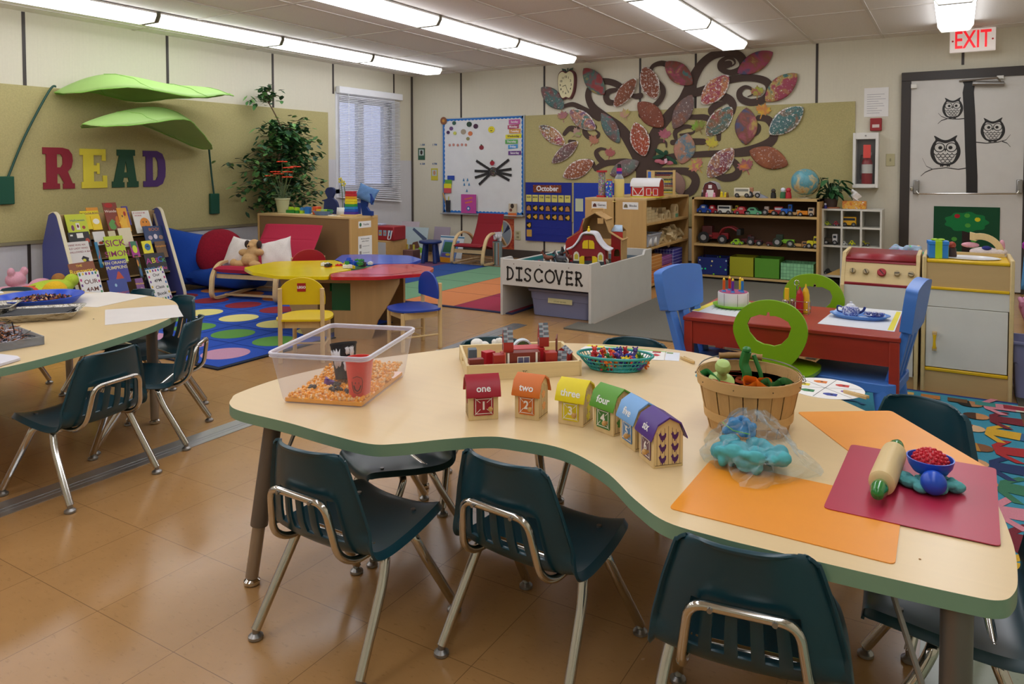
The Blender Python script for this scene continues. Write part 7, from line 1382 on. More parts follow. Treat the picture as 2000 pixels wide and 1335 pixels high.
# ---------------------------------------------------------------- low bookcase of vehicles
bc = thing('bookcase','low birch bookcase with dark back filled with toy vehicles','bookcase',(4.035,-.60,0)); BW,BD,BH = 1.19,.34,.815
bsh = mat('#cfae72',.45,0,'wood',axis=0)
for x in (0,BW-.022): MB().box(x,0,.0,x+.022,BD,BH,mw).build('side_panel', bc, bevel=.001)
MB().box(0,0,BH-.022,BW,BD,BH,bsh).build('top_panel', bc, bevel=.001)
for z in (.03,.335,.63): MB().box(.022,.0,z,BW-.022,BD-.01,z+.02,bsh).build('shelf', bc, bevel=.001)
MB().box(.022,BD-.01,.02,BW-.022,BD,BH-.02,mat('#5a3f28',.7)).build('back_panel', bc); MB().box(.02,.05,0,BW-.02,.07,.03,BLACK).build('toe_board', bc)
def veh(lab, x, y, z, L_, Hh, W_, body, kind='car', cab=None, wheel='#1d1d20', rz=0, wr=None, trim=None, name=None):
    nm = name or {'car':'toy_car','truck':'toy_truck','tractor':'toy_tractor','bus':'toy_bus'}[kind]; t = thing(nm, lab, 'toy vehicle', (x,y,z), rz); b = mat(body,.35); wr = wr or Hh*.22
    if kind == 'car': MB().prism(cr([(-L_/2,wr*.7),(L_/2,wr*.7),(L_/2,Hh*.5),(L_*.28,Hh*.6),(L_*.12,Hh),(-L_*.22,Hh),(-L_*.38,Hh*.62),(-L_/2,Hh*.55)],4),-W_/2,W_/2,b,'xz').build('body',t,bevel=.003)
    elif kind == 'bus': MB().box(-L_/2,-W_/2,wr*.7,L_/2,W_/2,Hh,b).build('body',t,bevel=.006)
    elif kind == 'truck':
        MB().box(-L_/2,-W_/2,wr*.9,L_*.12,W_/2,Hh*.62,b).build('bed',t,bevel=.003); MB().box(L_*.14,-W_/2,wr*.8,L_/2,W_/2,Hh,mat(cab or body,.35)).build('cab',t,bevel=.005)
    else:
        MB().box(-L_*.1,-W_*.22,wr*1.2,L_*.48,W_*.22,Hh*.62,b).build('hood',t,bevel=.004); MB().box(-L_*.38,-W_*.3,wr*1.1,-L_*.05,W_*.3,Hh,mat(cab or body,.35)).build('cab',t,bevel=.006); MB().box(-L_*.45,-W_*.45,wr*1.8,-L_*.02,W_*.45,wr*2.3,b).build('fender',t,bevel=.004)
    if kind != 'tractor':
        c_ = (L_*.32,L_*.05) if kind == 'truck' else (0,L_*.12); g = MB()
        g.box((-L_*.18 if kind == 'car' else -L_*.4) if kind != 'truck' else L_*.2,-W_/2-.0008,Hh*.64,L_*.08 if kind == 'car' else L_*.42,-W_/2,Hh*.88,mat(trim or '#2a3440',.2)); g.build('window',t)
    wm = mat(wheel,.6); xs = (-L_*.3,L_*.32)
    for i,xw in enumerate(xs):
        rw = wr*(1.6 if kind == 'tractor' and i == 0 else 1.0 if kind != 'tractor' else 1.25)
        for s in (-1,1):
            w = MB().cyl((xw,s*W_*.38,rw),(xw,s*W_*.54,rw),rw,wm,n=18).build('wheel',t,bevel=.002); MB().cyl((xw,s*W_*.54,rw),(xw,s*W_*.56,rw),rw*.5,mat('#9a9a9c' if kind != 'bus' else '#6a6a6c',.4),n=12).build('hub',w)
    return t
zt,z2,z3,z4 = .816,.651,.356,.051
def bx5(u): return None
X_ = lambda p: p[0]
P = [(4.129,0.654),(4.213,0.656),(4.292,0.658),(4.366,0.661),(4.414,0.662),(4.508,0.665),(4.613,0.668),(4.766,0.664),(4.848,0.666),(4.924,0.669),(5.008,0.671),(5.086,0.674),(4.139,0.424),(4.312,0.431),(4.468,0.386),(4.544,0.39),(4.637,0.395),(4.794,0.402),(4.903,0.408),(5.042,0.398),(5.159,0.396),(4.105,0.83),(4.211,0.867),(4.286,0.842),(4.33,0.843),(4.365,0.843),(4.506,0.854),(4.616,0.856),(4.699,0.841),(4.801,0.851),(4.89,0.861),(4.938,0.861),(5.06,0.921),(5.053,0.847),(4.24,0.11),(4.521,0.129),(4.76,0.145),(5.033,0.164)]
V_ = [p[0] for p in P]
veh('blue and white toy helicopter car at the left of the top vehicle shelf',V_[0],-.48,z2,.13,.085,.07,'#1f4fb8',trim='#c9d4e0'); veh('red toy car beside the blue one on the top vehicle shelf',V_[1],-.47,z2,.10,.08,.07,'#b51f3a',trim='#e8dfe0')
veh('dark grey toy truck behind the white ones on the top shelf',V_[2]-.02,-.44,z2,.12,.08,.07,'#5a6068','truck'); veh('white toy van in the middle left of the top vehicle shelf',V_[3]-.03,-.5,z2,.13,.085,.07,'#d8dbd8','bus'); veh('small yellow toy truck right of the white van',V_[4]+.01,-.46,z2,.07,.085,.06,'#c9b81e','truck')
veh('red toy racing car in the centre of the top vehicle shelf',V_[5],-.49,z2,.14,.075,.08,'#b8303c',trim='#d8b0b0'); veh('sea green rounded toy car on the top vehicle shelf',V_[6],-.49,z2,.15,.07,.08,'#5fae86',wheel='#3a6a58'); veh('orange toy digger on the top vehicle shelf',V_[7],-.5,z2,.13,.085,.07,'#d8742a','tractor',cab='#b9a8a0')
veh('small red toy bus left of the bright blue truck',V_[8],-.49,z2,.08,.085,.06,'#a32430','bus',trim='#c9d4e0'); veh('bright blue toy truck standing tallest on the top vehicle shelf',V_[9],-.5,z2,.10,.11,.07,'#1a64d0','truck'); veh('small tan wooden toy cart right of the blue truck',V_[10]-.01,-.5,z2,.09,.06,.05,'#c9a878','truck',cab='#d8c8a8'); veh('orange toy dump truck at the right end of the top vehicle shelf',V_[11]+.01,-.5,z2,.15,.085,.08,'#e08a1e','truck',cab='#c9b49a')
bt = veh('large red toy tractor with a raised front loader on the middle shelf',(V_[12]+V_[13])/2,-.47,z3,.30,.17,.14,'#8a1f26','tractor',cab='#5a2a2c',wr=.036)
MB().tube(cr([(.06,-.05,.09),(.10,-.05,.15),(.17,-.05,.165),(.24,-.05,.13)],5,False),.009,mat('#8a1f26',.4),n=8).build('loader_arm',bt); MB().tube(cr([(.06,.05,.09),(.10,.05,.15),(.17,.05,.165),(.24,.05,.13)],5,False),.009,mat('#8a1f26',.4),n=8).build('loader_arm',bt); MB().box(.235,-.07,.09,.275,.07,.15,mat('#23282a',.5)).build('bucket',bt,bevel=.005)
veh('lime green toy jeep on the middle shelf',V_[14],-.54,z3,.10,.055,.05,'#8fc42a','car'); veh('dark red toy trailer behind the lime jeep',V_[15]-.01,-.44,z3,.10,.09,.06,'#5f1a22','truck'); veh('dark red toy tractor in the middle of the middle shelf',V_[16],-.52,z3,.13,.085,.07,'#6a1f28','tractor',cab='#3a2426',wr=.022)
veh('small dark red toy wagon left of the green tractor',V_[17],-.5,z3,.11,.06,.06,'#5a1f26','truck',cab='#8a7a70'); veh('bright green toy tractor with green wheel hubs on the middle shelf',V_[18],-.5,z3,.19,.115,.10,'#7fbf2a','tractor',cab='#2a3a2a',wheel='#1f2a1c',wr=.028); veh('tan wooden toy trailer with a bear-shaped load on the middle shelf',V_[19],-.5,z3,.15,.06,.06,'#b8935a','truck',cab='#a87a4a'); veh('yellow toy loader truck at the right end of the middle shelf',V_[20],-.52,z3,.09,.115,.08,'#d8cf24','truck')
t = thing('toy_barn','small dark red toy barn with a grey roof on top of the bookcase','toy barn',(V_[22]-.03,-.42,zt)); gb2 = [(-.07,0),(.07,0),(.07,.08),(.05,.125),(0,.145),(-.05,.125),(-.07,.08)]
MB().prism(gb2,-.06,.06,mat('#5f1f24',.5),'xz').build('walls',t); m = MB(); rf = [(-.078,.075),(-.055,.13),(0,.152),(.055,.13),(.078,.075)]; m.prism(rf+[(x,z+.006) for x,z in rf[::-1]],-.055,.075,mat('#b5b3b8',.5),'xz'); m.build('roof',t)
m = MB(); m.box(-.035,-.062,.0,.035,-.06,.07,wf); m.box(-.018,-.062,.085,.018,-.06,.12,wf); m.build('white_door',t)
def fig(lab, x, y, z, c1, c2, h=.05, name='toy_figure', cat='toy figure'):
    t = thing(name, lab, cat, (x,y,z)); MB().lathe([(0,0),(h*.28,0),(h*.3,h*.1),(h*.24,h*.6),(0,h*.62)],mat(c1,.5),n=14).build('body',t); MB().ell((0,0,h*.78),(h*.24,h*.24,h*.24),mat(c2,.5),n=12).build('head',t)
for i,(u,c1,c2,hh,n_) in enumerate(((21,'#2a2a30','#b9b9be',.07,'grey-headed toy figure left of the small barn'),(21.5,'#e08ab0','#e8a0c0',.045,'left pink toy pig before the small barn'),(22.3,'#e08ab0','#e8a0c0',.045,'right pink toy pig before the small barn'),(23.5,'#e0c81e','#e8d42a',.055,'yellow toy chick right of the small barn'),(24.4,'#e0c81e','#e8d42a',.05,'second yellow toy chick on the bookcase'),(25,'#6a4a28','#7a5a34',.05,'little brown toy animal by the chicks'),(29,'#1d1c1f','#3a3028',.09,'black toy figure with a hat on the bookcase top'),(30,'#2f6a44','#d8dce8',.10,'green and white toy figure near the globe'),(31,'#b52230','#b52230',.10,'red toy figure beside the globe'))):
    a = int(u); x = V_[a]+(V_[min(a+1,31)]-V_[a])*(u-a); fig(n_,x,-.52 if i else -.46,zt,c1,c2,hh)
tw = veh('white toy livestock wagon on top of the bookcase',V_[26],-.5,zt,.15,.095,.07,'#d8d2bc','bus',wr=.022,trim='#8a8a80'); veh('white and red toy tractor truck on top of the bookcase',V_[27],-.5,zt,.12,.10,.06,'#c9c0b0','tractor',cab='#b07a5a',wr=.02)
tag(MB().prism([(-.05,0),(.05,0),(.03,.015),(-.04,.045)],-.03,.03,mat('#8f95a8',.4),'xz').build('toy_ramp',loc=(V_[28],-.5,zt)),'grey toy ramp right of the toy truck','toy')
g_ = thing('globe','blue school globe on a stand at the right end of the bookcase','globe',(V_[32]+.01,-.44,zt)); m = MB()
gm2 = mat('#4f93a8',.35,0,'daub',cols=('#4f93a8','#6aa8b4','#5a9aa8','#c9b98a','#b58a5a'),white=0,seed=3,scale=9); m.ell((0,0,.155),.125,gm2,n=32); m.build('sphere',g_)
MB().tube([(.136*math.sin(R(a)),0,.155-.136*math.cos(R(a))) for a in range(-25,156,9)],.005,mat('#b8a878',.4,.4),n=8).build('meridian_arm',g_); MB().lathe([(0,0),(.065,0),(.06,.01),(.015,.015),(.012,.025),(0,.026)],mat('#a89a78',.4),n=24).build('stand',g_)
# fabric bins on the bottom shelf
fbox('navy fabric bin printed with colourful bugs','x' and V_[34],-.47,z4,.29,.24,.17,'#1c2f78','#fff',kind='speck',scale=26,th=.22,sat=1.3); fbox('olive yellow fabric cube bin on the bottom shelf',V_[35],-.46,z4,.225,.24,.19,'#a8a81e','#fff',kind='fabric'); fbox('grass green fabric cube bin on the bottom shelf',V_[36],-.46,z4,.225,.24,.19,'#5a9a2a','#fff',kind='fabric'); fbox('pale green plaid fabric bin at the right of the bottom shelf',V_[37],-.46,z4,.29,.24,.16,'#7fb98a','#4a7a5a',n=16,ms=.02)
# ---------------------------------------------------------------- white cubby with its things, plant, tissues
cb = thing('cubby_shelf','white nine-hole cubby shelf right of the bookcase','shelf',(5.225,-.45,0)); CW,CH,CD = .505,.725,.28; wc3 = mat('#d9d7cd',.45)
for k in range(4): x = k*(CW-.016)/3; MB().box(x,0,.0,x+.016,CD,CH,wc3).build('divider', cb, bevel=.001)
for z in (.09,.37,.545,CH-.016): MB().box(.016,.001,z,CW-.016,CD,z+.016,wc3).build('shelf', cb)
MB().box(0,CD-.006,.09,CW,CD,CH,mat('#b9b7ac',.6)).build('back_panel', cb)
P = [(5.263,0.568),(5.344,0.577),(5.453,0.594),(5.295,0.439),(5.411,0.425),(5.479,0.429),(5.589,0.44),(5.274,0.145),(5.323,0.123)]; Q = [p[0] for p in P]
veh('small yellow green toy car in the top left cubby',Q[0],-.36,.561,.055,.04,.04,'#a8b81e'); veh('small red toy car in the top left cubby',Q[1]-.005,-.36,.561,.045,.045,.04,'#a83040'); veh('yellow toy school bus in the top middle cubby',Q[2],-.37,.561,.12,.09,.06,'#d8a41e','bus'); veh('black and white toy truck with a yellow bed in the left middle cubby',Q[3],-.37,.386,.12,.10,.07,'#3a3428','truck',cab='#d8d8da')
veh('small white toy car in the centre cubby',Q[4],-.37,.386,.05,.035,.035,'#dcdcdc'); veh('small yellow toy car in the centre cubby',Q[5],-.37,.386,.05,.045,.04,'#c9cc1e'); veh('yellow green toy loader in the right middle cubby',Q[6],-.37,.386,.07,.05,.045,'#a8a41e','tractor'); veh('small black toy car in the bottom left cubby',Q[7],-.37,.106,.06,.05,.045,'#1f2126')
tag(MB().prism([(-.09,0),(.09,0),(.09,.08),(.05,.075)],-.006,.006,mat('#d8b064',.5),'xz').build('wooden_wedge',loc=(Q[8]+.03,-.40,.106)),'pale wooden triangular board sticking out of the bottom cubby','board')
ti = thing('tissue_box','orange patterned tissue box on the white cubby','tissue box',(5.49,-.33,CH)); MB().box(-.10,-.055,0,.10,.055,.072,mat('#c9622a',.5,0,'daub',cols=('#b5402a','#d8822a','#e0b03a','#c97a6a'),white=.15,seed=5,scale=22)).build('carton', ti, bevel=.003)
m = MB(); m.grid(lambda u,v: (-.03+.075*u+.02*math.sin(9*v+u*3)-.01*v, .012*math.sin(7*u+3*v), .068+.115*v*(1-.25*abs(2*u-1))), 10, 10, PAPER); m.build('tissue', ti, sol=.0008)
pt = thing('dieffenbachia','leafy green and cream houseplant between globe and tissue box','potted plant',(5.285,-.33,CH)); MB().lathe([(0,0),(.05,0),(.065,.09),(.058,.09),(0,.07)],mat('#4a3a34',.6),n=20).build('pot', pt); MB().lathe([(0,0),(.075,0),(.08,.012),(0,.012)],mat('#b5704a',.6),n=20).build('saucer', pt)
r = random.Random(13); gl = mat('#2f6238',.4,0,'daub',cols=('#2c5c34','#3a7040','#2c5c34','#9fc08a'),white=0,seed=2,scale=20); gd = mat('#24482c',.5)
for k in range(46):
    a = r.uniform(0,6.28); up_ = r.uniform(.1,1.05); d = V((math.cos(a),math.sin(a)*.75,0)); base = V((0,0,.08)); tip = base+d*r.uniform(.05,.13)+V((0,0,.02+.17*up_)); L_ = r.uniform(.07,.115); d2 = (d+V((0,0,r.uniform(-.7,.4)))).normalized(); s = d2.cross(V((0,0,1))).normalized(); m = MB(); m.tube([base,(base+tip)/2+V((0,0,.02)),tip],.003,gd,n=5)
    def lf(u, v, tip=tip, d2=d2, s=s, L_=L_): w = L_*.26*math.sin(PI*min(1,.04+v*.96))**.8; return tip+d2*L_*v+s*(2*u-1)*w+V((0,0,-L_*.35*v*v+.012*abs(2*u-1)))
    m.grid(lf, 4, 8, gl if k%3 else gd); m.build('leaf', pt)
fig('tiny blue figure tucked in the plant leaves by the globe',5.25,-.42,CH,'#2a2a8a','#c9cce0',.05)
# ---------------------------------------------------------------- wall things by the door
ex = thing('extinguisher_cabinet','white wall cabinet holding a red fire extinguisher behind glass','fire extinguisher cabinet',(5.555,-.001,1.175))
m = MB(); 
for a in ((-.11,-.26,-.085,.26),(.085,-.26,.11,.26),(-.085,.20,.085,.26),(-.085,-.26,.085,-.225)): m.box(a[0],-.12,a[1],a[2],0,a[3],WHITE)
m.build('cabinet_frame', ex, bevel=.002); MB().box(-.085,-.006,-.225,.085,-.001,.20,mat('#6a6a68',.6)).build('cabinet_back', ex); MB().box(-.086,-.118,-.226,.086,-.115,.201,mat('#ffffff',.03,0,'film',mix=.04,k=.4)).build('glass_door', ex)
MB().cyl((0,-.12,.232),(0,-.124,.232),.008,STEEL,n=12).build('lock', ex)
fe = thing('fire_extinguisher','small red fire extinguisher with an orange tag in its cabinet','fire extinguisher',(5.565,-.058,.952)); MB().lathe([(0,0),(.045,0),(.048,.01),(.048,.20),(.035,.235),(.015,.25),(.015,.27),(0,.27)],mat('#8a1820',.3),n=24).build('cylinder', fe)
MB().lathe([(.0485,.10),(.0485,.185)],mat('#c9c9c4',.5),n=24).build('label_band', fe); m = MB(); m.tube([(-.0,-.0,.28),(-.05,-.01,.27),(-.062,-.01,.18),(-.055,-.01,.04)],.007,BLACK,n=8); m.build('hose', fe); MB().box(-.035,-.02,.27,.04,.01,.30,STEEL).build('valve_handle', fe, bevel=.004); MB().box(-.03,-.056,.245,.035,-.053,.37,mat('#e8453a',.5)).build('inspection_tag', fe)
o = tag(MB().box(-.05,-.045,-.06,.05,-.001,.06,mat('#9a1f26',.4)).build('fire_alarm',loc=((5.633,1.515)[0],0,(5.633,1.515)[1]),bevel=.006),'red fire alarm pull box below the posted paper','fire alarm'); MB().box(-.03,-.048,-.03,.03,-.045,.0,mat('#d8c4c0',.5)).build('pull_handle', o)
o = tag(MB().box(5.525,-.004,1.59,5.735,-.001,1.865,PAPER).build('posted_paper',smooth=False),'white posted notice sheet above the fire alarm','paper'); m = MB()
for k in range(9): m.box(5.55,-.0048,1.80-k*.022,5.55+[.15,.12,.16,.1,.14,.15,.09,.13,.11][k],-.004,1.8035-k*.022,mat('#9a94a0',.6))
m.build('printed_lines', o, smooth=False)
# ---------------------------------------------------------------- red table with chairs
rt = thing('red_table','small worn red wooden play table set with toy food','table',(5.71,-4.435,0)); rw = mat('#a32f1e',.4,0,'wood',axis=0,s=16,lo=.75,hi=1.2); a,b,h = .42,.265,.46
MB().box(-a,-b,h-.018,a,b,h,rw).build('tabletop', rt, bevel=.004)
for sx in (-1,1):
    for sy in (-1,1): MB().box(sx*(a-.022)-.018,sy*(b-.022)-.018,0,sx*(a-.022)+.018,sy*(b-.022)+.018,h-.018,rw).build('leg', rt, bevel=.003)
for s in (-1,1): MB().box(-a+.03,s*(b-.018)-.008,h-.115,a-.03,s*(b-.018)+.008,h-.018,rw).build('apron', rt); MB().box(s*(a-.018)-.008,-b+.03,h-.115,s*(a-.018)+.008,b-.03,h-.018,rw).build('apron', rt)
mb_ = mat('#4a7fd4',.4)
def mammut(lab, x, y, rz):      # chunky plastic chair, facing local +x
    t = thing('plastic_kids_chair', lab, 'chair', (x,y,0), rz)
    MB().prism(rrect(-.02,-.165,.32,.165,.05),.245,.282,mb_,'xy').build('seat', t, bevel=.008)
    for sx,sy in ((.03,-1),(.03,1),(.29,-1),(.29,1)): MB().cyl((sx+(.03 if sx > .1 else -.03),sy*.155,0),(sx,sy*.13,.25),.03,mb_,r2=.036,n=14).build('leg', t)
    for k in (-1,0,1): MB().add([(-.01,k*.085-.024,.28),(-.01,k*.085+.024,.28),(.03,k*.085+.024,.28),(.03,k*.085-.024,.28),(-.060,k*.105-.026,.49),(-.060,k*.105+.026,.49),(-.030,k*.105+.026,.49),(-.030,k*.105-.026,.49)],[(0,3,2,1),(4,5,6,7),(0,1,5,4),(1,2,6,5),(2,3,7,6),(3,0,4,7)],mb_).build('back_slat', t, bevel=.005)
    m = MB(T(-.066,0,.478) @ RY(R(-8))); m.prism([(p[0],p[1]*.74) for p in cr([(-.135,.0),(0,-.012),(.135,0),(.155,.03),(.168,.13),(.17,.20),(.15,.238),(0,.258),(-.15,.238),(-.17,.20),(-.168,.13),(-.155,.03)],5)],0,.042,mb_,'yz'); m.build('backrest', t, bevel=.010, bs=3); return t
mammut('bright blue plastic chair at the left end of the red table',5.30,-4.61,R(-12)); mammut('bright blue plastic chair at the right end of the red table, by the play sink',6.115,-4.56,R(174))
gz = mat('#7fae14',.35)
gch = thing('green_chair','lime green chair with an apple-shaped ring back, near side of the red table','chair',(5.69,-4.86,0))
og = [(5.673,0.59),(5.614,0.571),(5.569,0.53),(5.549,0.475),(5.558,0.427),(5.585,0.377),(5.625,0.338),(5.679,0.317),(5.733,0.323),(5.773,0.354),(5.81,0.41),(5.827,0.47),(5.816,0.527),(5.778,0.57),(5.73,0.587)]
ig = [(5.615,0.516),(5.603,0.489),(5.612,0.458),(5.639,0.428),(5.667,0.417),(5.686,0.417),(5.705,0.414),(5.731,0.424),(5.757,0.454),(5.768,0.491),(5.757,0.513),(5.73,0.526),(5.708,0.531),(5.689,0.529),(5.687,0.544),(5.678,0.543),(5.675,0.529),(5.65,0.531)]
ol = [(p[0]-5.69,p[1]) for p in cr(og,4)]; il = [(p[0]-5.69,p[1]) for p in ig]
MB().prism([ol,il],-.007,.007,gz,'xz').build('ring_back', gch, bevel=.003)
MB().prism(cr([(-.11,.02),(-.15,.12),(-.14,.26),(0,.32),(.14,.26),(.15,.12),(.11,.02),(0,0)],5),.288,.302,gz,'xy').build('seat', gch, bevel=.004)
sg = mat('#6a7076',.35,.7,'metal')
for s in (-1,1):
    MB().tube(fillet([(s*.09,.05,.285),(s*.12,.02,.26),(s*.15,-.03,0)],[0,.03,0],5),.0095,sg,n=10).build('leg', gch); MB().tube(fillet([(s*.09,.16,.285),(s*.12,.26,.27),(s*.15,.31,0)],[0,.04,0],5),.0095,sg,n=10).build('leg', gch)
dup(gch,(5.715,-4.03,0),PI,'lime green chair with a ring back, far side of the red table')
# on the red table
zr = .4605
def pm(pts, lab, lab2): 
    o = card(pts, zr, lab, name='placemat', th=.001, col='#dfe2e6', cat='placemat'); return o
A = [(5.286,-4.57),(5.314,-4.304),(5.523,-4.333),(5.532,-4.648)]; o = pm([(5.286,-4.57),(5.309,-4.276),(5.564,-4.309),(5.545,-4.615)], 'paper placemat with yellow edge under the toy cake',0)
o2 = pm([(5.818,-4.575),(5.844,-4.116),(6.102,-4.107),(6.101,-4.586)], 'paper placemat with yellow edge under the blue tea tray',0)
for oo,pl in ((o,[(5.287,-4.556),(5.308,-4.292),(5.333,-4.293),(5.318,-4.566)]),(o2,[(6.075,-4.57),(6.08,-4.134),(6.098,-4.137),(6.096,-4.568)])):
    m = MB(); m.prism([[(x-oo.location.x,y-oo.location.y) for x,y in pl]],.001,.0014,mat('#e8d82c',.5),'xy')
    for k in range(7): m.box(-.07+k*.02,-.05,.001,-.067+k*.02,.04,.0013,mat('#9aa4ae',.5))
    m.build('printed_edge', oo, smooth=False)
ck_ = thing('toy_cake','white toy birthday cake on a lime plate with five candles','toy cake',(5.425,-4.385,zr+.001)); MB().lathe([(0,0),(.072,.0),(.088,.008),(.092,.016),(.086,.016),(.07,.008),(0,.007)],mat('#86c81e',.35),n=30).build('plate', ck_)
MB().lathe([(0,.008),(.068,.008),(.069,.012),(.069,.066),(.066,.07),(0,.071)],mat('#e2ddd8',.5),n=36).build('cake_body', ck_); MB().lathe([(.052,.0715),(.062,.0725),(.064,.0705)],mat('#a82a6a',.5),n=30).build('icing_ring', ck_)
for a in (-110,-60,-10,40): m = MB(); m.box(-.0008,.0685,.01,.0008,.0698,.068,mat('#6a5a50',.6)); o = m.build('slice_line', ck_); o.rotation_euler = (0,0,R(a-90))
for k,(x,y,c_,n_) in enumerate(((-.038,-.02,'#e8641c','orange'),(-.025,.03,'#c9281c','red'),(.005,-.03,'#6a2a9a','purple'),(.025,.025,'#e8d01c','yellow'),(.042,-.005,'#2a7ac0','blue'))):
    t = thing('toy_candle','%s toy candle standing on the white cake' % n_,'toy candle',(5.425+x,-4.385+y,zr+.0725)); MB().lathe([(0,0),(.011,0),(.006,.008),(0,.008)],mat('#2a7ac0',.4),n=12).build('holder', t); MB().cyl((0,0,.006),(0,0,.052),.0062,mat(c_,.4),n=12).build('stick', t); MB().lathe([(.005,.052),(.006,.057),(0,.067)],mat('#e8c01c',.4),n=10).build('flame', t)
rkx,rky = 5.70,-4.375; cr_ = thing('condiment_rack','wire rack of toy ketchup, mustard and shakers on the red table','rack',(rkx,rky,zr)); m = MB()
for z in (.02,.055): m.tube([(x,y,z) for x,y in rrect(-.055,-.03,.055,.03,.012)],.0018,CHROME,n=6,closed=True)
for x,y in ((-.055,-.03),(.055,-.03),(.055,.03),(-.055,.03),(0,-.03),(0,.03)): m.cyl((x*.98,y*.98,0),(x*.98,y*.98,.057),.0018,CHROME,n=6)
m.tube([(0,0,.002),(0,0,.12)]+[(.010*math.sin(R(a)),0,.132-.012*math.cos(R(a))) for a in range(0,340,30)],.002,CHROME,n=6); m.box(-.055,-.03,0,.055,.03,.002,CHROME); m.build('wire_frame', cr_)
def bottle(lab, x, y, col, h, name): t = thing(name, lab, 'bottle', (rkx+x,rky+y,zr+.003)); MB().lathe([(0,0),(.0155,0),(.016,.004),(.016,h*.62),(.013,h*.7),(.013,h*.74),(0,h*.74)],mat(col,.35),n=18).build('bottle_body', t); MB().lathe([(.0125,h*.74),(.011,h*.8),(.0035,h*.9),(.003,h),(0,h)],mat(col,.35),n=14).build('nozzle', t)
bottle('red toy ketchup bottle in the wire rack',.015,-.01,'#b51420',.115,'ketchup_bottle'); bottle('yellow toy mustard bottle in the wire rack',.036,.012,'#e8b81c',.125,'mustard_bottle')
tag(MB().box(-.009,-.007,0,.009,.007,.10,mat('#e8c01c',.4)).build('toy_butter',loc=(rkx-.045,rky+.018,zr+.003),bevel=.002),'plain yellow toy block standing at the left of the rack','toy')
for k,(x,y) in enumerate(((-.04,-.012),(-.018,.008))): t = thing('shaker',('toy glass shaker with silver cap at the near left of the rack','second toy glass shaker with silver cap in the rack')[k],'shaker',(rkx+x,rky+y,zr+.003)); MB().lathe([(0,0),(.011,0),(.013,.03),(.010,.036),(0,.036)],mat('#b58a7a',.2,0,'film',mix=.5,k=.9),n=14).build('glass_body', t); MB().lathe([(.011,.036),(.0125,.042),(.009,.052),(0,.055)],CHROME,n=14).build('cap', t)
tx,ty = 5.955,-4.37; td = thing('plastic_tray','light blue oval plastic tray carrying the toy tea set','tray',(tx,ty,zr+.002),R(5)); MB().lathe([(0,.001),(.095,.001),(.112,.014),(.118,.015),(.118,.018),(.109,.017),(.093,.005),(0,.005)],mat('#6a9ae0',.3),n=36,sy=.62).build('tray_body', td)
cw_ = mat('#dfe2ec',.2,0,'speck',scale=70,th=.28,sat=0,val=.1); cwh = mat('#dfe2ec',.2); cbl = mat('#22337a',.3)
tp_ = thing('teapot','white toy teapot painted with blue flowers','teapot',(tx-.035,ty+.0,zr+.008)); MB().lathe([(0,0),(.024,0),(.034,.012),(.036,.024),(.030,.038),(.018,.042),(0,.042)],mat('#dfe2ec',.2,0,'daub',cols=('#e2e4ee','#e2e4ee','#2a3f9a','#e2e4ee'),white=0,seed=7,scale=42),n=26).build('pot_body', tp_); MB().lathe([(.020,.041),(.014,.050),(.004,.053),(.006,.060),(0,.063)],cwh,n=18).build('lid', tp_); MB().tube(cr([(-.034,0,.034),(-.052,0,.038),(-.052,0,.018),(-.034,0,.012)],5,False),.0035,cbl,n=8).build('handle', tp_); MB().tube(cr([(.032,0,.014),(.048,0,.026),(.055,0,.042)],4,False),.005,cbl,n=8).build('spout', tp_)
pl_ = thing('toy_dish','blue and white oval toy dish right of the teapot','dish',(tx+.055,ty+.005,zr+.009)); MB().lathe([(0,0),(.026,0),(.044,.010),(.040,.011),(.024,.004),(0,.004)],mat('#dfe2ec',.2,0,'daub',cols=('#e2e4ee','#e2e4ee','#2a3f9a','#1f2c6a'),white=0,seed=8,scale=46),n=26,sy=.7).build('dish_body', pl_)
for k in range(3): tag(MB().lathe([(0,.012),(.010,.012),(.014,.026),(.012,.026),(0,.016)],mat('#dfe2ec',.2,0,'daub',cols=('#e2e4ee','#2a3f9a','#e2e4ee'),white=0,seed=k,scale=60),n=16).build('toy_cup',loc=(tx+.03+k*.026,ty+.006*(k%2),zr+.004)),('left','middle','right')[k]+' of the three tiny blue and white cups on the dish','cup')
tag(MB().ell((0,0,.003),(.022,.010,.002),cwh,n=14).build('toy_spoon',loc=(tx+.02,ty-.045,zr+.012)),'small white toy saucer at the near rim of the blue tray','dish')
db = thing('doll_bed','low wooden doll bed left of the play stove','doll bed',(5.66,-3.60,.0)); MB().box(-.11,-.18,.20,.11,.18,.22,BIRCH).build('bed_panel', db); [MB().box(x-.015,y-.015,0,x+.015,y+.015,.20,BIRCH).build('leg', db) for x in (-.09,.09) for y in (-.16,.16)]
dl = thing('baby_doll','baby doll in a grey sleeve lying on the doll bed, bare foot showing','doll',(5.66,-3.62,.222)); skn = mat('#c9926a',.5)
MB().ell((0,.06,.05),(.05,.08,.045),mat('#a8a4ae',.8,0,'fabric'),n=16).build('body', dl); MB().ell((0,.16,.05),(.042,.045,.045),skn,n=16).build('head', dl)
MB().tube(cr([(.02,0,.06),(.03,-.06,.10),(.02,-.11,.085)],4,False),[.024,.026,.026,.025,.022,.019,.018,.017,.017],mat('#a8a4ae',.8,0,'fabric'),n=10).build('sleeve', dl); m = MB(); m.tube([(.022,-.11,.083),(.005,-.145,.066),(-.03,-.155,.06)],[.016,.016,.013],skn,n=10); m.ell((-.034,-.155,.060),(.018,.013,.011),skn,n=10); m.build('foot', dl)
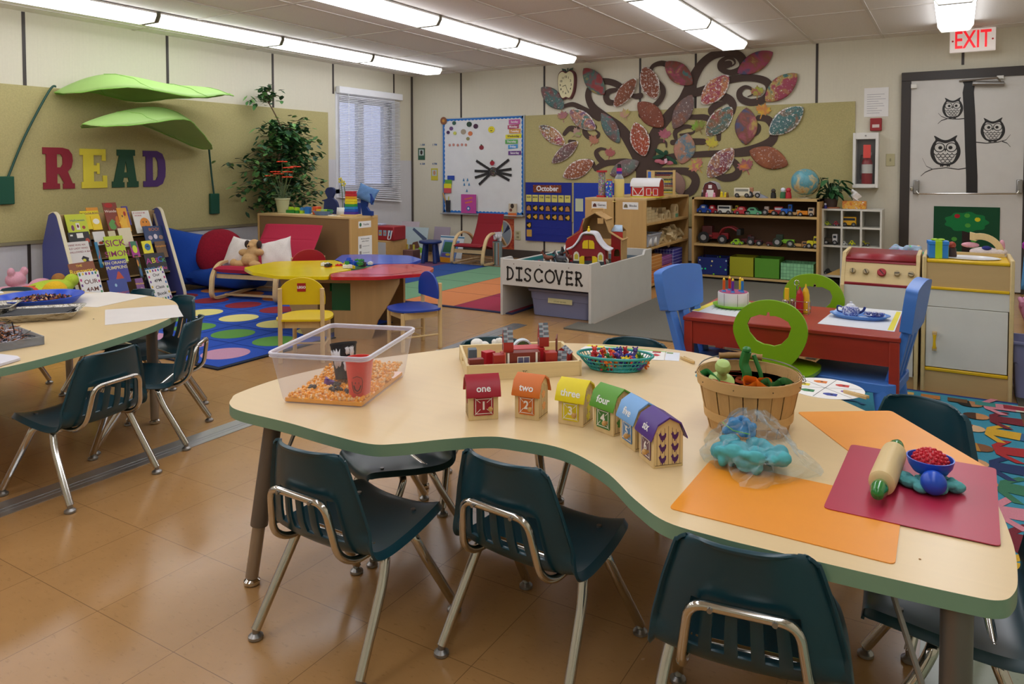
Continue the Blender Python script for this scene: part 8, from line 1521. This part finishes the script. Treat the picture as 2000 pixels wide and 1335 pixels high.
# ---------------------------------------------------------------- play stove and sink
pn = mat('#d9c08a',.45,0,'wood',axis=0,s=18); kw = mat('#dcdad3',.4); krd = mat('#8f1c2a',.35); kye = mat('#e3b812',.35); wdp = mat('#c9a974',.5,0,'wood',axis=0,s=12,lo=.82)
ks = thing('play_stove','wooden play stove with a red top and five round knobs','play stove',(5.79,-3.68,0)); SW = .36
for x in (0,SW-.018): MB().prism([(0,0),(.34,0),(.34,.665),(.09,.66),(.012,.50),(0,.5)],x,x+.018,pn,'yz').build('side_panel', ks, bevel=.002)
def sloped(x0,x1,y0,z0,y1,z1,th,m_): m = MB(); m.add([(x0,y0,z0),(x1,y0,z0),(x1,y1,z1),(x0,y1,z1),(x0,y0+th,z0-.003),(x1,y0+th,z0-.003),(x1,y1+th,z1-.003),(x0,y1+th,z1-.003)],[(0,1,2,3),(7,6,5,4),(0,4,5,1),(1,5,6,2),(2,6,7,3),(3,7,4,0)],m_); return m
cp = sloped(.018,SW-.018,.022,.512,.072,.615,.012,pn).build('control_panel', ks); sloped(.018,SW-.018,.066,.612,.074,.628,.014,krd).build('red_edge', ks, bevel=.002)
MB().add([(.018,.07,.628),(SW-.018,.07,.628),(SW-.018,.33,.655),(.018,.33,.655)],[(0,1,2,3)],krd).build('stove_top', ks, sol=.012); MB().box(.018,.014,.50,SW-.018,.03,.514,krd).build('red_edge', ks, bevel=.003)
for k,u in enumerate((.055,.117,.19,.26,.322)):
    red_ = k == 2; rr = .021 if red_ else .0145; m = MB(T(u,.047,.565) @ RX(R(64))); m.lathe([(0,0),(rr*.8,0),(rr,.006),(rr,.014),(rr*.85,.018),(0,.018)],mat('#a81828' if red_ else '#a8946c',.4),n=22); kn = m.build('red_knob' if red_ else 'knob', ks); m = MB(T(u,.047,.565) @ RX(R(64)) @ RZ(R((0,25,40,-85,80)[k]))); m.box(-.002,-rr*.75,.0182,.002,rr*.75,.0195,BLACK); m.build('pointer', kn)
MB().box(.018,.015,.36,SW-.018,.027,.50,kw).build('front_panel', ks); MB().box(.018,.02,.335,SW-.018,.032,.36,mat('#2f2428',.6)).build('oven_gap', ks); MB().box(.022,.008,.06,SW-.022,.022,.335,kw).build('oven_door', ks, bevel=.002); MB().box(.08,.006,.19,SW-.08,.008,.30,mat('#3a3d42',.3)).build('oven_window', ks); MB().box(.018,.02,.0,SW-.018,.035,.06,wdp).build('kick_board', ks)
MB().box(.018,.31,.02,SW-.018,.33,.65,pn).build('back_panel', ks)
kk = thing('play_sink','wooden play sink cabinet with yellow trim and white door','play sink',(6.162,-3.68,0)); KW = .378
for x in (0,KW-.018): MB().box(x,-.004,0,x+.018,.33,.668,pn).build('side_panel', kk, bevel=.005)
MB().box(.018,0,.638,KW-.018,.32,.655,kye).build('counter', kk, bevel=.006); MB().box(.018,.006,.545,KW-.018,.02,.638,wdp).build('upper_panel', kk); MB().box(.018,-.002,.508,KW-.018,.012,.522,kye).build('yellow_strip', kk, bevel=.004); MB().box(.018,.006,.522,KW-.018,.018,.545,wdp).build('upper_panel', kk)
MB().box(.018,.006,.425,KW-.018,.018,.508,kw).build('front_panel', kk); d_ = MB().box(.02,.004,.127,KW-.022,.018,.422,kw).build('door', kk, bevel=.002); MB().box(.018,-.002,.108,KW-.018,.012,.124,kye).build('yellow_strip', kk, bevel=.004); MB().box(.018,.006,.0,KW-.018,.018,.108,wdp).build('kick_panel', kk); MB().box(.018,.30,.02,KW-.018,.315,.64,pn).build('back_panel', kk)
hd_ = MB().tube([(.058,-.022,.225),(.058,-.024,.24),(.058,-.024,.258),(.058,-.024,.276),(.058,-.022,.29)],[.0085,.007,.0055,.007,.0085],kye,n=12).build('handle', d_); MB().box(.048,-.026,.212,.068,.004,.227,wdp).build('handle_block', hd_, bevel=.002); MB().box(.048,-.026,.288,.068,.004,.303,wdp).build('handle_block', hd_, bevel=.002)
MB().lathe([(.125,.001),(.13,.004),(.115,.003),(.10,-.006),(0,-.008)],mat('#dfe2e4',.25),(.20,.13,.656),n=36,sy=.8).build('basin', kk)
MB().box(.10,.25,.656,KW-.03,.265,.672,pn).build('back_rail', kk); MB().prism([(.245+.105*math.cos(R(a)),.665+.105*math.sin(R(a))) for a in range(0,101,10)]+[(.245-.045,.775),(.245-.045,.735),(.245-.02,.73)]+[(.245+.075*math.cos(R(a)),.665+.073*math.sin(R(a))) for a in range(95,-1,-10)],.262,.28,BIRCH,'xz').build('faucet', kk, bevel=.002)
gf = thing('gift_box','blue toy gift box with a lime ribbon on the play sink','gift box',(6.225,-3.60,.656),R(8)); MB().box(-.042,-.035,0,.042,.035,.068,mat('#2a7fd4',.4)).build('box_body', gf, bevel=.002); MB().box(-.045,-.038,.066,.045,.038,.084,mat('#2a7fd4',.4)).build('lid', gf, bevel=.002)
m = MB(); lm_ = mat('#a8d41c',.4); m.box(-.015,-.0385,0,.015,-.0355,.067,lm_); m.box(-.015,-.0395,.066,.015,.0395,.0855,lm_); m.box(.0425,-.012,0,.046,.012,.085,lm_); m.build('ribbon', gf); m = MB(); m.ell((-.014,0,.089),(.018,.012,.006),lm_,n=10); m.ell((.014,0,.089),(.018,.012,.006),lm_,n=10); m.build('bow', gf)
fig('tiny red and black toy figure behind the gift box on the play sink',6.285,-3.53,.656,'#3a2420','#a8402c',.075)
plush('plush_bunny','pink and white plush bunny lying behind the play sink basin',(6.43,-3.40,.656),[('body','#e0d4d4',[((0,0,.02),(.07,.03,.025)),((.06,.0,.022),(.035,.025,.022))]),('ear','#dba0b0',[((-.065,0,.052),(.04,.012,.014))]),('ear','#dba0b0',[((.07,0,.05),(.014,.012,.035))]),('collar','#2a2f7a',[((.005,-.012,.04),(.022,.022,.012))])],rem=.004)
pn2 = thing('patterned_cloth','crumpled blue and cream patterned cloth behind the play stove','cloth',(6.07,-3.33,.0)); MB().box(-.14,-.02,0,.12,.12,.63,mat('#b9a98a',.6)).build('stand_box', pn2); lump(9,(0,.04,.64),14,(.09,.04,.03),(.02,.035),mat('#9ab0c9',.7,0,'speck',scale=50,th=.35),'cloth_folds',par=pn2,vox=.006)
# things at the right picture edge beyond the sink
hc = thing('dress_up_rack','rack of teal and blue dress-up cloths at the right edge behind the play sink','rack',(6.72,-3.0,0)); MB().cyl((0,0,0),(0,0,.72),.014,BIRCH,n=10).build('pole', hc); MB().box(-.12,-.12,0,.12,.12,.02,BIRCH).build('base', hc)
for k,(x,c_,z0_,z1_) in enumerate(((-.03,'#1f6a5a',.30,.72),(-.075,'#4f8fc4',.45,.70),(.03,'#2a5a7a',.28,.70))): MB().grid(lambda u,v,x=x,z0_=z0_,z1_=z1_: (x+.05*(u-.5)*(1+.6*(1-v))+.006*math.sin(14*u),-.03-.02*math.sin(10*u+k),z0_+(z1_-z0_)*v),14,8,mat(c_,.8,0,'fabric')).build('hanging_cloth', hc, sol=.004)
m = MB(); 
for k in range(9): a = k*.7; m.ell((.028*math.cos(a),.02*math.sin(a),.012*(k%3)),.018,mat('#9a1a9a',.7,0,'fabric'),n=10)
tag(m.build('fabric_flower',loc=(6.645,-3.12,.675)),'magenta fabric flower hooked at the top right of the play sink','flower')
MB().tube(cr([(6.63,-3.14,.66),(6.66,-3.14,.56),(6.70,-3.14,.50),(6.74,-3.14,.55)],5,False),.006,mat('#c9d42c',.5),n=8).build('yellow_trim', None)
o = COL.objects['yellow_trim']; tag(o,'thin yellow piping curling beneath the magenta flower','trim')
sk_ = thing('doll_stroller','pink doll stroller frame beside the play sink','doll stroller',(6.70,-3.35,0)); pk_ = mat('#d88ab0',.4)
for s in (-1,1): MB().tube(fillet([(-.10,s*.09,.05),(-.07,s*.09,.30),(-.12,s*.09,.42),(-.02,s*.09,.47),(.08,s*.09,.28),(.10,s*.09,.05)],.06,5),.012,pk_,n=10).build('frame_tube', sk_)
MB().tube([(-.11,-.09,.43),(-.11,.09,.43)],.012,pk_,n=10).build('handle_bar', sk_); MB().box(-.08,-.085,.2,.07,.085,.215,mat('#c9a0c0',.7)).build('seat', sk_)
for x in (-.1,.1):
    for s in (-1,1): MB().cyl((x,s*.085,.045),(x,s*.105,.045),.045,mat('#8a6a9a',.5),n=18).build('wheel', sk_)
t = thing('lavender_bin','lavender plastic bin at the right edge beside the play sink','bin',(6.60,-3.52,0)); rr_tub(.12,.2,.28,mat('#8f94c4',.4),par=t,r=.02)
tag(MB().box(6.56,-4.0,.0005,7.3,-2.6,.010,mat('#4f4a40',.95,0,'carpet',lo=.6,hi=1.4)).build('floor_mat', smooth=False),'dark brown mat at the right edge beyond the play sink','mat')

# ---------------------------------------------------------------- tree mural: brown branches, painted paper leaves
brn = mat('#4b3a33',.8); m = MB(); yb = -.0165; sc_ = 1/3.333
bi = [0]
def branch(pts):
    bi[0] += 1; yb = -.0155-.0003*bi[0]      # x, z, width in crop units -> ribbon with round ends
    P = cr([(p[0],p[1],p[2]*.00147) for p in pts],5,False); vs = []
    for i,p in enumerate(P):
        d = V((P[min(i+1,len(P)-1)].x-P[max(i-1,0)].x,P[min(i+1,len(P)-1)].y-P[max(i-1,0)].y)); d = d.normalized() if d.length > 1e-6 else V((1,0)); w = p.z/2
        vs += [(p.x-d.y*w,yb,p.y+d.x*w),(p.x+d.y*w,yb,p.y-d.x*w)]
    m.add(vs,[(2*i,2*i+1,2*i+3,2*i+2) for i in range(len(P)-1)],brn)
    for p in (P[0],P[-1]): yb -= .0001; m.add([(x,yb,z) for x,z in circ(p.x,p.y,p.z/2,14)],[tuple(range(14))],brn)
BR = [
[(3.316,0.792,170),(3.316,0.981,150),(3.278,1.169,125),(3.14,1.394,95),(3.009,1.561,80),(2.81,1.699,72),(2.665,1.819,62),(2.612,1.955,52),(2.664,2.067,46),(2.799,2.099,48),(2.942,2.068,50),(3.045,2.001,44)],
[(2.961,1.992,30),(2.876,1.976,45),(2.838,1.925,50),(2.867,1.863,50),(2.943,1.85,36),(2.984,1.883,18)],
[(3.129,1.924,20),(3.202,1.907,42),(3.257,1.912,45)],
[(3.316,0.981,140),(3.368,1.287,105),(3.438,1.49,90),(3.595,1.686,80),(3.732,1.813,85),(3.808,1.942,90),(3.866,2.086,75),(3.948,2.211,65),(4.063,2.291,60),(4.208,2.311,55),(4.328,2.275,60),(4.383,2.194,60),(4.353,2.125,50),(4.242,2.101,40),(4.153,2.147,40),(4.145,2.212,36),(4.209,2.255,26),(4.276,2.237,18),(4.297,2.193,12),(4.257,2.164,9)],
[(4.177,2.178,60),(4.233,2.19,50)],
[(3.825,1.924,50),(3.748,2.06,30),(3.791,1.975,40)],
[(3.276,1.699,60),(3.436,1.802,45),(3.51,1.891,42),(3.515,1.975,40),(3.453,2.062,30),(3.381,2.151,30),(3.399,2.226,32),(3.496,2.252,40),(3.592,2.22,44)],
[(3.817,1.9,60),(3.967,1.933,60),(4.13,1.996,55),(4.306,2.033,50),(4.478,2.03,50),(4.617,1.982,52),(4.648,1.887,52),(4.588,1.805,50),(4.465,1.779,52),(4.363,1.824,48),(4.347,1.896,40),(4.401,1.94,28),(4.464,1.921,18),(4.48,1.865,12),(4.434,1.841,8)],
[(4.082,1.878,60),(4.212,1.839,60),(4.277,1.772,55),(4.269,1.692,50)],
[(4.197,1.792,22),(4.108,1.763,48),(4.051,1.717,48),(4.076,1.668,36),(4.149,1.678,16)],
[(3.664,1.684,70),(3.835,1.652,40),(4.002,1.638,45),(4.118,1.537,45),(4.135,1.407,30)],
[(2.752,1.683,55),(2.557,1.789,45),(2.417,1.854,36),(2.296,1.836,28)],
[(2.694,1.58,45),(2.597,1.582,40),(2.573,1.53,46),(2.617,1.472,44),(2.705,1.452,34),(2.753,1.498,24),(2.714,1.54,12)],
[(2.468,1.55,60),(2.377,1.571,44),(2.306,1.51,34)],
[(2.448,1.416,26),(2.378,1.418,34)],
[(3.297,1.1,90),(3.095,1.17,60),(2.926,1.171,46),(2.812,1.154,50),(2.715,1.098,40)],
[(2.831,1.154,46),(2.754,1.216,44),(2.719,1.287,38),(2.773,1.327,26),(2.84,1.321,16)],
[(2.696,1.119,34),(2.666,1.181,30),(2.597,1.199,22)],
[(3.404,1.287,50),(3.435,1.371,44),(3.483,1.404,36),(3.553,1.386,20),(3.562,1.335,10)],
[(3.422,1.117,70),(3.598,1.217,55),(3.787,1.241,44),(4.005,1.255,46),(4.217,1.26,52),(4.408,1.274,66),(4.578,1.319,72),(4.683,1.395,60),(4.697,1.504,56),(4.636,1.599,50),(4.544,1.618,40)],
[(4.484,1.431,20),(4.53,1.477,36),(4.545,1.532,30),(4.506,1.565,14)],
[(3.632,1.384,40),(3.82,1.389,48),(3.971,1.386,45)],
[(3.666,1.434,30),(3.666,1.5,38),(3.751,1.548,36),(3.836,1.545,24),(3.87,1.495,14),(3.803,1.472,22),(3.718,1.466,16)],
[(3.441,1.066,60),(3.668,1.075,52),(3.823,1.058,60),(3.891,0.976,62),(3.858,0.876,64),(3.773,0.817,50)],
[(4.089,1.034,30),(4.187,1.002,52),(4.299,1.019,58),(4.346,1.083,50),(4.306,1.163,44),(4.218,1.212,30)]]
for b in BR: branch(b)
tag(m.build('tree_mural', smooth=False),'huge dark brown curling tree cut-out spreading over the back wall','wall mural')
def pleaf(lab, a, b, wpx, cols, white, seed, y=-.03, mid=.5, scale=6.5):
    a = V((a[0],0,a[1])); b = V((b[0],0,b[1])); L_ = (b-a).length; d = (b-a)/L_; s = V((-d.z,0,d.x)); w = wpx*.00147/2
    mm = mat(cols[0],.75,0,'daub',cols=tuple(cols),white=white,seed=seed,scale=scale); m = MB(); c = (a+b)/2
    def fn(u, v): k = math.sin(PI*v)**.72; q = (2*u-1)*w*1.1*k; return (a+d*L_*v+s*q-c)+V((0,y-.022*(1-(2*u-1)**2)*k,0))
    edge_ = lambda i,j: min(i,13-i) < 1 or min(j,19-j) < 1; m.grid(fn,14,20,mm,skip=(edge_ if white > .15 else None))
    if white > .15: m.grid(fn,14,20,mat(cols[0],.75,0,'daub',cols=tuple(cols),white=.95,seed=seed,scale=scale),skip=lambda i,j: not edge_(i,j))
    o = m.build('paper_leaf',loc=(c.x,0,c.z),sol=.002); return tag(o,lab,'paper leaf','painted paper leaves around the tree')
br_,rdp,tlp,yep,pk3,gy3,blp = '#7a4632','#8f3030','#2f7a80','#c9b35a','#a83a66','#6a5f66','#3a4f86'
LV = [(1.997,2.074),(2.307,1.807),(2.559,2.261),(2.825,1.946),(3.21,2.106),(2.945,1.797),(3.293,2.231),(3.441,1.863),(3.544,2.258),(3.851,2),(4.238,2.073),(3.952,1.782),(4.68,2.276),(4.325,2.089),(4.916,2.043),(4.61,1.784),(2.374,1.786),(2.72,1.552),(2.787,1.738),(3.01,1.387),(3.23,1.836),(3.531,1.557),(3.851,1.889),(3.644,1.53),(4.277,1.739),(4.005,1.45),(4.422,1.728),(4.42,1.342),(4.978,1.708),(4.653,1.447),(1.967,1.615),(2.324,1.382),(2.495,1.415),(2.143,1.166),(3.2,1.618),(3.316,1.233),(3.799,1.48),(3.733,1.146),(2.694,1.186),(2.292,1.002),(3.251,1.177),(2.899,1.027),(4.294,1.31),(4.021,1.005),(4.455,1.282),(4.841,1.135),(3.665,1.066),(3.744,0.809)]
sp_ = [('dusky red and teal painted leaf at the far left top of the tree',112,(rdp,gy3,tlp,'#7a5a5a'),.12),('red leaf with a teal lower corner beside the apple clock',118,(rdp,'#a03a48',tlp,yep),0),('brown speckled leaf third from the left at the top',100,(br_,'#8a4a30','#5a4a40'),.2),('brown and white speckled leaf standing upright over the seam',122,(br_,'#8a4630','#7a3f2c'),.38),('red, teal and yellow striped leaf at the top centre',120,(tlp,rdp,'#6a4a40',pk3,yep),0),('orange and pink leaf with white edges near the top right',128,('#c9742c',pk3,'#d8905a',blp),.36),('blue, magenta and yellow leaf at the very top right',112,(blp,pk3,'#8a4a3a',yep),0),('magenta and yellow leaf at the upper right end',122,('#8a4a40',pk3,'#a8425a',yep,tlp),.12),('pink and purple speckled leaf at the left above the board edge',108,(pk3,'#5a4a86','#c98a6a',tlp),.3),('brown and teal leaf left of the trunk',98,('#7a4a3a',gy3,tlp,pk3),.08),('plain rust brown leaf in the middle of the tree',128,('#8a4230','#7a3c2c','#8f4a34'),.06),('mauve grey leaf right of the rust brown one',112,('#7a5c54',gy3,'#8a5a4a'),.12),('multicoloured leaf with pink tip right of the centre',125,('#6a6a5a',tlp,'#8a5a3a',pk3),.22),('brown leaf with a blue middle and yellow foot',130,(blp,'#7a4a3a','#a8506a',yep),0),('teal leaf with orange speckled edges at the far right',128,('#3f6f80',tlp,'#a8603a'),.28),('white leaf dotted with many colours at the far left',100,(rdp,'#2f4a5a','#b98a4a',pk3),.5),('dark smudged leaf with white edge at the lower left',88,('#5a4a44',gy3,'#6a3a44','#a8803a'),.26),('orange red speckled leaf on the tree trunk',128,('#b5502a','#a83a24','#8a4a2a'),.34),('pale leaf with blue and pink corners right of the trunk',135,('#b8a07a','#3f86a8','#b88a70','#c98a80'),.04),('rust leaf on white paper at the bottom left',116,('#a8603a','#8f4a30','#b5704a'),.36),('mauve and teal leaf behind the bottle on the Games cabinet',105,('#8a5f66',gy3,'#5a8080'),.1),('red, purple and white leaf above the bookcase',125,(rdp,'#7a4a6a','#b57a4a',blp),.4),('rust brown leaf with a white rim above the globe',124,('#9a5232','#8a4a30','#a85c38'),.16),('dull mauve leaf hanging beside the abacus',86,('#8a6c66','#8f7068','#7f6a66'),0)]
def mute(h): return '#%02x%02x%02x' % tuple(int(int(h[i:i+2],16)*.72+q*.28) for i,q in ((1,150),(3,112),(5,92)))
for k,(lab,w,cols,wh) in enumerate(sp_): pleaf(lab,LV[2*k],LV[2*k+1],w*1.1,[mute(c_) for c_ in cols],wh*.75,k,y=-.026-.004*(k%3))
mh_ = [(.018,.085),(.036,.092),(.032,.06),(.055,.07),(.095,.082),(.082,.05),(.12,.035),(.092,.012),(.10,-.012),(.06,-.022),(.062,-.055),(.03,-.042),(.008,-.05),(.007,-.12)]; mp_ = [(0,.13)]+mh_+[(-x,z) for x,z in mh_[::-1]]
ML = [(4.526,1.877),(4.585,1.686),(3.076,1.709),(2.682,1.424),(2.465,1.514),(2.287,1.718),(2.89,1.272),(3.54,1.466),(3.921,1.542),(4.055,1.363),(3.902,1.124),(4.42,1.118)]
for k,((x,z),(c1,c2,s_,rz_,lab)) in enumerate(zip(ML,(('#a8b83a','#a8505a',.62,0,'yellow-green maple leaf in the upper right curl'),('#d8b03a','#c9804a',.7,.3,'yellow-orange maple leaf below the upper right curl'),('#b8b84a','#c08a8a',.6,-.3,'yellow and pink maple leaf near the middle left'),('#a8784a','#b87a6a',.62,.5,'tan maple leaf at the left above the star leaf'),('#8fa85a','#b88a8a',.6,.9,'green and pink maple leaf at the far left'),('#b8a83a','#a86a7a',.62,-.2,'pink-topped yellow maple leaf at the far left top'),('#b86a6a','#a8605a',.6,.2,'dusty pink star-like maple leaf at the lower left'),('#b56a7a','#a85a6a',.66,.1,'rose pink maple leaf right of the trunk'),('#7fa83a','#8a6a44',.72,-.4,'green and brown maple leaf at the centre right'),('#b87a6a','#c9c23a',.66,.4,'salmon maple leaf with yellow tips at the centre right'),('#c9c43a','#c06a72',.8,-.7,'lime and pink maple leaf above the bookcase left end'),('#d88a3a','#9a5a6a',.76,-.4,'orange and purple maple leaf above the bookcase middle')))):
    mm = mat(c1,.7,0,'daub',cols=(c1,c2,c1),white=0,seed=k+40,scale=9); o = MB().prism([(p[0]*s_,p[1]*s_) for p in mp_],-.001,.001,mm,'xz').build('maple_leaf',loc=(x,-.022-.001*(k%3),z)); o.rotation_euler = (0,rz_,0); tag(o,lab,'paper leaf','autumn maple leaves on the tree')
c = (3.558,1.242)
t = thing('ribbon_flower','pink flower with dark green velvet leaves pinned over the trunk','flower',(c[0],-.03,c[1]))
for a,l in ((150,.12),(190,.13),(-35,.14),(80,.05)): m = MB(); m.ell((.075*math.cos(R(a))*l/.12,-.01,.075*math.sin(R(a))*l/.12),(l*.55,.006,.024),mat('#1f4a34',.8,0,'fabric'),n=14,rot=M4.Rotation(-R(a),3,'Y')); m.build('leaf', t)
for x,z in ((-.08,-.06),(-.03,-.075),(.05,-.08)): MB().ell((x,-.012,z),(.045,.006,.022),mat('#c06a7a',.7),n=12).build('petal', t)
MB().prism([(.0,-.09),(.03,-.075),(.022,-.03),(-.008,-.04)],-.03,-.026,mat('#e0b0c4',.6),'xz').build('name_tag', t)
# ---------------------------------------------------------------- craft trays on the left table
TL = .4685
b = thing('round_bowl','large royal blue oval tray of orange and black craft scraps','tray',(2.61,-5.98,TL)); MB().lathe([(0,.002),(.15,.002),(.175,.03),(.185,.036),(.185,.040),(.172,.038),(.145,.008),(0,.008)],mat('#1a4fd0',.3),n=44).build('bowl_body', b)
def scraps(name, lab, loc, n, R_, h, cols, seed, kind='stuff', ln=.02, th=.0035):
    r = random.Random(seed); m = MB()
    for _ in range(n):
        a = r.uniform(0,6.28); d = math.sqrt(r.random()); p = V((R_[0]*d*math.cos(a),R_[1]*d*math.sin(a),h*r.random()*(1.1-d))); q = V((r.gauss(0,1),r.gauss(0,1),r.gauss(0,.4))).normalized()*ln*r.uniform(.5,1.2); s = q.orthogonal().normalized()*th; mid = p+q*.5+V((0,0,r.uniform(0,.01))); cc = mat(r.choice(cols),.5)
        m.add([p-s,p+s,mid+s,mid-s,p+q+s,p+q-s],[(0,1,2,3),(3,2,4,5)],cc)
    o = m.build(name, loc=loc, smooth=False, sol=.0008); return tag(o, lab, 'craft scraps', kind=kind)
scraps('craft_scraps','pile of orange, purple and black paper scraps in the blue tray',(2.62,-5.98,TL+.012),650,(.13,.13),.03,['#c9823a','#2a242c','#6a4a86','#26202a','#d8a87a','#8f3a5a','#1f1c24'],3,ln=.016,th=.004)
fo = mat('#c9c6be',.22,.95,'foil')
def pan(lab, x, y, rz, w, d, z=TL, h=.032):
    t = thing('foil_pan', lab, 'pan', (x,y,z), rz); n = 8; a = [V((p[0],p[1],.002)) for p in rrect(-w/2+.02,-d/2+.02,w/2-.02,d/2-.02,.02,4)]; b_ = [V((p[0],p[1],h)) for p in rrect(-w/2,-d/2,w/2,d/2,.025,4)]; c_ = [V((p[0],p[1],h+.001)) for p in rrect(-w/2-.01,-d/2-.01,w/2+.01,d/2+.01,.03,4)]; k = len(a)
    MB().add(a+b_+c_,[tuple(range(k))]+[(j*k+i,j*k+(i+1)%k,(j+1)*k+(i+1)%k,(j+1)*k+i) for j in range(2) for i in range(k)],fo).build('pan_body', t, sol=.0012)
    for q in range(6): o = MB().box(-w/2+.03,-d/2+.03,0,w/2-.03,d/2-.03,.0012,mat('#2c2d33',.7)).build('black_paper', loc=(x,y,z+.012+q*.003), rz=rz+.08*((q*7)%5-2)); tag(o,'black paper sheet in the %s' % ('front foil pan' if 'front' in lab else 'rear foil pan'),'paper','black sheets in the %s' % ('front foil pan' if 'front' in lab else 'rear foil pan'))
    return t
pan('crinkled front foil pan with black paper at the right',2.96,-6.15,R(52),.30,.22); pan('rear foil pan with black paper overlapping the front one',2.71,-6.28,R(52),.28,.21,TL+.006,.04)
scraps('shredded_paper','orange, black and white shredded paper heaped in a clear tray',(3.30,-6.50,TL+.006),900,(.14,.10),.075,['#c9762c','#1d1b20','#dedbe2','#2a2730','#b5b0c0','#a8602c'],8,ln=.05,th=.002)
sbx = thing('plastic_sleeve','clear flat plastic tray under the shredded paper','tray',(3.30,-6.50,TL),R(-8)); MB().box(-.17,-.13,0,.17,.13,.003,mat('#c9c9cc',.2,0,'film',mix=.4,k=.8)).build('tray_floor', sbx)
for s in (-1,1): MB().box(s*.17-.002,-.13,0,s*.17+.002,.13,.03,mat('#c9ccd0',.15,0,'film',mix=.3,k=.8)).build('tray_side', sbx); MB().box(-.17,s*.13-.002,0,.17,s*.13+.002,.03,mat('#c9ccd0',.15,0,'film',mix=.3,k=.8)).build('tray_side', sbx)
card([(3.028,-5.91),(3.192,-5.67),(3.467,-5.826),(3.352,-6.097)], TL, 'thin white paper sheet overhanging the right end of the left table', name='paper_sheet', cat='paper', col='#d9d3cf')
card([(2.486,-5.741),(2.57,-5.62),(2.859,-5.593),(2.937,-5.893),(2.755,-5.955)], TL, 'white paper sheet by the blue tray at the table far edge', name='paper_sheet', cat='paper', col='#dcd5cc')
card([(3.534,-6.618),(3.541,-6.56),(3.621,-6.544),(3.658,-6.553),(3.684,-6.625),(3.669,-6.675)], TL+.001, 'white tablet edge at the near left corner of the left table', name='writing_tablet', cat='tablet', th=.008, col='#dcdae4')
card([(1.823,-5.866),(1.921,-5.848),(2.133,-5.912),(2.104,-5.964)], TL, 'white card at the far left edge behind the blue tray', name='paper_sheet', cat='paper')
tag(MB().ell((0,0,0),(.003,.003,.001),BLACK,n=8).build('crumb',loc=((3.189,-6.051)[0],(3.189,-6.051)[1],TL+.001)),'small dark crumb on the left table beside the foil pan','crumb')
